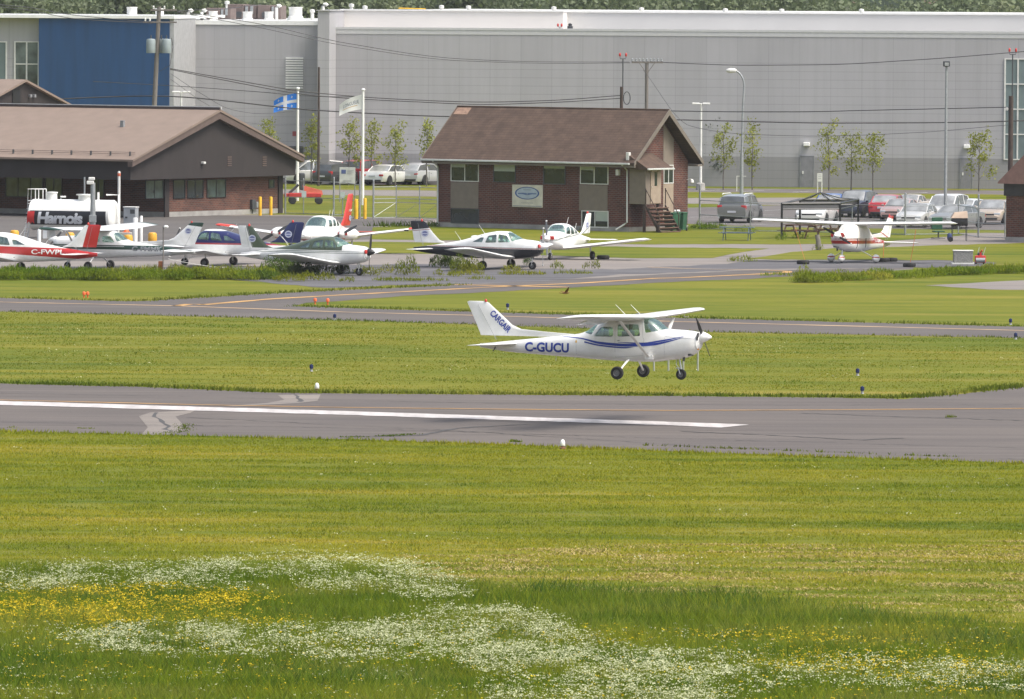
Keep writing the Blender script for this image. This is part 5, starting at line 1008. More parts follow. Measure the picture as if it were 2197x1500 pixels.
# pier
xp0, xp1 = bf.hit(681, 200, -3)[0], bf.hit(706, 200, -3)[0]; mb = MB(); mb.box(xp0, xp1, -3, 8, 0, zt(bf.w(xp0, -3), 23)); mb.build('pier', GREYW, plant); mb = MB(); mb.box(xp0-.1, xp1+.1, -3.1, 8, zt(bf.w(xp0, -3), 23), zt(bf.w(xp0, -3), 21.5)); mb.build('coping', FAS, plant)
# left wing of the building
x403 = bf.hit(403, 200, 0)[0]; zl1, zl2 = zt(bf.w(x403, 0), 42), zt(bf.w(0, 0), 56); Hl = (zl1+zl2)/2-.15
mb = MB(); mb.box(x403-4, xp0, .02, 40, 0, Hl-.001); mb.build('wall', GREYW, plant); mb = MB(); mb.box(x403-4, xp0, -.05, 40, Hl, Hl+.3); mb.build('roof_edge', M['white'], plant)
YB = -9; xb1 = bf.hit(363, 200, YB)[0]; xb0 = bf.hit(83, 200, YB)[0]; Hb = zt(bf.w(xb1, YB), 40.5)
mb = MB(); mb.box(xb0, xb1, YB, .0, 0, Hb); mb.build('blue_block', BLUEW, plant); mb = MB(); mb.box(xb1+.002, xb1+.3, YB+.1, 0, 0, Hb-.0); mb.build('side_wall', mat('light_grey_side_panel', (.36, .36, .365), .6), plant); mb = MB(); mb.box(xb0-40, xb1+.35, YB-.15, 12, Hb+.001, Hb+.2); mb.build('roof_edge', M['white'], plant)
mb = MB(); mb.box(xb0-40, xb0, YB+.8, 5, 0, Hb-.001); mb.build('wall', GREYW, plant)
TEAL = mat('teal_curtain_glass', (.16, .21, .215), .15, var=.25, scale=.35, spec=.8); LGL = mat('reflecting_window', (.13, .16, .15), .12, var=.7, scale=.7, spec=.8)
def curtain(x0, x1, y0, y1, yl, nx, nz, gm, fm):
    a, c = bf.hit(x0, y1, yl), bf.hit(x1, y0, yl); f = MB(); 
    for k in range(nx+1): x = a[0]+(c[0]-a[0])*k/nx; f.box(x-.05, x+.05, yl-.09, yl-.021, a[1], c[1])
    for k in range(nz+1): z = a[1]+(c[1]-a[1])*k/nz; f.box(a[0]-.05, c[0]+.05, yl-.085, yl-.022, z-.04, z+.04)
    fo = f.build('window', fm, plant); g = MB(); g.box(a[0], c[0], yl-.02, yl+.0, a[1], c[1]); g.build('pane', gm, fo)
curtain(2155, 2240, 127, 342, 0, 3, 4, TEAL, M['offwhite']); curtain(32, 83, 90, 185, YB+.8, 2, 2, LGL, M['offwhite']); curtain(-40, 14, 90, 185, YB+.8, 2, 1, TEAL, M['offwhite'])
def louver(x0, x1, y0, y1, m, n, yl=0):
    a, c = bf.hit(x0, y1, yl), bf.hit(x1, y0, yl); f = MB()
    for k in range(n): z = a[1]+(c[1]-a[1])*k/n; f.box(a[0], c[0], yl-.09, yl, z, z+(c[1]-a[1])/n*.55)
    f.build('louver', m, plant)
louver(613, 651, 121, 190, M['white'], 13); louver(618, 651, 313, 327, M['dgrey'], 5)
for x0, x1, y0, y1 in ((1718, 1745, 336, 402), (2061, 2085, 341, 405)):
    a, c = bf.hit(x0, y1, 0), bf.hit(x1, y0, 0); b = MB(); b.bbox(a[0], c[0], -.06, 0, 0, c[1], .01); d = b.build('door', mat('grey_door', (.20, .20, .215), .5), plant); b = MB(); b.box(a[0]+.1, a[0]+.2, -.1, -.06, .95, 1.15); b.build('handle', M['offwhite'], d)
    b = MB(); b.box(a[0]-.07, a[0]-.01, -.07, 0, 0, c[1]+.06); b.box(c[0]+.01, c[0]+.07, -.07, 0, 0, c[1]+.06); b.box(a[0], c[0], -.07, 0, c[1]+.01, c[1]+.07); b.build('door_frame', M['grey'], d)
for px, py in ((1731, 309), (2075, 314)):
    a = bf.hit(px, py, 0); b = MB(); b.bbox(a[0]-.22, a[0]+.22, -.35, 0, a[1]-.15, a[1]+.12, .04); b.build('wall_lamp', M['white'], plant)
a = bf.hit(633, 287, 0); b = MB(); b.box(a[0]-.18, a[0]+.18, -.03, 0, a[1]-.17, a[1]+.17); b.build('wall_sign', mat('dull_red_sign', (.28, .05, .06), .5), plant)
# rooftop equipment: each a thing standing on the roof
def onroof(px, ytop, ybot, yl, zroof): return bf.w(bf.hit(px, ybot, yl)[0], yl, 0)
def pipe(px, y0, yl, zr, r=.12, goose=True):
    p = bf.w(bf.hit(px, 60, yl)[0], yl, zr); h = zt(p, y0)-zr; t = MB(); 
    if goose: t.tube([(0, 0, 0), (0, 0, h-.18), (.06, 0, h-.05), (.2, 0, h-.02), (.3, 0, h-.14)], [r, r, r, r, r*1.1], 8)
    else: t.lathe([(r, 0), (r, h-.2), (r*1.5, h-.19), (r*1.5, h), (.001, h+.05)], 10)
    o = t.build('roof_pipe', M['offwhite'], None, 50); o.location = p; return o
lbl = ['first white gooseneck roof pipe right of the utility pole', 'white gooseneck roof pipe beside a red lamp, second right of the utility pole', 'white roof pipe in front of the brown units', 'white gooseneck pipe between the brown unit and the widest fan', 'thin white roof pipe between the widest fan and the wall pier', 'white gooseneck pipe on top of the wall pier', 'white pipe just right of the wall pier on the upper roof', 'white roof pipe on the upper roof, left of the yellow rail', 'first white roof pipe right of the yellow rail', 'second white roof pipe right of the yellow rail', 'white roof pipe right of the twin red lamps', 'white roof pipe above the curved street lamp area', 'white roof pipe over the right half of the long white roof', 'white roof pipe over the tall floodlight mast']
spec = [(404, 21, 10, Hl, 1), (433, 21, 10, Hl, 1), (487, 3, 25, Hl, 0), (593, 11, 12, Hl, 1), (670, 21, 8, Hl, 0), (693, 8, 0, zt(bf.w(xp0, -3), 22), 1), (754, 9, yU+3, zU, 0), (783, 13, yU+3, zU, 0), (947, 12, yU+3, zU, 0), (1005, 13, yU+3, zU, 0), (1188, 15, yU+3, zU, 0), (1376, 17, yU+3, zU, 0), (1556, 19, yU+3, zU, 0), (1677, 20, yU+3, zU, 0)]
lbl = ['gooseneck pipe nearest the utility pole on the grey roof', 'gooseneck pipe with a red lamp at its foot on the grey roof', 'round-capped pipe standing tallest among the brown rooftop units', 'gooseneck pipe left of the largest roof fan', 'thin roof pipe between the largest fan and the wall pier', 'gooseneck pipe on top of the wall pier', 'roof pipe nearest the wall pier on the white upper roof', 'short roof pipe between the wall pier and the yellow rail', 'roof pipe next right of the yellow rail', 'second roof pipe right of the yellow rail', 'roof pipe just left of the twin red roof lamps', 'roof pipe above the crossarm pole', 'roof pipe above the curved street lamp', 'roof pipe farthest right on the long white roof']
spec.append((1848, 20, yU+3, zU, 0)); lbl[-1] = 'roof pipe right of the curved street lamp, second from the right'; lbl.append('roof pipe farthest right on the long white roof')
for (px, y0, yl, zr, g), lb in zip(spec, lbl): tag(pipe(px, y0, yl, zr, goose=bool(g)), 'white '+lb, 'roof pipe', 'roof pipes')
def fan(px, y0, yl, wpx, lb):
    p = bf.w(bf.hit(px, 60, yl)[0], yl, Hl); h = zt(p, y0)-Hl; r = wpx/2/(FPX/p.y); t = thing('roof_fan', lb, 'roof fan', p, 0, 'roof fans'); b = MB(); b.bbox(-r*1.1, r*1.1, -r*1.1, r*1.1, 0, h*.2, .03); b.build('curb', M['offwhite'], t)
    b = MB(); b.lathe([(r*1.1, h*.2), (r*.95, h*.45), (r*.84, h*.5), (r*.84, h*.92), (r*.9, h*.94), (r*.9, h), (r*.7, h)], 20, cap=(0, 1)); b.build('housing', M['offwhite'], t, 40)
fan(283, 15, 3, 26, 'white roof fan standing alone above the blue block'); fan(342, 18, 3, 22, 'white roof fan behind the utility pole top'); fan(457, 24, 6, 22, 'squat white roof fan left of the brown units'); fan(531, 25, 8, 24, 'white roof fan in front of the two brown units'); fan(577, 25, 8, 22, 'white roof fan between brown unit and gooseneck pipe'); fan(634, 15, 8, 34, 'largest white roof fan, right of the brown units')
BRU = mat('brown_unit_casing', (.14, .105, .095), .7, var=.15)
for x0, x1, y0, yl, lb in ((442, 496, 17, 16, 'low brown rooftop unit on the left'), (488, 552, 9, 20, 'tall brown rooftop unit in the middle'), (552, 604, 11, 20, 'tall brown rooftop unit on the right')):
    p = bf.w(bf.hit(x0, 60, yl)[0], yl, Hl+.3); wd = (x1-x0)/(FPX/p.y)-.05; t = thing('air_handling_unit', lb, 'rooftop unit', p, ang3, 'brown rooftop units'); h = zt(p, y0)-Hl-.3
    b = MB(); b.bbox(0, wd*.55, 0, 2.6, 0, h, .04); b.bbox(wd*.55+.01, wd, .2, 2.6, 0, h*.96, .04); b.build('casing', BRU, t)
    for k in range(2): b = MB(); b.bbox(wd*(.6+.18*k), wd*(.7+.18*k), .08, .19, h*.35, h*.9, .02); b.build('vent_panel', M['galv'], t)
    b = MB(); b.bbox(wd*.2, wd*.5, -.12, 0, h*.1, h*.5, .02); b.build('access_panel', M['galv'] if x0 < 480 else M['dgrey'], t)
t = thing('roof_rail', 'yellow safety rail on the edge of the white upper roof', 'rail', bf.w(bf.hit(912, 30, yU-1.5)[0], yU-1.5, 0), ang3); b = MB(); zz = zt(t.location, 19); b.tube([(0, 0, HB), (0, 0, zz), (-1.9, 0, zz+.03), (-1.9, 0, zU0)], .045, 6); b.build('frame', M['yellow'], t)
p = bf.w(bf.hit(1201, 57, .5)[0], .5, HB+.16); t = thing('obstruction_light', 'twin red lamps on the edge of the long white roof', 'warning light', p); 
for k in (-.13, .13): b = MB(); b.lathe([(.04, 0), (.07, .06), (.07, .16), (.04, .22), (.001, .24)], 10, M=Matrix.Translation((k, 0, .12))); b.build('lamp', M['beacon'], t, 50)
b = MB(); b.tube([(-.13, 0, .1), (.13, 0, .1)], .03, 6); b.tube([(0, 0, 0), (0, 0, .1)], .03, 6); b.build('bracket', M['grey'], t)
p = bf.w(bf.hit(1222, 57, .5)[0], .8, HB+.05); b = MB(); b.bbox(-.2, .2, -.15, .15, 0, .3, .05); b.lathe([(.12, .3), (.15, .42), (.001, .5)], 10); o = b.build('roof_exhaust', M['dgrey'], None, 40); o.location = p; tag(o, 'small black exhaust box beside the twin red roof lamps', 'exhaust')
# ---------------------------------------------------------------- far wood and roofs
def leafcloud(C, per, ls, r, sp=1.2):
    n = len(C); k = n*per; C = np.repeat(C, per, 0); s = ls*r.uniform(.5, 1.2, k)
    U = r.normal(0, 1, (k, 3)); U /= np.linalg.norm(U, axis=1)[:, None]; V_ = np.cross(U, r.normal(0, 1, (k, 3))); V_ /= np.linalg.norm(V_, axis=1)[:, None]
    C = C + r.normal(0, ls*sp, (k, 3)); V = np.concatenate([C-U*s[:, None]*.5, C+V_*s[:, None]*.35, C+U*s[:, None]*.5, C-V_*s[:, None]*.35]); F = np.stack([np.arange(k), np.arange(k)+k, np.arange(k)+2*k, np.arange(k)+3*k], 1); return V, F
def leaf_mat(name, c, var=.35, sc_=.35, c2=None):
    m, nt, b = nmat(name); g = mapping(nt, (1, 1, 1)); n1 = noise(nt, g, sc_, 3); n2 = noise(nt, g, sc_*9, 2); c2 = c2 or tuple(v*1.8 for v in c)
    cc = ramp(nt, n1, [(.35, tuple(v*(1-var) for v in c)), (.55, c), (.72, c2)]); cc = mix(nt, 1.0, cc, ramp(nt, n2, [(.3, (.7, .7, .7)), (.7, (1.3, 1.3, 1.2))]), 'MULTIPLY'); L(nt, cc, b.inputs['Base Color']); b.inputs['Roughness'].default_value = .6
    out = [n for n in nt.nodes if n.type == 'OUTPUT_MATERIAL'][0]; t = N(nt, 'ShaderNodeBsdfTranslucent'); L(nt, cc, t.inputs[0]); mx = N(nt, 'ShaderNodeMixShader'); mx.inputs[0].default_value = .35; L(nt, b.outputs[0], mx.inputs[1]); L(nt, t.outputs[0], mx.inputs[2]); L(nt, mx.outputs[0], out.inputs[0]); return m
r = np.random.default_rng(77); CC = []
for row, (d, hmul) in enumerate(((760, 1), (800, 1.05), (850, 1.1), (910, 1.2))):
    x = -62
    while x < 64:
        pxx = 1098+x*FPX/d
        gap = (1790 < pxx < 2050) and row < 4
        h = (14.2 if not gap else r.uniform(9.5, 10.6))*hmul*r.uniform(.93, 1.12); rad = r.uniform(2.4, 4.2) if not gap else r.uniform(1.0, 2.0); k = 330 if not gap else 130
        a = r.normal(0, 1, (k, 3)); a /= np.linalg.norm(a, axis=1)[:, None]; a *= (r.random(k)**.4)[:, None]; lob = 1+.3*np.sin(a[:, 0]*5+x)*np.cos(a[:, 2]*6)
        CC.append(np.stack([x+a[:, 0]*rad*lob, d+a[:, 1]*rad+r.uniform(-8, 8), h-rad*1.4+a[:, 2]*rad*1.35*lob], 1)); x += rad*1.05 if not gap else rad*1.9
CC = np.concatenate(CC); V, F = leafcloud(CC, 7, .55, r, 1.6); o = npmesh('wood', V, F, [leaf_mat('wood_leaves', (.16, .20, .11), .2, .16, (.22, .25, .135))]); tag(o, kind='stuff')
hl = mb = MB(); mb.add([(-120, 1500, 0), (180, 1500, 0), (180, 1500, 16), (-120, 1500, 14)], [(0, 1, 2, 3)]); mb.add([(-120, 1500, 14), (180, 1500, 16), (180, 1800, 30), (-120, 1800, 26)], [(0, 1, 2, 3)]); tag(mb.build('far_hill', leaf_mat('far_hill_leaves', (.05, .08, .045), .4, .03)), kind='structure')
for k, (px, wpx, y0, lb) in enumerate(((1840, 56, 4, 'smaller brown roofed house far behind the wood'), (2008, 100, -6, 'wider brown roofed house far behind the wood'))):
    p = at(px, 40, 1050); p.z = 0; s = FPX/1050; t = thing('far_house', lb, 'house', p, 0, 'far houses'); zr = zt(p, y0); ze = zt(p, 26+k*4); wd = wpx/s/2
    b = MB(); b.box(-wd*.9, wd*.9, 0, 8, 0, ze); b.build('wall', M['brick2'], t); b = MB(); b.add([(-wd, -.5, ze), (wd, -.5, ze), (wd, 8.5, ze), (-wd, 8.5, ze), (-wd*.3, 4, zr), (wd*.3, 4, zr)], [(0, 1, 5, 4), (1, 2, 5), (2, 3, 4, 5), (3, 0, 4), (3, 2, 1, 0)]); b.build('roof', mat('far_roof', (.16, .085, .08), .9), t)
# ---------------------------------------------------------------- cars
SED = [(-2.42, .50, .50, .74), (-2.38, .78, .78, .82), (-2.25, .94, .95, .86), (-1.60, .98, 1.0, .88), (-1.02, .97, 1.36, .89), (-.52, .97, 1.42, .90), (-.44, .97, 1.43, .90), (.35, .96, 1.40, .90), (1.12, .93, .95, .89), (1.9, .84, .86, .86), (2.22, .74, .75, .80), (2.38, .52, .52, .70)]
HAT = [(-2.0, .5, .5, .76), (-2.02, .82, .83, .82), (-1.95, .98, 1.02, .85), (-1.50, 1.0, 1.40, .87), (-.62, .99, 1.50, .88), (-.54, .99, 1.50, .88), (.40, .97, 1.44, .88), (1.20, .94, .96, .87), (1.75, .84, .85, .82), (1.98, .70, .70, .76), (2.05, .5, .5, .68)]
SUV = [(-2.2, .55, .55, .82), (-2.24, .90, .90, .88), (-2.18, 1.08, 1.10, .90), (-1.95, 1.10, 1.58, .90), (-1.2, 1.09, 1.68, .92), (-.52, 1.09, 1.70, .92), (-.44, 1.09, 1.70, .92), (.42, 1.07, 1.66, .92), (1.05, 1.05, 1.10, .91), (1.85, .98, 1.0, .88), (2.12, .84, .84, .84), (2.22, .58, .58, .76)]
VAN = [(-2.35, .55, .55, .84), (-2.4, .95, .95, .9), (-2.34, 1.05, 1.08, .92), (-2.1, 1.06, 1.66, .93), (-1.0, 1.06, 1.74, .94), (-.9, 1.06, 1.74, .94), (.2, 1.04, 1.74, .94), (.28, 1.04, 1.74, .94), (.75, 1.02, 1.66, .94), (1.7, .98, 1.02, .92), (2.15, .82, .84, .86), (2.35, .56, .56, .76)]
CARG = mat('car_window', (.16, .17, .17), .12, .55, var=.35, scale=1.2, spec=.9); CARW = mat('glare_painted_windshield', (.42, .43, .42), .14, .45, var=.45, scale=1.1, spec=.9); HL_ = mat('headlamp_lens', (.55, .58, .6), .15, spec=.9); TL = mat('tail_lamp_lens', (.45, .02, .02), .2); TRIMB = mat('black_trim', (.02, .02, .022), .6); PLATE = mat('licence_plate', (.6, .62, .68), .5); ALLOY = mat('alloy_rim', (.5, .5, .51), .3, .7)  # sky glare is painted into the car glass colours, palest on the windshields
CARP = {}
def car(label, cat, px, py, hd, prof, col, scale=.96, lower=None, group='cars in the car parks', refl=.25):
    key = tuple(col)
    if key not in CARP: CARP[key] = mat('car_paint', col, .28, .15, var=.03, coat=.7)
    pm = CARP[key]; t = thing('parked_car', label, cat, gp(px, py, .005), hd, group, scale)
    rg = []; tall = [a[2]-a[1] > .15 for a in prof]
    for x, zb, zr, wb in prof:
        rw = wb*(.80 if zr-zb > .15 else .9); lo = .30 if abs(x) < 2 else .34; sec = [(wb*.90, lo-.06), (wb*.99, lo+.12), (wb, (lo+zb)/2+.05), (wb*.985, zb-.03), (wb*.95, zb), (rw+.01, zr-.05), (rw*.90, zr+.0), (rw*.5, zr+.025)]
        row = [(x, y, z) for y, z in sec]+[(x, -y, z) for y, z in reversed(sec)]; rg.append(row)
    n = len(rg[0]); body = MB(); glass = {'windshield': [], 'rear_window': [], 'side': []}; body.v = [p for r_ in rg for p in r_]; F = []
    for i in range(len(prof)-1):
        for k in range(n):
            k2 = (k+1) % n; f = (i*n+k, i*n+k2, (i+1)*n+k2, (i+1)*n+k); a, b = tall[i], tall[i+1]
            if k in (4, 10) and a and b and prof[i+1][0]-prof[i][0] > .12: glass['side'].append((f, k)); continue
            if a != b and k in (5, 6, 7, 8, 9): glass['windshield' if prof[i][0] > 0 else 'rear_window'].append((f, k)); continue
            if a != b and k in (4, 10): glass['side'].append((f, k)); continue
            F.append(f)
    F += [tuple(range(n-1, -1, -1)), tuple((len(prof)-1)*n+k for k in range(n))]; body.f = F; body.m = [0]*len(F); bo = body.build('body', pm, t, 32)
    for nm in ('windshield', 'rear_window'):
        if glass[nm]: g = MB(); g.v = body.v; g.f = [f for f, k in glass[nm]]; g.m = [0]*len(g.f); o = g.build(nm, CARW if nm == 'windshield' or prof in (SED, HAT) else CARG, t, 60); clean(o)
    for s, kk in ((1, 4), (-1, 10)):
        fs = [f for f, k in glass['side'] if k == kk]; fs.sort(); grp = []; 
        for f in fs:
            if grp and (f[0]//n) - (grp[-1][-1][0]//n) == 1: grp[-1].append(f)
            else: grp.append([f])
        for gset in grp: g = MB(); g.v = body.v; g.f = gset; g.m = [0]*len(gset); o = g.build('side_window', CARG, t); clean(o)
    # pillars along the glass edges
    P = []
    for i in range(len(prof)-1):
        if tall[i] != tall[i+1]:
            for kk in (5, 10): P.append((rg[i][kk], rg[i+1][kk]))
    for a, b in P: q = MB(); q.tube([a, b], .038, 6); q.build('pillar', pm, bo, 50)
    i0 = [i for i in range(len(prof)) if tall[i]]
    for xk in i0[:1]+i0[-1:]:
        for kk in (4, 11): 
            nb = xk-1 if xk == i0[0] else xk+1; 
    xf, xr = prof[-1][0], prof[0][0]; wx = (xf-.92, xr+.98)
    for x in wx:
        for s in (-1, 1):
            y = s*.86*prof[4][3]/.9; r_ = .33 if prof is SED or prof is HAT else .37
            a = MB(); a.lathe([(r_+.055, -.012), (r_+.055, .012)], 20, 'Y', M=Matrix.Translation((x, s*(prof[4][3]*.985+.0), r_+.01))); a.build('wheel_arch', TRIMB, bo)
            w_ = MB(); w_.lathe([(r_*.6, -.10), (r_*.93, -.10), (r_, -.06), (r_, .06), (r_*.93, .10), (r_*.6, .10)], 20, 'Y', M=Matrix.Translation((x, s*(prof[4][3]-.055), r_))); wo = w_.build('wheel', M['rubber'], t, 40)
            k = MB(); k.lathe([(.001, s*.085), (r_*.25, s*.08), (r_*.5, s*.06), (r_*.6, s*.098), (r_*.62, s*.105)], 14, 'Y', M=Matrix.Translation((x, s*(prof[4][3]-.055), r_)), cap=(0, 0)); k.build('rim', ALLOY, wo, 40)
    zf = prof[-2][1]; zr_ = prof[1][1]
    for s in (-1, 1):
        wf, wr = prof[-2][3], prof[1][3]
        q = MB(); q.bbox(xf-.20, xf-.05, min(s*wf*.50, s*wf*.97), max(s*wf*.50, s*wf*.97), zf-.16, zf-.02, .03); q.build('headlight', HL_, t, 40)
        q = MB(); hh = .3 if prof in (SUV, VAN) else .14; q.bbox(xr-.02, xr+.16, min(s*wr*.66, s*(wr+.015)), max(s*wr*.66, s*(wr+.015)), zr_-.12, zr_-.12+hh, .03); q.build('taillight', TL, t, 40)
        q = MB(); mx_ = [a for a in prof if a[2]-a[1] < .15 and a[0] > 0][0][0]-.22; q.bbox(mx_-.07, mx_+.06, min(s*.90, s*1.06), max(s*.90, s*1.06), .96, 1.10, .03); q.build('mirror', pm, t, 40)
        q = MB(); q.box(-.30, -.18, min(s*.9, s*prof[4][3]*1.01), max(s*.9, s*prof[4][3]*1.01), .78, .81); q.build('door_handle', TRIMB, t)
        q = MB()
        for xd in ((prof[4][0]+.1), -.48, (prof[-4][0]-.18)):
            q.box(xd-.006, xd+.006, min(s*prof[4][3]*.99, s*(prof[4][3]+.004)), max(s*prof[4][3]*.99, s*(prof[4][3]+.004)), .35, .88)
        q.build('door_seam', TRIMB, bo)
    q = MB(); q.bbox(xf-.10, xf-.01, -.42, .42, zf-.22, zf-.08, .02); q.build('grille', TRIMB, t); q = MB(); q.bbox(xf-.12, xf+.02, -.62, .62, .30, .42, .03); q.build('bumper_intake', TRIMB, t)
    q = MB(); q.bbox(xr-.03, xr+.05, -.26, .26, .62, .74, .01); q.build('licence_plate', PLATE, t); q = MB(); q.bbox(xr-.03, xr+.12, -.7, .7, .28, .42, .03); q.build('bumper', lower or TRIMB, t, 40)
    return t
def clean(o):
    bm = bmesh.new(); bm.from_mesh(o.data); bmesh.ops.delete(bm, geom=[v for v in bm.verts if not v.link_faces], context='VERTS'); bm.to_mesh(o.data); bm.free()
def H(a): return R(a)   # heading: 0 = image right, 90 = away from the camera, -90 = towards it
WC = (.74, .74, .72); SIL = (.42, .43, .43); 
sv = car('silver sport utility vehicle seen from behind, just right of the brick house', 'car', 1589, 477, H(74), SUV, (.22, .23, .23), 1.0)
for s in (-1, 1): q = MB(); q.tube([(-1.8, s*.68, 1.70), (-1.6, s*.68, 1.76), (.1, s*.68, 1.76), (.3, s*.68, 1.70)], .025, 6); q.build('roof_rail', M['white'], sv)
car('white four-door sedan seen head-on through the black gazebo frame', 'car', 1752, 481, H(-103), SED, WC, 1.04)
car('bright blue sedan half hidden behind the white one at the gazebo', 'car', 1790, 464, H(72), SED, (.03, .10, .35), .98)
car('dark navy sport utility vehicle right of the bright blue sedan', 'car', 1838, 465, H(-110), SUV, (.035, .042, .07), .95)
car('red sedan seen from behind, left of the fence post', 'car', 1905, 467, H(78), SED, (.42, .02, .03), 1.0)
car('dusty pink sedan facing the camera between the red sedan and the silver sedan', 'car', 1932, 473, H(-108), SED, (.48, .32, .29), .92)
car('pale silver sedan facing the camera, at the right fence post', 'car', 1969, 487, H(-107), SED, (.58, .58, .56), .98)
car('white minivan behind the pale silver sedan', 'car', 2032, 476, H(-108), VAN, WC, .96)
car('grey sedan behind the tall floodlight mast, facing the camera', 'car', 2052, 490, H(-118), SED, (.25, .26, .26), .98)
car('second white sedan in the row behind the grey one', 'car', 2080, 474, H(65), SED, (.6, .62, .63), .95)
car('beige sedan cut by the brick hut at the right', 'car', 2132, 480, H(-103), SED, (.48, .40, .32), 1.0)
car('pale tan-white sedan, far row beside the pink one', 'car', 1952, 462, H(-108), SED, (.66, .60, .54), .9)
GL = 'cars behind the flagpoles'
car('white delivery van at the corner of the low brick building', 'van', 672, 394, H(-160), VAN, WC, .95, group=GL)
car('white sport utility vehicle behind the thin dark pole', 'car', 707, 393, H(-20), SUV, (.62, .64, .66), .9, group=GL)
car('dark grey estate car left of the fence sign', 'car', 722, 396, H(60), SUV, (.06, .065, .07), .9, group=GL)
car('black van behind the dark grey estate car', 'van', 735, 392.5, H(20), VAN, (.03, .035, .04), .85, group=GL)
car('red sport utility vehicle behind the right flagpole', 'car', 783, 394, H(62), SUV, (.38, .02, .03), 1.0, group=GL)
car('white sedan with a red strip across its tail, left of the brick house', 'car', 834, 397, H(62), SED, WC, 1.0, group=GL)
car('silver hatchback beside the brick house', 'car', 905, 396, H(60), HAT, (.50, .51, .53), 1.02, group=GL)
car('black minivan behind the white sedan', 'van', 873, 393.5, H(62), VAN, (.03, .035, .04), .85, group=GL)
# ---------------------------------------------------------------- poles, lamps, masts
def pole(name, label, cat, px, py, ytop, r0, r1, m, group=None, lean=0):
    b = gp(px, py); t = thing(name, label, cat, b, 0, group); h = zt(b, ytop); p = MB(); p.tube([(0, 0, -.2), (lean*h, 0, h)], [r0, r1], 12); p.build('pole', m, t, 50); return t, h
t, h = pole('utility_pole', 'weathered wooden utility pole with two transformers, rising behind the pinkish roof', 'utility pole', 321, 432, 14, .19, .13, M['wood'], None, .045)
LN = .045
def tx(z): return LN*z
z1 = zt(t.location, 22); b = MB(); b.bbox(tx(z1)-.55, tx(z1)+1.15, -.16, -.05, z1-.05, z1+.07, .01); b.build('crossarm', M['wood'], t); z2 = zt(t.location, 48); b = MB(); b.bbox(tx(z2)-1.0, tx(z2)+1.2, -.14, -.05, z2-.04, z2+.06, .01); b.build('crossarm', M['wood'], t)
for x, zz in ((-.35, z1), (.35, z1), (.95, z1), (-.85, z2), (-.55, z2)): b = MB(); b.lathe([(.03, .06), (.07, .1), (.05, .16), (.07, .2), (.04, .28), (.001, .3)], 10, M=Matrix.Translation((tx(zz)+x, -.1, zz))); b.build('insulator', M['offwhite'], t, 50)
z3 = zt(t.location, 114); z4 = zt(t.location, 84); TR = mat('transformer_grey', (.28, .33, .34), .45)
for x in (-.38, .62, .30): 
    b = MB(); rr_ = .30 if x != .30 else .26; b.lathe([(rr_*.95, 0), (rr_, .05), (rr_, z4-z3-.1), (rr_*.9, z4-z3), (.001, z4-z3+.04)], 16, M=Matrix.Translation((tx(z3)+x, -.12 if x != .3 else .35, z3))); o = b.build('transformer', TR, t, 50); b = MB(); b.lathe([(.05, 0), (.04, .25), (.001, .27)], 8, M=Matrix.Translation((tx(z3)+x, -.15, z4))); b.build('bushing', M['dgrey'], o)
b = MB(); b.tube([(tx(z3)+.95, -.1, z3+1.0), (tx(z3)+1.05, -.1, z3+.4), (tx(z3)+.85, -.1, z3-.8), (tx(z3)+.15, -.1, z3-1.2)], .02, 5); b.build('hanging_cable', M['black'], t)
pole('utility_pole', 'thin dark wooden pole between the two flags', 'utility pole', 683, 399, 144, .095, .075, M['dwood'])
t, h = pole('utility_pole', 'wooden pole with a wide crossarm full of insulators, rising behind the brick house', 'utility pole', 1386, 432, 132, .14, .11, M['wood'])
b = MB(); b.bbox(-1.0, 1.05, -.12, -.02, h-.12, h+.0, .01); b.bbox(-1.0, 1.05, .05, .15, h-.12, h, .01); b.build('crossarm', M['wood'], t)
for k in range(9): x = -.95+k*.24; b = MB(); b.lathe([(.03, 0), (.08, .05), (.05, .12), (.07, .16), (.001, .22)], 8, M=Matrix.Translation((x, -.07 if k % 2 else .1, h))); b.build('insulator', M['galv'], t, 50)
for s in (-1, 1): b = MB(); b.tube([(0, -.1, h-.8), (s*.5, -.1, h-.1)], .025, 5); b.build('brace', M['wood'], t)
# red-lamp masts
def redmast(px, py, ywood, ytop, lb, rw):
    t, h = pole('warning_light_pole', lb, 'pole', px, py, ywood, rw, rw*.85, M['dwood'], 'red lamp masts'); h2 = zt(t.location, ytop+6); b = MB(); b.tube([(.08, 0, h-.6), (.08, 0, h2-.25)], .04, 8); b.tube([(-.12, 0, h2-.12), (-.10, 0, h2-.25), (.26, 0, h2-.25), (.28, 0, h2-.12)], .03, 6); b.build('mast', M['dgrey'], t)
    for x in (-.12, .28): q = MB(); q.lathe([(.05, -.10), (.07, -.05), (.07, .07), (.04, .13), (.001, .14)], 10, M=Matrix.Translation((x, 0, h2))); q.build('lamp', M['beacon'], t, 50)
    return t, h
t, h = redmast(1332, 432, 186, 112, 'twin red lamps on a thin mast above the brick house roof', .12); b = MB(); b.tube([(.35+.22*math.cos(a), 0, h-.75+.42*math.sin(a)) for a in [i*math.pi/8 for i in range(17)]], .035, 6); b.build('cable_coil', M['dgrey'], t)
t, h = redmast(2167, 470, 206, 102, 'twin red lamps on a dark wooden pole at the right edge', .17); b = MB(); b.lathe([(.07, 0), (.1, .15), (.001, .25)], 8, M=Matrix.Translation((-.25, 0, h-.9))); b.build('small_lamp', M['offwhite'], t)
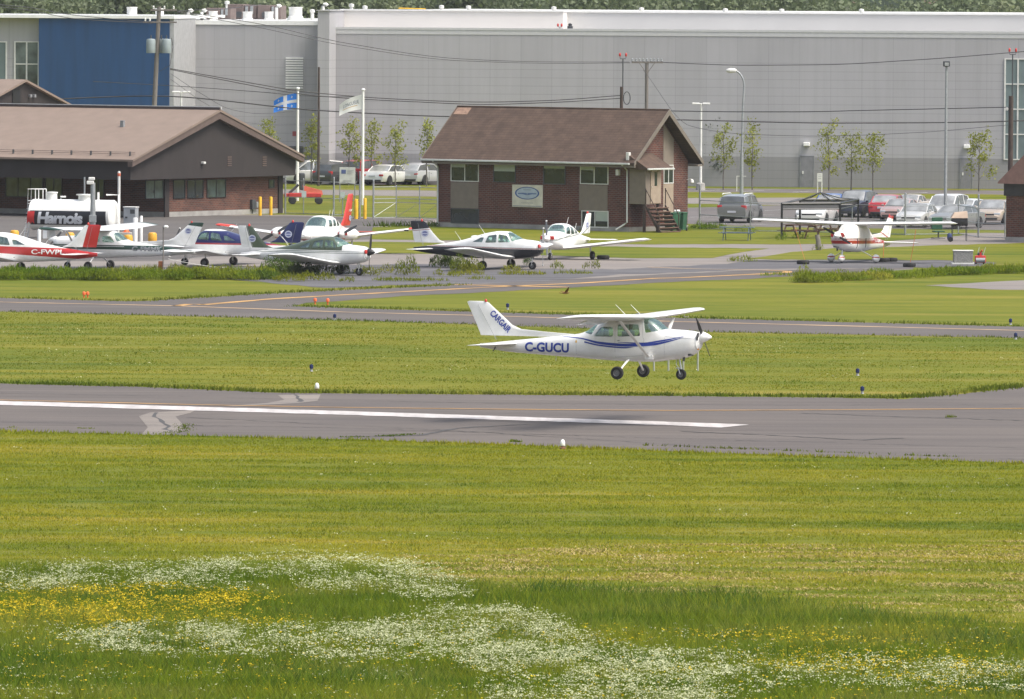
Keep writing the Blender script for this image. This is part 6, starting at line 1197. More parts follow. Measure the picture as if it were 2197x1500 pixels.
# floodlight mast, right
t, h = pole('floodlight_mast', 'tall grey mast with a boxy floodlight standing among the parked cars', 'floodlight', 2028, 478, 143, .10, .07, M['galv']); b = MB(); b.bbox(-.20, .20, -.22, .22, h, h+.34, .04); b.build('lamp_housing', M['dgrey'], t); b = MB(); b.bbox(-.12, .12, -.235, -.215, h+.04, h+.24, .01); b.build('lens', M['chrome'], t)
for k in range(10): b = MB(); b.tube([(-.14, 0, 2.2+k*.5), (.14, 0, 2.2+k*.5)], .012, 5); b.build('climbing_step', M['galv'], t)
# curved street lamp
t, h = pole('street_lamp', 'curved street lamp with a drooping head in front of the grey wall', 'street lamp', 1591, 420, 330, .13, .12, M['galv']); hh = zt(t.location, 149); b = MB(); pts = [(0, 0, h-.1), (.05, 0, hh-2.6)]+[(.12-.8*(1-math.cos(a)), 0, hh-1.1+1.05*math.sin(a)) for a in [i*math.pi/2/7 for i in range(8)]]; b.tube(pts, [.085, .075]+[.06]*8, 10); b.build('arm', M['galv'], t, 60); b = MB(); b.lathe([(.001, -.4), (.1, -.36), (.17, -.1), (.14, .22), (.05, .34)], 14, 'X', M=Matrix.Translation((-.72, 0, hh-.08))); b.build('lamp_head', M['offwhite'], t, 60)
b = MB(); b.box(-.35, .30, -.03, .03, 1.3, 1.34); b.box(-.35, -.3, -.03, .03, .3, 1.3); b.build('bracket', M['offwhite'], t)
for px, py, y0, lb, yc in ((1503, 408, 221, 'white T-shaped car park lamp just right of the brick house roof', 0), (388, 404, 196, 'white T-shaped lamp behind the pinkish roof near the blue wall', 0)):
    t, h = pole('car_park_lamp', lb, 'street lamp', px, py, y0+2, .10, .07, M['offwhite'], 'T-shaped lamps'); b = MB(); b.bbox(-.62, -.1, -.15, .15, h-.03, h+.08, .03); b.build('lamp_head', M['white'], t); b = MB(); b.bbox(.1, .62, -.15, .15, h-.03, h+.08, .03); b.build('lamp_head', M['white'], t); b = MB(); b.tube([(-.15, 0, h), (.15, 0, h)], .04, 6); b.build('arm', M['offwhite'], t); b = MB(); b.lathe([(.33, 0), (.30, .45), (.22, .5), (.1, .52)], 14); b.build('base', M['concrete'], t, 40)
# flagpoles
def flagpole(px, py, y0, lb): t, h = pole('flagpole', lb, 'flagpole', px, py, y0+4, .10, .075, M['white'], 'flagpoles'); b = MB(); b.lathe([(.02, 0), (.12, .03), (.13, .08), (.1, .13), (.001, .16)], 12, M=Matrix.Translation((0, 0, h))); b.build('finial', M['white'], t, 60); return t, h
fp1, h1 = flagpole(638, 431, 188, 'white flagpole carrying the blue and white flag'); fp2, h2 = flagpole(778, 440, 191, 'white flagpole carrying the white flag')
def flag_grid(t, p0, ax, hoist, drop, nx=28, nz=14, amp=.10, curl=.3):
    """cloth point for u along the fly (to image left), v down the hoist"""
    def f(u, v):
        dx = -u*ax; z = -v*hoist*(1-.18*u)-drop*u*u*.6-drop*u*.5; y = amp*math.sin(u*7+v*1.5)*u+.25*u*math.sin(v*2.2+1)
        if u > .75: z += (u-.75)*curl*(1-v)*-1
        return (p0[0]+dx, p0[1]+y, p0[2]+z)
    return f
def cloth(name, f, u0, u1, v0, v1, m, parent, off=0.0, n=(10, 6)):
    b = MB(); nx, nz = n; vs = []
    for i in range(nx+1):
        for j in range(nz+1):
            p = f(u0+(u1-u0)*i/nx, v0+(v1-v0)*j/nz); vs.append((p[0], p[1]-off, p[2]))
    b.add(vs, [(i*(nz+1)+j, (i+1)*(nz+1)+j, (i+1)*(nz+1)+j+1, i*(nz+1)+j+1) for i in range(nx) for j in range(nz)]); return b.build(name, m, parent, 180, recalc=False)
def fabric(name, c):
    m, nt, b = nmat(name); b.inputs['Base Color'].default_value = c+(1,); b.inputs['Roughness'].default_value = .8; out = [n for n in nt.nodes if n.type == 'OUTPUT_MATERIAL'][0]; t = N(nt, 'ShaderNodeBsdfTranslucent'); t.inputs[0].default_value = c+(1,); mx = N(nt, 'ShaderNodeMixShader'); mx.inputs[0].default_value = .35; L(nt, b.outputs[0], mx.inputs[1]); L(nt, t.outputs[0], mx.inputs[2]); L(nt, mx.outputs[0], out.inputs[0]); return m
FB, FW = fabric('flag_blue', (.03, .22, .75)), fabric('flag_white', (.78, .78, .76))
t = thing('flag', 'blue flag with a white cross and white lilies flying from the left flagpole', 'flag', fp1.location); z0 = zt(fp1.location, 200); f = flag_grid(t, (-.08, -.02, z0), 1.5, 1.02, .42)
cloth('cloth', f, 0, 1, 0, 1, FB, t, n=(24, 12))
for sgn in (1, -1):
    cloth('cross', f, 0, 1, .40, .60, FW, t, .006*sgn, (24, 3)); cloth('cross', f, .42, .58, 0, .40, FW, t, .007*sgn, (4, 5)); cloth('cross', f, .42, .58, .6, 1, FW, t, .007*sgn, (4, 5))
    for cu in (.21, .79):
        for cv in (.2, .8):
            b = MB()
            for k in range(4):
                a = k*math.pi/2; pts = [(cu+.055*math.cos(a), cv+.11*math.sin(a)), (cu+.02*math.cos(a+.9), cv+.04*math.sin(a+.9)), (cu, cv), (cu+.02*math.cos(a-.9), cv+.04*math.sin(a-.9))]; P = [f(*p) for p in pts]; b.add([(p[0], p[1]-.008*sgn, p[2]) for p in P], [(0, 1, 2, 3)])
            b.build('lily', FW, t, recalc=False)
t = thing('flag', 'white flag with grey lettering and a gold line flying from the right flagpole', 'flag', fp2.location); z0 = zt(fp2.location, 203); f = flag_grid(t, (-.08, -.02, z0), 1.45, .95, .55, amp=.08)
cloth('cloth', f, 0, 1, 0, 1, FW, t, n=(24, 12)); cloth('gold_line', f, .2, .85, .66, .70, fabric('flag_gold', (.55, .34, .08)), t, .006, (14, 1)); V, F = text_mesh('LONGUEUIL', .0); b = MB(); b.add([(lambda p: (p[0], p[1]-.007, p[2]))(f(.12+.7*(1-u), .30+.26*(1-v))) for u, v in V], F); b.build('flag_lettering', fabric('flag_grey', (.13, .15, .19)), t, recalc=False)
# ---------------------------------------------------------------- overhead wires
WIRE = mat('black_wire', (.012, .012, .014), .6); WIREG = mat('grey_wire', (.05, .05, .055), .6)
def wire(lb, pts, d0, d1, r=.028, m=None):
    P = []; n = len(pts); xs_, ys_ = [p[0] for p in pts], [p[1] for p in pts]
    for i in range(60):
        x = xs_[0]+(xs_[-1]-xs_[0])*i/59; y = float(pchip(xs_, ys_, x)) if n > 2 else ys_[0]+(ys_[1]-ys_[0])*(x-xs_[0])/(xs_[1]-xs_[0]); P.append(at(x, y, d0+(d1-d0)*i/59))
    b = MB(); b.tube(P, r, 5); o = b.build('power_line', m or WIRE, None, 60); return tag(o, lb, 'wire', 'overhead wires')
dP = gp(321, 432).y; dQ = gp(683, 399).y; dH = gp(1386, 432).y
wire('thick black wire running the whole width above the brick house roof', [(-30, 224), (140, 212), (325, 206), (683, 237), (960, 250), (1445, 257), (1800, 264), (2030, 263), (2230, 258)], dP, dH, .040)
wire('double wire sagging from the transformers over both flags, upper strand', [(365, 147), (470, 166), (683, 200), (880, 214), (1040, 219), (1170, 216), (1330, 205)], dP, dH, .030)
wire('double wire sagging from the transformers over both flags, lower strand', [(365, 149), (470, 170), (683, 206), (880, 218), (1040, 224), (1200, 219), (1330, 211)], dP+1, dH+1, .030)
wire('thin wire crossing the blue wall and passing between the flag tops', [(200, 175), (365, 184), (540, 196), (683, 207), (760, 208)], dP, dQ, .022)
wire('thin wire from the pole top across to the wide crossarm', [(380, 24), (560, 52), (740, 92), (1000, 127), (1200, 133), (1350, 133)], dP, dH, .022, WIREG)
wire('second thin wire from the pole top to the wide crossarm', [(380, 26), (560, 60), (740, 98), (1000, 131), (1200, 136), (1352, 135)], dP+2, dH, .020, WIREG)
wire('thin wire from the wide crossarm rising to the right edge', [(1415, 134), (1600, 140), (1760, 139), (1960, 129), (2230, 108)], dH, dH-10, .026, WIREG)
wire('dark wire below the middle of the grey wall right of the house', [(1430, 238), (1600, 240), (1700, 240), (1900, 236), (2170, 230)], dH, dH-40, .026)
wire('faint wire drooping right of the white T-shaped lamp', [(1380, 150), (1480, 270), (1600, 288), (1760, 292), (1960, 285), (2165, 268)], dH, dH-40, .014, WIREG)
wire('slack cable falling from the transformers to the pinkish roof', [(366, 158), (430, 200), (500, 236), (560, 244), (640, 238)], dP, dQ, .014, WIREG)
wire('second slack cable falling from the transformers', [(366, 170), (440, 222), (520, 262), (600, 268), (683, 262)], dP, dQ, .014, WIREG)
wire('wire entering at the top left corner towards the pole top', [(-30, 8), (60, 16), (140, 30), (325, 48)], dP-20, dP, .024, WIREG)
wire('second wire entering at the top left corner', [(-30, 12), (60, 22), (160, 40), (328, 50)], dP-20, dP, .022, WIREG)
wire('wire rising left of the crossarm over the brown rooftop units', [(384, 23), (470, 20), (560, 10)], dP, dP+60, .022, WIREG)
# ---------------------------------------------------------------- young trees
YG = leaf_mat('young_leaves', (.25, .28, .022), .3, .7, (.36, .36, .035)); BG = leaf_mat('blue_green_leaves', (.075, .10, .075), .3, .6, (.12, .15, .11)); BARK = mat('grey_bark', (.12, .11, .10), .9, var=.3, scale=8)
rt = np.random.default_rng(5)
def tree(px, py, y0, ylow, wpx, lb, leaf=YG, name='young_tree', sparse=.6, group='young trees along the grey wall', cone=False):
    b = gp(px, py); t = thing(name, lb, 'tree', b, 0, group); s = FPX/b.y; h = zt(b, y0); zl = zt(b, ylow); R_ = wpx/2/s; tr = MB(); wob = [rt.normal(0, .04) for _ in range(5)]
    pts = [(wob[k]*k*.4, 0, h*.92*k/4) for k in range(5)]; tr.tube(pts, [.05, .045, .035, .022, .008], 7); tr.build('trunk', BARK, t, 60); C = []; nb = 9
    for k in range(nb):
        z = zl+(h-zl)*(k+.3)/nb; a = k*2.4+rt.uniform(-.5, .5); prof = (1.05-.85*(z-zl)/(h-zl)) if cone else (.45+.55*math.sin(math.pi*min(1, .15+(z-zl)/(h-zl)*.85))); l = R_*prof*rt.uniform(.75, 1.1); tip = Vector((math.cos(a)*l, math.sin(a)*l, z+l*.45)); base = Vector((0, 0, max(.3, z-.35))); q = MB(); q.tube([base, (base+tip)/2+Vector((0, 0, .05)), tip], [.02, .012, .005], 5); q.build('limb', BARK, t)
        m_ = int(5+9*sparse); cl = tip + Vector((rt.normal(0, .12), rt.normal(0, .12), rt.normal(0, .12)))
        for j in range(m_): c = cl if rt.random() < .75 else base.lerp(tip, rt.uniform(.35, 1)); C.append((c.x+rt.normal(0, .17), c.y+rt.normal(0, .17), c.z+rt.normal(0, .19)))
    C.append((0, 0, h-.1)); C.append((0, 0, h-.25)); V, F = leafcloud(np.array(C), 8, .17, rt, .8); o = npmesh('crown', V, F, [leaf], t); return t
for a in [(1537, 400, 250, 395, 46, 'blue-green young tree just right of the white T-shaped lamp', BG, 'young_tree', 1.0), (1552, 408, 272, 360, 30, 'yellow-green young tree in front of the blue-green one near the T-shaped lamp'), (1614, 408, 270, 368, 26, 'narrow yellow-green young tree just right of the curved street lamp'),
          (1778, 409, 268, 370, 40, 'tall yellow-green young tree above the gazebo'), (1826, 409, 290, 365, 36, 'sparse yellow-green young tree, the shortest right of the gazebo'), (1884, 400, 272, 335, 50, 'bluish round young tree in the middle of the right wall', BG, 'young_tree', 1.2), (1873, 410, 290, 362, 32, 'yellow-green young tree in front of the bluish round one'),
          (2100, 411, 288, 378, 58, 'widest yellow-green young tree, rightmost by the grey wall', YG, 'young_tree', 1.1), (578, 400, 262, 330, 22, 'yellow-green young tree rising behind the brown gable'), (668, 396, 257, 345, 28, 'yellow-green young tree between left flagpole and thin dark pole'),
          (748, 397, 266, 345, 38, 'yellow-green young tree left of the right flagpole'), (796, 397, 262, 350, 34, 'loose yellow-green young tree right of the right flagpole'), (816, 392, 236, 330, 48, 'tall blue-green conical tree behind the right flagpole', BG, 'young_tree', 1.1), (848, 400, 272, 350, 34, 'yellow-green young tree right of the blue-green conical tree'), (915, 400, 264, 340, 26, 'yellow-green young tree beside the left end of the house roof')]: tree(*a, **({'cone': True} if a[0] == 816 else {}))
# ---------------------------------------------------------------- fences, gate, signs
MESH = glass_mat('chain_link_mesh', (.90, .90, .90), 0.0, .6)
def fence(lb, posts, rails, hm, name='chain_link_fence', cat='fence', diag=False, thick=()):
    """posts: (px, base py, top py); rails: heights as fractions"""
    B_ = [gp(x, y) for x, y, _ in posts]; t = thing(name, lb, cat, B_[0]); o = B_[0]; Hs = [zt(b, p[2]) for b, p in zip(B_, posts)]; hmn = sum(Hs)/len(Hs)
    for k, b in enumerate(B_):
        q = MB(); rr_ = .055 if k in thick else .032; q.tube([b-o, b-o+Vector((0, 0, Hs[k]))], rr_, 8); q.lathe([(rr_*1.2, 0), (rr_, .05), (.001, .07)], 8, M=Matrix.Translation(b-o+Vector((0, 0, Hs[k])))); q.build('post', M['galv'], t, 50)
    for fr in rails: q = MB(); q.tube([b-o+Vector((0, 0, hm*fr)) for b in B_], .024, 6); q.build('rail', M['galv'], t)
    if diag:
        for i in range(len(B_)-1): q = MB(); q.tube([B_[i]-o+Vector((0, 0, .1)), B_[i+1]-o+Vector((0, 0, hm*.5))], .012, 5); q.build('brace', M['galv'], t)
    q = MB(); vs = [b-o for b in B_]+[b-o+Vector((0, 0, hm)) for b in B_]; n = len(B_); q.add(vs, [(i, i+1, n+i+1, n+i) for i in range(n-1)]); q.build('mesh_panel', CLM, t, recalc=False); return t
CLM, nt_, b_ = nmat('chain_link'); nt_.nodes.remove(b_); o_ = [n for n in nt_.nodes if n.type == 'OUTPUT_MATERIAL'][0]; a_ = N(nt_, 'ShaderNodeBsdfTransparent'); d_ = N(nt_, 'ShaderNodeBsdfDiffuse'); d_.inputs[0].default_value = (.3, .31, .32, 1); x_ = N(nt_, 'ShaderNodeMixShader'); x_.inputs[0].default_value = .10; L(nt_, a_.outputs[0], x_.inputs[1]); L(nt_, d_.outputs[0], x_.inputs[2]); L(nt_, x_.outputs[0], o_.inputs[0])
fence('chain-link fence between the low brick building and the sliding gate', [(612, 459, 385), (651, 460, 385), (716, 463, 382), (735, 463, 425), (772, 470, 370)], (.03, .5, .985), zt(gp(700, 462), 389), thick=(0, 2, 4))
fence('sliding chain-link gate with diagonal braces left of the brick house', [(801, 470, 388), (850, 469, 400), (900, 470, 401), (940, 472, 402)], (.04, .5, .62, .99), zt(gp(860, 469), 400), 'chain_link_gate', 'gate', True, (0,))
fence('long chain-link fence running right from the brick house past the gazebo', [(1501, 491, 398), (1610, 497, 418), (1828, 501, 436), (1942, 505, 416), (2056, 503, 424), (2099, 510, 419), (2156, 512, 434)], (.03, .48, .97), zt(gp(1700, 499), 435), thick=(0, 3, 5))
def bollard(px, py, y0, lb, m, r=.10, cat='bollard', grp='yellow bollards', cap=True):
    b = gp(px, py); h = zt(b, y0); q = MB(); q.lathe([(r, 0), (r, h-.06), (r*.85, h-.015), (r*.4, h), (.001, h)], 14); o = q.build('bollard', m, None, 50); o.location = b; return tag(o, lb, cat, grp)
bollard(558, 463, 422, 'yellow bollard by the brick wall, nearer the electric box', M['yellow']); bollard(581, 462, 422, 'yellow bollard by the brick wall, nearer the building corner', M['yellow']); bollard(764, 470, 427, 'yellow bollard left of the gate post', M['yellow'], .12); bollard(783, 470, 425, 'yellow bollard right of the gate post', M['yellow'], .10)
def sign(px, py, x0, x1, y0, y1, lb, legs, writing=(), col=None, cat='sign'):
    b = gp(px, py); t = thing('sign', lb, cat, b); s = FPX/b.y; u0, u1 = (x0-px)/s, (x1-px)/s; zb, zt_ = zt(b, y1), zt(b, y0)
    for l in legs: q = MB(); q.tube([((l-px)/s, .03, 0), ((l-px)/s, .03, zt_-.05)], .035, 8); q.build('leg', M['grey'] if not col else M['offwhite'], t)
    q = MB(); q.bbox(u0, u1, -.03, .0, zb, zt_, .01); bd = q.build('board', col or mat('sign_board', (.46, .48, .46), .5), t); return t, bd, u0, u1, zb, zt_
t, bd, u0, u1, zb, z1_ = sign(745, 434, 728, 762, 359, 394, 'white notice board with a dark blue square behind the fence', (729, 761)); q = MB(); q.box(u0+.12, u0+.42, -.04, -.031, z1_-.42, z1_-.16); q.build('printed_square', mat('print_blue', (.06, .09, .22), .6), bd)
for k in range(4): q = MB(); q.box(u0+.50, u1-.12-.1*(k % 2), -.04, -.031, z1_-.22-k*.07, z1_-.20-k*.07); q.build('print_line', M['grey'], bd)
q = MB(); q.box(u0+.25, u1-.25, -.04, -.031, zb+.16, zb+.2); q.build('print_line', M['grey'], bd)
for px, y0, y1, lb in ((652, 410, 424, 'small pale notice on the fence beside the left flagpole'), (735, 412, 424, 'small pale round-topped notice on the fence left of the gate')):
    b = gp(px, 461.5); s = FPX/b.y; q = MB(); q.bbox(-5/s, 5/s, -.07, -.05, zt(b, y1), zt(b, y0), .008); o = q.build('notice', mat('pale_notice', (.40, .47, .44), .5), None); o.location = b; tag(o, lb, 'sign')
t, bd, u0, u1, zb, z1_ = sign(1758, 418, 1753, 1764, 372, 390, 'small white board on two white legs above the gazebo', (1754, 1763), col=M['offwhite']); 
for k in range(3): q = MB(); q.box(u0+.06, u1-.06, -.04, -.031, z1_-.12-k*.13, z1_-.09-k*.13); q.build('print_line', M['grey'], bd)
# ---------------------------------------------------------------- gazebo
ga = [gp(1677, 514), gp(1802, 513), gp(1841, 503), gp(1716, 503.5)]; t = thing('gazebo_frame', 'black metal gazebo frame without its canvas over a brown picnic table', 'gazebo', ga[0]); o = ga[0]; zg = zt(ga[0], 437); c = sum(ga, Vector())/4-o; apex = c+Vector((0, 0, zt(c+o, 413)))
for b in ga:
    q = MB(); q.bbox(-.06, .06, -.06, .06, 0, zg, .01, M=Matrix.Translation(b-o)); q.build('post', M['black'], t)
for i in range(4):
    a, b = ga[i]-o, ga[(i+1) % 4]-o
    for dz, rr_ in ((0, .06), (-.32, .04)): q = MB(); q.tube([a+Vector((0, 0, zg+dz)), b+Vector((0, 0, zg+dz))], rr_, 6); q.build('beam', M['black'], t)
    if i in (0, 2):
        q = MB()
        q.add([a+Vector((0, 0, zg-.02)), b+Vector((0, 0, zg-.02)), b+Vector((0, 0, zg-.3)), a+Vector((0, 0, zg-.3))], [(0, 1, 2, 3)])
        q.build('lattice_panel', mat('grey_lattice', (.10, .10, .11), .7), t)
    q = MB(); q.tube([a+Vector((0, 0, zg)), (a+apex)/2+Vector((0, 0, zg*.5-.12)), apex], .03, 6); q.build('roof_rib', M['black'], t); m_ = (a+b)/2; q = MB(); q.tube([m_+Vector((0, 0, zg)), (m_+apex)/2+Vector((0, 0, zg*.5-.1)), apex], .02, 6); q.build('roof_rib', M['black'], t)
def picnic(px, py, rz_, L_, m, lb, sc_=1):
    t = thing('picnic_table', lb, 'picnic table', gp(px, py), rz_, 'picnic tables', sc_)
    for k in range(5): q = MB(); q.bbox(-L_/2, L_/2, -.36+k*.147, -.36+k*.147+.135, .72, .76, .01); q.build('table_board', m, t)
    for s in (-1, 1):
        for k in range(2): y = s*(.62+k*.14); q = MB(); q.bbox(-L_/2, L_/2, y-.065, y+.065, .42, .46, .01); q.build('seat_board', m, t)
        x = s*L_*.36; q = MB(); q.bbox(x-.02, x+.02, -.74, .74, .36, .42, .005); q.bbox(x-.021, x+.021, -.36, .36, .65, .719, .005); q.build('cross_beam', m, t)
        for s2 in (-1, 1): q = MB(); q.add([(x-.02, s2*.28, .70), (x+.02, s2*.28, .70), (x+.02, s2*.38, .70), (x-.02, s2*.38, .70), (x-.02, s2*.66, 0), (x+.02, s2*.66, 0), (x+.02, s2*.76, 0), (x-.02, s2*.76, 0)], [(0, 1, 2, 3), (7, 6, 5, 4), (0, 4, 5, 1), (1, 5, 6, 2), (2, 6, 7, 3), (3, 7, 4, 0)]); q.build('leg', m, t)
picnic(1581, 516, R(-8), 1.95, mat('blue_grey_wood', (.10, .135, .17), .8, var=.2, scale=5), 'blue-grey picnic table on the lawn below the silver vehicle'); picnic(1718, 511, R(-38), 2.2, M['brownwood'], 'dark brown picnic table under the gazebo frame, on the left'); picnic(1790, 508, R(-45), 1.9, M['brownwood'], 'brown picnic table under the gazebo frame, behind the covered airplane')
# bins, stump post, barbecue corner
def bin_(px, py, lb, rz_=0, m=None):
    t = thing('wheelie_bin', lb, 'bin', gp(px, py), rz_, 'green wheelie bins'); q = MB(); q.add([(-.27, -.32, .08), (.27, -.32, .08), (.27, .32, .08), (-.27, .32, .08), (-.33, -.38, 1.0), (.33, -.38, 1.0), (.33, .40, 1.06), (-.33, .40, 1.06)], [(3, 2, 1, 0), (4, 5, 6, 7), (0, 1, 5, 4), (1, 2, 6, 5), (2, 3, 7, 6), (3, 0, 4, 7)]); q.build('body', M['green'], t, 30)
    q = MB(); q.bbox(-.35, .35, -.42, .42, 1.03, 1.10, .03); q.build('lid', m or M['green'], t)
    for s in (-1, 1): q = MB(); q.lathe([(.1, -.03), (.1, .03)], 12, 'X', M=Matrix.Translation((s*.28, .36, .1))); q.build('wheel', M['rubber'], t)
bin_(1442, 497, 'green wheelie bin against the brick house, the left of two', R(-36)); bin_(1459, 496, 'green wheelie bin with a pale bag on its lid, the right of two', R(-20)); q = MB(); q.bbox(-.22, .15, -.2, .2, 0, .14, .06); o = q.build('plastic_bag', M['white'], None, 60); o.location = gp(1459, 496)+Vector((-.15, 0, 1.10)); tag(o, 'white plastic bag lying on the right green bin', 'bag')
b = gp(1757, 537); q = MB(); h = zt(b, 504); q.tube([(0, 0, -.05), (-.02, 0, h*.5), (-.10, .02, h)], [.16, .14, .13], 10); o = q.build('wooden_post', M['wood'], None, 50); o.location = b; tag(o, 'short weathered leaning wooden post beside the covered airplane propeller', 'post')
b = gp(1752, 496); q = MB(); h = zt(b, 474); q.tube([(0, 0, 0), (-.08, .02, h)], [.14, .13], 10); o = q.build('wooden_post', M['wood'], None, 50); o.location = b; tag(o, 'short wooden post standing between gazebo posts in front of the white sedan', 'post')
t = thing('lawn_chair', 'dark green high-backed garden chair beside the barbecue', 'chair', gp(2013, 514), R(15)); q = MB(); q.bbox(-.32, .32, .2, .27, .55, 1.25, .04); q.build('backrest', M['green'], t); q = MB(); q.bbox(-.30, .30, -.3, .24, .42, .50, .03); q.build('seat', M['green'], t)
q = MB(); q.tube([(0, 0, .1), (0, 0, .42)], .04, 6); q.tube([(-.35, -.2, .08), (.35, -.2, .08)], .03, 6); q.tube([(-.35, .25, .08), (.35, .25, .08)], .03, 6); q.tube([(0, -.2, .08), (0, .25, .08)], .03, 6); q.build('base', M['dgrey'], t)
t = thing('barbecue', 'black barbecue with a beige lid cover and side legs by the right fence', 'barbecue', gp(2058, 517), R(5)); q = MB(); q.bbox(-.45, .45, -.25, .25, .85, 1.28, .05); q.build('firebox', M['black'], t, 40); q = MB(); q.add([(-.50, -.3, 1.29), (.45, -.3, 1.29), (.45, .3, 1.29), (-.50, .3, 1.29), (-.30, -.15, 1.60), (.42, -.15, 1.68), (.42, .2, 1.68), (-.30, .2, 1.60)], [(3, 2, 1, 0), (4, 5, 6, 7), (0, 1, 5, 4), (1, 2, 6, 5), (2, 3, 7, 6), (3, 0, 4, 7)]); q.build('lid', mat('beige_lid', (.45, .34, .26), .6), t)
for x in (-.4, .4):
    for y in (-.2, .2): q = MB(); q.tube([(x, y, 0), (x, y, .85)], .02, 6); q.build('leg', M['dgrey'], t)
t = thing('gas_cylinder_cart', 'small blue cylinder with black wheels left of the barbecue', 'cart', gp(2037, 519)); q = MB(); q.lathe([(.11, .12), (.13, .2), (.13, .42), (.07, .48), (.001, .5)], 12); q.build('cylinder', mat('dark_blue_plastic', (.02, .04, .14), .6), t, 50)
for s in (-1, 1): q = MB(); q.lathe([(.14, -.03), (.14, .03)], 12, 'Y', M=Matrix.Translation((.05, s*.2, .14))); q.build('wheel', M['rubber'], t)
t = thing('storage_box', 'grey metal box with a pale top on the gravel at the right', 'box', gp(2066, 567)); q = MB(); q.bbox(-.50, .50, -.35, .35, .08, .68, .02); q.build('body', mat('grey_speckled_panel', (.21, .21, .20), .7, var=.3, scale=12), t); q = MB(); q.bbox(-.53, .53, -.38, .38, .681, .73, .02); q.build('lid', M['offwhite'], t); q = MB(); q.bbox(-.6, .55, -.4, .4, .01, .079, .01); q.build('pallet', M['offwhite'], t)
t = thing('snow_blower', 'small red snow blower standing right of the grey box', 'machine', gp(2103, 567)); q = MB(); q.bbox(-.28, .28, -.2, .15, .08, .45, .04); q.build('auger_housing', M['red'], t); q = MB()
q.lathe([(.12, -.24), (.12, .24)], 10, 'X', M=Matrix.Translation((0, -.21, .22))); q.build('auger', M['galv'], t); q = MB(); q.bbox(-.12, .14, .16, .5, .25, .6, .04); q.build('engine', M['dgrey'], t)
for s in (-1, 1): q = MB(); q.tube([(s*.15, .4, .4), (s*.16+.15, .8, .85)], .012, 5); q.build('handlebar', M['galv'], t); q = MB(); q.lathe([(.15, -.04), (.15, .04)], 12, 'X', M=Matrix.Translation((s*.2, .35, .15))); q.build('wheel', M['rubber'], t)
q = MB(); q.tube([(0, 0, .45), (.02, 0, .62), (.1, -.05, .72)], .05, 8); q.build('chute', M['red'], t)
# tie-down tyres and ropes round the covered airplane
def tyre(px, py, lb): q = MB(); q.lathe([(.17, .0), (.30, .0), (.33, .05), (.33, .15), (.30, .2), (.17, .2)], 18); q.f = [f for f in q.f if len(f) == 4]; o = q.build('tie_down_weight', M['rubber'], None, 50); o.location = gp(px, py); return tag(o, lb, 'tyre', 'tie-down tyres')
T1 = tyre(1723, 567, 'black tyre lying left of the covered airplane'); T2 = tyre(1951, 573, 'black tyre lying right of the covered airplane below the orange rope'); T3 = tyre(1895, 562, 'black tyre lying behind the covered airplane wheel'); tyre(1912, 561.5, 'black tyre right beside the one under the covered airplane tail'); tyre(1294, 556, 'black tyre on the apron under the tip of the white airplane wing')
ROPE = mat('orange_rope', (.70, .20, .08), .7)
def rope(lb, a, b, m=ROPE, r=.014): q = MB(); P = [a.lerp(b, k/8)+Vector((0, 0, -.06*math.sin(math.pi*k/8))) for k in range(9)]; q.tube([p-a for p in P], r, 5); o = q.build('tie_down_rope', m, None); o.location = a; return tag(o, lb, 'rope', 'tie-down ropes')
g = gp(1953, 571); rope('orange rope from the right wing down to its tyre', g+Vector((0, 0, .2)), g+Vector((.25, -.5, 1.9))); g = gp(1727, 566); rope('thin orange rope down to the left tyre', g+Vector((0, 0, .2)), g+Vector((-.5, .5, 1.9)), r=.008); g = gp(1895, 561); rope('orange rope from the tail of the covered airplane to its tyre', g+Vector((0, 0, .2)), g+Vector((.02, 0, .95)))
g = gp(395, 577); rope('pale rope slanting to the ground under the tail of the green banded airplane', g+Vector((-.8, 0, .5)), g+Vector((2.2, 0, .05)), M['offwhite'], .012); g = gp(350, 580); rope('pale rope from the tail down towards the wooden stake', g+Vector((.1, 0, .1)), g+Vector((1.5, 0, .7)), M['offwhite'], .012)
# ---------------------------------------------------------------- fuel tank
tb = gp(158, 512); tya = R(-18); t = thing('fuel_tank', 'white horizontal fuel tank with a black band reading Harnois', 'fuel tank', tb, tya); s = FPX/tb.y; Lt = (247-62)/s/math.cos(tya)*.96; rt_ = (zt(tb, 428)-zt(tb, 512))/2*.80; zc_ = zt(tb, 428)-rt_; TW = mat('white_tank_paint', (.80, .80, .77), .3, var=.05, coat=.3, scale=.8)
q = MB(); q.lathe([(.001, -Lt/2-.10), (rt_*.6, -Lt/2-.07), (rt_*.95, -Lt/2), (rt_, -Lt/2+.05), (rt_, Lt/2-.05), (rt_*.95, Lt/2), (rt_*.6, Lt/2+.07), (.001, Lt/2+.10)], 48, 'X', M=Matrix.Translation((0, 0, zc_)), cap=(0, 0)); q.build('tank_shell', TW, t, 40)
def tpos(x, a, off=.006): return (x, -(rt_+off)*math.cos(a), zc_+(rt_+off)*math.sin(a))
def tband(x0, x1, a0, a1, m, nm, off=.006, par=t):
    b = MB(); n = 12; vs = []
    for x in (x0, x1):
        for k in range(n+1): vs.append(tpos(x, a0+(a1-a0)*k/n, off))
    b.add(vs, [(k, n+1+k, n+2+k, k+1) for k in range(n)]); return b.build(nm, m, par, 180, recalc=False)
a1_, a0_ = math.asin(max(-1, min(1, (zt(tb, 452)-zc_)/rt_))), math.asin(max(-1, min(1, (zt(tb, 482)-zc_)/rt_))); bd = tband(-Lt/2+.12, Lt/2-.2, a0_, a1_, mat('black_band', (.014, .014, .02), .4), 'name_band')
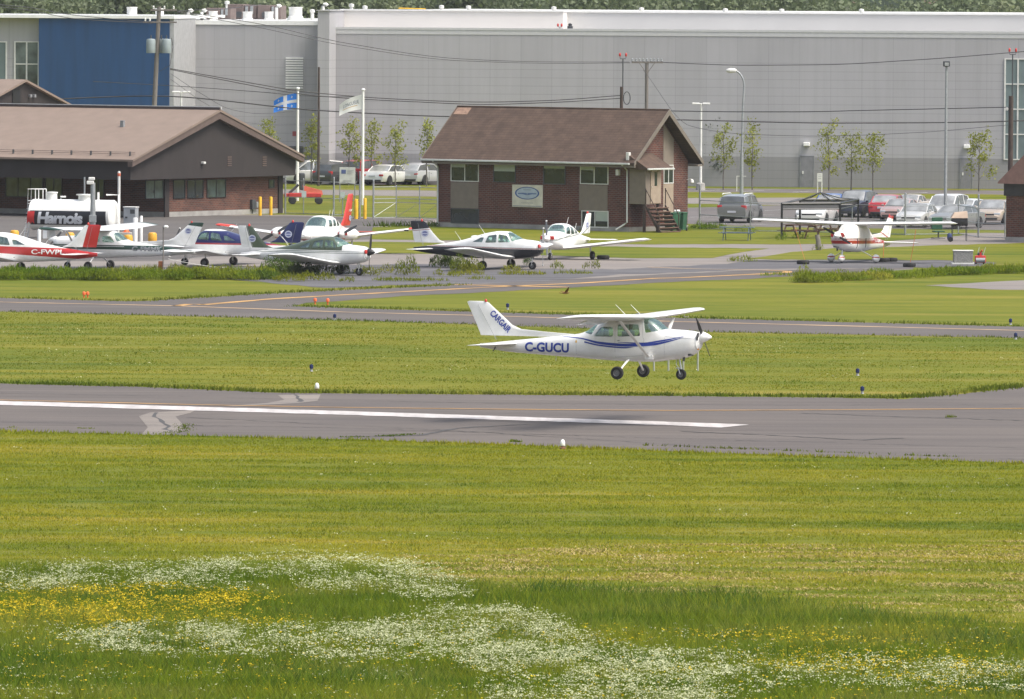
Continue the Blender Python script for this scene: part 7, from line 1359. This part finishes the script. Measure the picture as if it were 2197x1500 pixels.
q = MB(); x0 = -Lt/2+.42; ww = .50; x0, ww = -2.50, .46; P = [(.2, 1), (1.1, 1), (.95, 0), (.7, .2), (.5, 0), (.3, .2), (.0, 0)]; PV, PF = rowcut(P, [tuple(range(6, -1, -1))], 8); q.add([tpos(x0+a*ww, a0_+.05+(a1_-a0_-.10)*b, .012) for a, b in PV], PF); q.build('red_emblem', mat('band_red', (.55, .03, .03), .4), bd, recalc=False)
V, F = rowcut(*text_mesh('Harnois', .045, .18, .9)); tx0, tx1 = -1.88, .86; q = MB(); q.add([tpos(tx0+(tx1-tx0)*u, a0_+.08+(a1_-a0_-.16)*v, .014) for u, v in V], F); q.build('name_lettering', mat('silver_lettering', (.62, .64, .68), .4), bd, recalc=False)
for x, r1_, r2_, hh in ((-Lt*.27, .30, .34, .40), (Lt*.13, .34, .46, .30)):
    q = MB(); q.lathe([(r1_, -.12), (r1_, hh-.08), (r2_, hh-.06), (r2_, hh), (.001, hh+.02)], 20, M=Matrix.Translation((x, 0, zc_+rt_))); q.build('manhole', TW, t, 40)
q = MB(); q.tube([(Lt*.30, 0, zc_+rt_-.05), (Lt*.30, 0, zc_+rt_+.42)], .07, 8); q.build('vent_pipe', TW, t); q = MB(); q.tube([(Lt*.40, 0, zc_+rt_+.28), (Lt*.55, 0, zc_+rt_+.28), (Lt*.55, 0, .2)], .05, 8); q.build('fill_pipe', TW, t, 50); q = MB(); q.tube([(-Lt*.16, 0, zc_+rt_), (-Lt*.16, 0, zc_+rt_+.14), (-Lt*.10, 0, zc_+rt_+.14)], .05, 8); q.build('valve_pipe', TW, t, 50)
for x in (-Lt*.3, Lt*.3): q = MB(); q.prismx([(-rt_*.8, 0), (rt_*.8, 0), (rt_*.7, zc_-rt_*.6), (0, zc_-rt_-.02), (-rt_*.7, zc_-rt_*.6)], x-.12, x+.12); q.build('saddle', M['white'], t)
lad = MB(); x = -Lt/2-.22; zz = zc_+rt_+.55
for y in (-.25, .25): lad.tube([(x-.22, y, 0), (x, y, 1.2), (x, y, zz), (x+.9, y, zz)], .035, 6)
for k in range(7): lad.tube([(x-.22*(1-k/7), -.25, .3+k*.27), (x-.22*(1-k/7), .25, .3+k*.27)], .02, 5)
for xx in (x+.45, x+.9): lad.tube([(xx, .25, zz), (xx, .25, zc_+rt_*.6)], .03, 6); lad.tube([(xx, -.25, zz), (xx, -.25, zc_+rt_*.6)], .03, 6)
lad.tube([(x, -.25, zc_+rt_-.1), (x+.3, -.25, zc_+rt_-.1)], .03, 6); lad.build('ladder', M['white'], t, 50)
q = MB(); q.bbox(Lt/2-.05, Lt/2+.16, -.25, .05, zc_-.85, zc_-.5, .02); q.build('gauge_box', M['dgrey'], t)
q = MB(); 
for a in (-.25, -.05, .15): q.box(Lt/2+.095, Lt/2+.1, a-.02, a+.12, zc_-.45+a*.3, zc_-.43+a*.3)
q.build('placard', M['dgrey'], t)
# things round the tank
t, h = pole('floodlight_pole', 'thick grey pole with a lamp head standing in front of the fuel tank', 'floodlight', 199, 520, 392, .16, .13, M['galv']); b = MB(); b.bbox(-.35, .05, -.15, .15, h-.1, h+.1, .04); b.bbox(-.25, .1, -.12, .12, h+.13, h+.3, .04); b.build('lamp_head', M['offwhite'], t); b = MB(); b.bbox(-.2, .2, -.22, -.14, 1.1, 1.5, .02); b.build('switch_box', M['galv'], t)
t, h = pole('signal_pole', 'slim white pole with an orange lamp right of the fuel tank', 'pole', 255, 480, 378, .085, .08, M['offwhite']); b = MB(); b.lathe([(.09, 0), (.10, .03), (.10, .15), (.09, .18)], 12, M=Matrix.Translation((0, 0, h))); b.build('lamp', mat('dull_orange_lens', (.5, .12, .06), .4), t, 50); b = MB(); b.lathe([(.09, .18), (.07, .28), (.001, .3)], 12, M=Matrix.Translation((0, 0, h))); b.build('cap', M['offwhite'], t, 50)
t, h = pole('steel_pole', 'thin grey pole left of the floodlight pole, behind the fuel tank', 'pole', 181, 478, 380, .055, .05, M['galv'])
t = thing('fuel_dispenser', 'grey fuel dispenser cabinet right of the fuel tank', 'fuel pump', gp(281, 486), R(-20)); q = MB(); q.bbox(-.38, .38, -.25, .25, 0, 1.1, .03); q.build('cabinet', mat('pump_grey', (.30, .32, .34), .5), t); q = MB(); q.bbox(-.41, .41, -.28, .28, 1.1, 1.16, .02); q.build('top', M['offwhite'], t); q = MB(); q.box(.05, .34, -.26, -.251, .75, 1.0); q.build('display', M['dgrey'], t); q = MB(); q.bbox(-.25, -.12, -.3, -.25, .5, .58, .01); q.build('nozzle', M['black'], t)
for px, py, y0, r_, lb in ((84, 522, 492, .10, 'short white post in front of the left end of the fuel tank'), (290, 520, 467, .13, 'thick white post right of the fuel tank, the left of two'), (303, 520, 463, .08, 'thin white post right of the fuel tank, the right of two')): bollard(px, py, y0, lb, M['white'], r_, 'post', 'white posts')
t, h = pole('lamp_stake', 'thin wooden stake with a round white lamp at the edge of the tall grass', 'lamp', 350, 585, 484, .035, .03, M['wood']); b = MB(); b.lathe([(.02, -.06), (.09, -.04), (.13, 0), (.12, .05), (.06, .09), (.001, .1)], 14, M=Matrix.Translation((.13, 0, h-.08))); b.build('lamp_head', M['white'], t, 60)
q = MB(); q.bbox(-.55, .55, -.35, .35, 0, .35, .03); o = q.build('concrete_block', M['concrete'], None); o.location = gp(262, 512); tag(o, 'low brownish concrete block beside the fuel tank', 'block')
t = thing('traffic_cone', 'orange traffic cone on the concrete block', 'traffic cone', gp(273, 512)+Vector((-.05, 0, .35))); q = MB(); q.lathe([(.15, .04), (.13, .06), (.03, .5), (.001, .5)], 14); q.build('cone', M['orange'], t, 40); q = MB(); q.bbox(-.2, .2, -.2, .2, 0, .04, .01); q.build('base', M['orange'], t)
for px, py, lb in ((31, 517, 'yellow plastic barrel left of the tank ladder'), (327, 522, 'yellow plastic barrel right of the white posts'), (275, 527, 'yellow plastic barrel under the green banded airplane wing'), (150, 522, 'yellow plastic barrel behind the red rudder')):
    q = MB(); q.lathe([(.20, 0), (.24, .05), (.25, .25), (.24, .5), (.19, .58), (.001, .6)], 18); o = q.build('barrel', mat('amber_plastic', (.70, .36, .03), .5) if 'amber_plastic' not in bpy.data.materials else bpy.data.materials['amber_plastic'], None, 50); o.location = gp(px, py); tag(o, lb, 'barrel', 'yellow barrels')
q = MB(); q.bbox(-.12, .12, -.05, .05, .0, .48, .02); o = q.build('rusty_marker', mat('rusty_orange', (.36, .13, .05), .8), None); o.location = gp(345, 581); tag(o, 'rusty orange upright marker beside the thin wooden stake', 'marker')
# orange machine on the lawn behind the fence
b = gp(652, 438); t = thing('lift_machine', 'orange boom machine with black wheels parked behind the fence', 'machine', b, R(4)); OM = mat('machine_orange', (.50, .085, .035), .5)
q = MB(); q.bbox(-1.0, 1.1, -.5, .5, .45, .72, .04); q.build('chassis', M['red'], t); q = MB(); q.add([(-.05, -.4, .72), (1.2, -.4, .60), (1.2, .4, .60), (-.05, .4, .72), (-.1, -.3, 1.22), (1.15, -.3, .88), (1.15, .3, .88), (-.1, .3, 1.22)], [(3, 2, 1, 0), (4, 5, 6, 7), (0, 1, 5, 4), (1, 2, 6, 5), (2, 3, 7, 6), (3, 0, 4, 7)]); q.build('engine_cover', OM, t)
for x in (-.75, .95):
    for s in (-1, 1): q = MB(); q.lathe([(.14, -.13), (.22, -.12), (.24, 0), (.22, .12), (.14, .13)], 16, 'Y', M=Matrix.Translation((x, s*.55, .24))); q.build('wheel', M['rubber'], t, 40)
q = MB(); q.tube([(-.95, 0, .7), (-.35, 0, 1.25)], .09, 6); q.build('boom', M['dgrey'], t); q = MB(); q.bbox(-1.3, -.7, -.35, .35, .45, .68, .03); q.build('platform', M['red'], t); q = MB(); q.bbox(-.28, .06, -.3, .3, .9, 2.0, .08); q.build('cab', M['dgrey'], t)
# ---------------------------------------------------------------- runway and taxiway lights
def rlight(px, py, lb, kind, grp):
    b = gp(px, py); t = thing('edge_light', lb, 'runway light', b, 0, grp)
    if kind == 'w': q = MB(); q.lathe([(.11, 0), (.11, .05), (.06, .06), (.06, .10)], 14); q.build('base', mat('rusty_base', (.22, .10, .06), .7) if 'rusty_base' not in bpy.data.materials else bpy.data.materials['rusty_base'], t); q = MB(); q.lathe([(.07, .10), (.085, .12), (.075, .22), (.05, .29), (.001, .31)], 14); q.build('lens', M['white'], t, 50)
    elif kind == 'o': q = MB(); q.tube([(0, 0, 0), (0, 0, .14)], .03, 8); q.build('stem', M['orange'], t); q = MB(); q.lathe([(.04, .12), (.075, .14), (.075, .24), (.045, .28), (.001, .29)], 14); q.build('lens', M['orange'], t, 50)
    else: q = MB(); q.lathe([(.07, 0), (.05, .04), (.035, .12)], 12); q.build('stem', M['grey'], t); q = MB(); q.lathe([(.05, .10), (.075, .12), (.07, .24), (.001, .28)], 14); q.build('lens', mat('cobalt_lens', (.012, .02, .09), .2) if 'cobalt_lens' not in bpy.data.materials else bpy.data.materials['cobalt_lens'], t, 50)
    return t
G1, G2, G3 = 'runway edge lights', 'orange marker lights', 'blue taxiway lights'
rlight(680, 840, 'white light in the grass on the far edge of the runway', 'w', G1); rlight(1207, 964, 'white light in the grass on the near edge of the runway', 'w', G1)
for px, py, lb in ((180, 639, 'orange light, left one of the pair at the left'), (188, 639, 'orange light, right one of the pair at the left'), (676, 653, 'orange light, left one of the pair where the taxiways split'), (703, 654, 'orange light, right one of the pair where the taxiways split')): rlight(px, py, lb, 'o', G2)
for px, py, lb in ((718, 687, 'dark blue light on the near taxiway edge below the orange pair'), (1089, 664, 'dark blue light on the far taxiway edge behind the flying airplane tail'), (1850, 845, 'dark blue light by the runway edge, right of the flying airplane'), (2179, 728, 'dark blue light by the near taxiway edge at the far right'), (1840, 806, 'blue light in the grass above the one by the runway edge'), (2168, 697, 'blue light on the far taxiway edge at the far right'), (668, 797, 'small blue light in the middle of the grass left of the flying airplane')): rlight(px, py, lb, 'b', G3)
for px, lb in ((1403, 'faint'), (1434, 'faint'), (1466, 'faint'), (1497, 'tallest')):
    b = gp(px, 796); q = MB(); q.lathe([(.035, 0), (.035, .55 if px < 1490 else .85), (.001, .56 if px < 1490 else .87)], 8); o = q.build('marker_stake', mat('pale_grey_stake', (.34, .35, .31), .7) if 'pale_grey_stake' not in bpy.data.materials else bpy.data.materials['pale_grey_stake'], None); o.location = b
    tag(o, {1403: 'thin grey stake in the grass left of the flying airplane nose wheel', 1434: 'thin grey stake just left of the flying airplane nose wheel', 1466: 'thin grey stake behind the flying airplane nose wheel', 1497: 'tallest thin grey stake, below the flying airplane propeller'}[px], 'stake', 'thin grey stakes')
# ---------------------------------------------------------------- bird
p = at(1213, 629, 215); t = thing('bird', 'small brown bird in flight above the tail of the flying airplane', 'bird', p, R(8)); FE = mat('brown_feathers', (.16, .075, .03), .8, var=.4, scale=30)
q = MB(); rg = []
for x, r_, z in ((-.10, .004, .0), (-.07, .014, .002), (-.02, .022, .0), (.03, .021, .0), (.06, .014, .004), (.075, .015, .008), (.095, .008, .008), (.108, .002, .006)): rg.append([(x, r_*math.cos(a)*1.0, z+r_*math.sin(a)) for a in [k*math.pi/5 for k in range(10)]])
q.rings(rg); q.tube([(-.10, 0, 0), (-.16, 0, .01)], [.012, .004], 6)
for s, tipz, tipx, ty in ((-1, .12, .045, .06), (1, .03, -.09, .05)):
    secs = [((.045, 0, .008), (-.03, 0, .008)), ((.05+tipx*.4, s*ty*.8, .008+tipz*.5), (-.02+tipx*.4, s*ty*.8, .008+tipz*.5)), ((.03+tipx, s*ty*1.7, .008+tipz), (.0+tipx, s*ty*1.7, .008+tipz)), ((.01+tipx*1.3, s*ty*2.1, .008+tipz*1.2), (.0+tipx*1.3, s*ty*2.1, .008+tipz*1.2))]; vs = []
    for a, b in secs: vs += [Vector(a)+Vector((0, 0, .003)), Vector(b)+Vector((0, 0, .003)), Vector(b)-Vector((0, 0, .003)), Vector(a)-Vector((0, 0, .003))]
    q.add(vs, [(i*4+k, i*4+(k+1) % 4, i*4+4+(k+1) % 4, i*4+4+k) for i in range(3) for k in range(4)])
q.build('body', FE, t, 60)
# ---------------------------------------------------------------- air
HZ = bpy.data.materials.new('thin_haze'); HZ.use_nodes = True; nt = HZ.node_tree; nt.nodes.remove(nt.nodes['Principled BSDF']); v = N(nt, 'ShaderNodeVolumePrincipled'); v.inputs['Color'].default_value = (.93, .96, 1.0, 1); v.inputs['Density'].default_value = .00007; v.inputs['Anisotropy'].default_value = .3
L(nt, v.outputs[0], [n for n in nt.nodes if n.type == 'OUTPUT_MATERIAL'][0].inputs['Volume'])
mb = MB(); mb.box(-950, 950, -60, 3600, -1, 34); o = mb.build('haze', HZ); tag(o, kind='stuff')
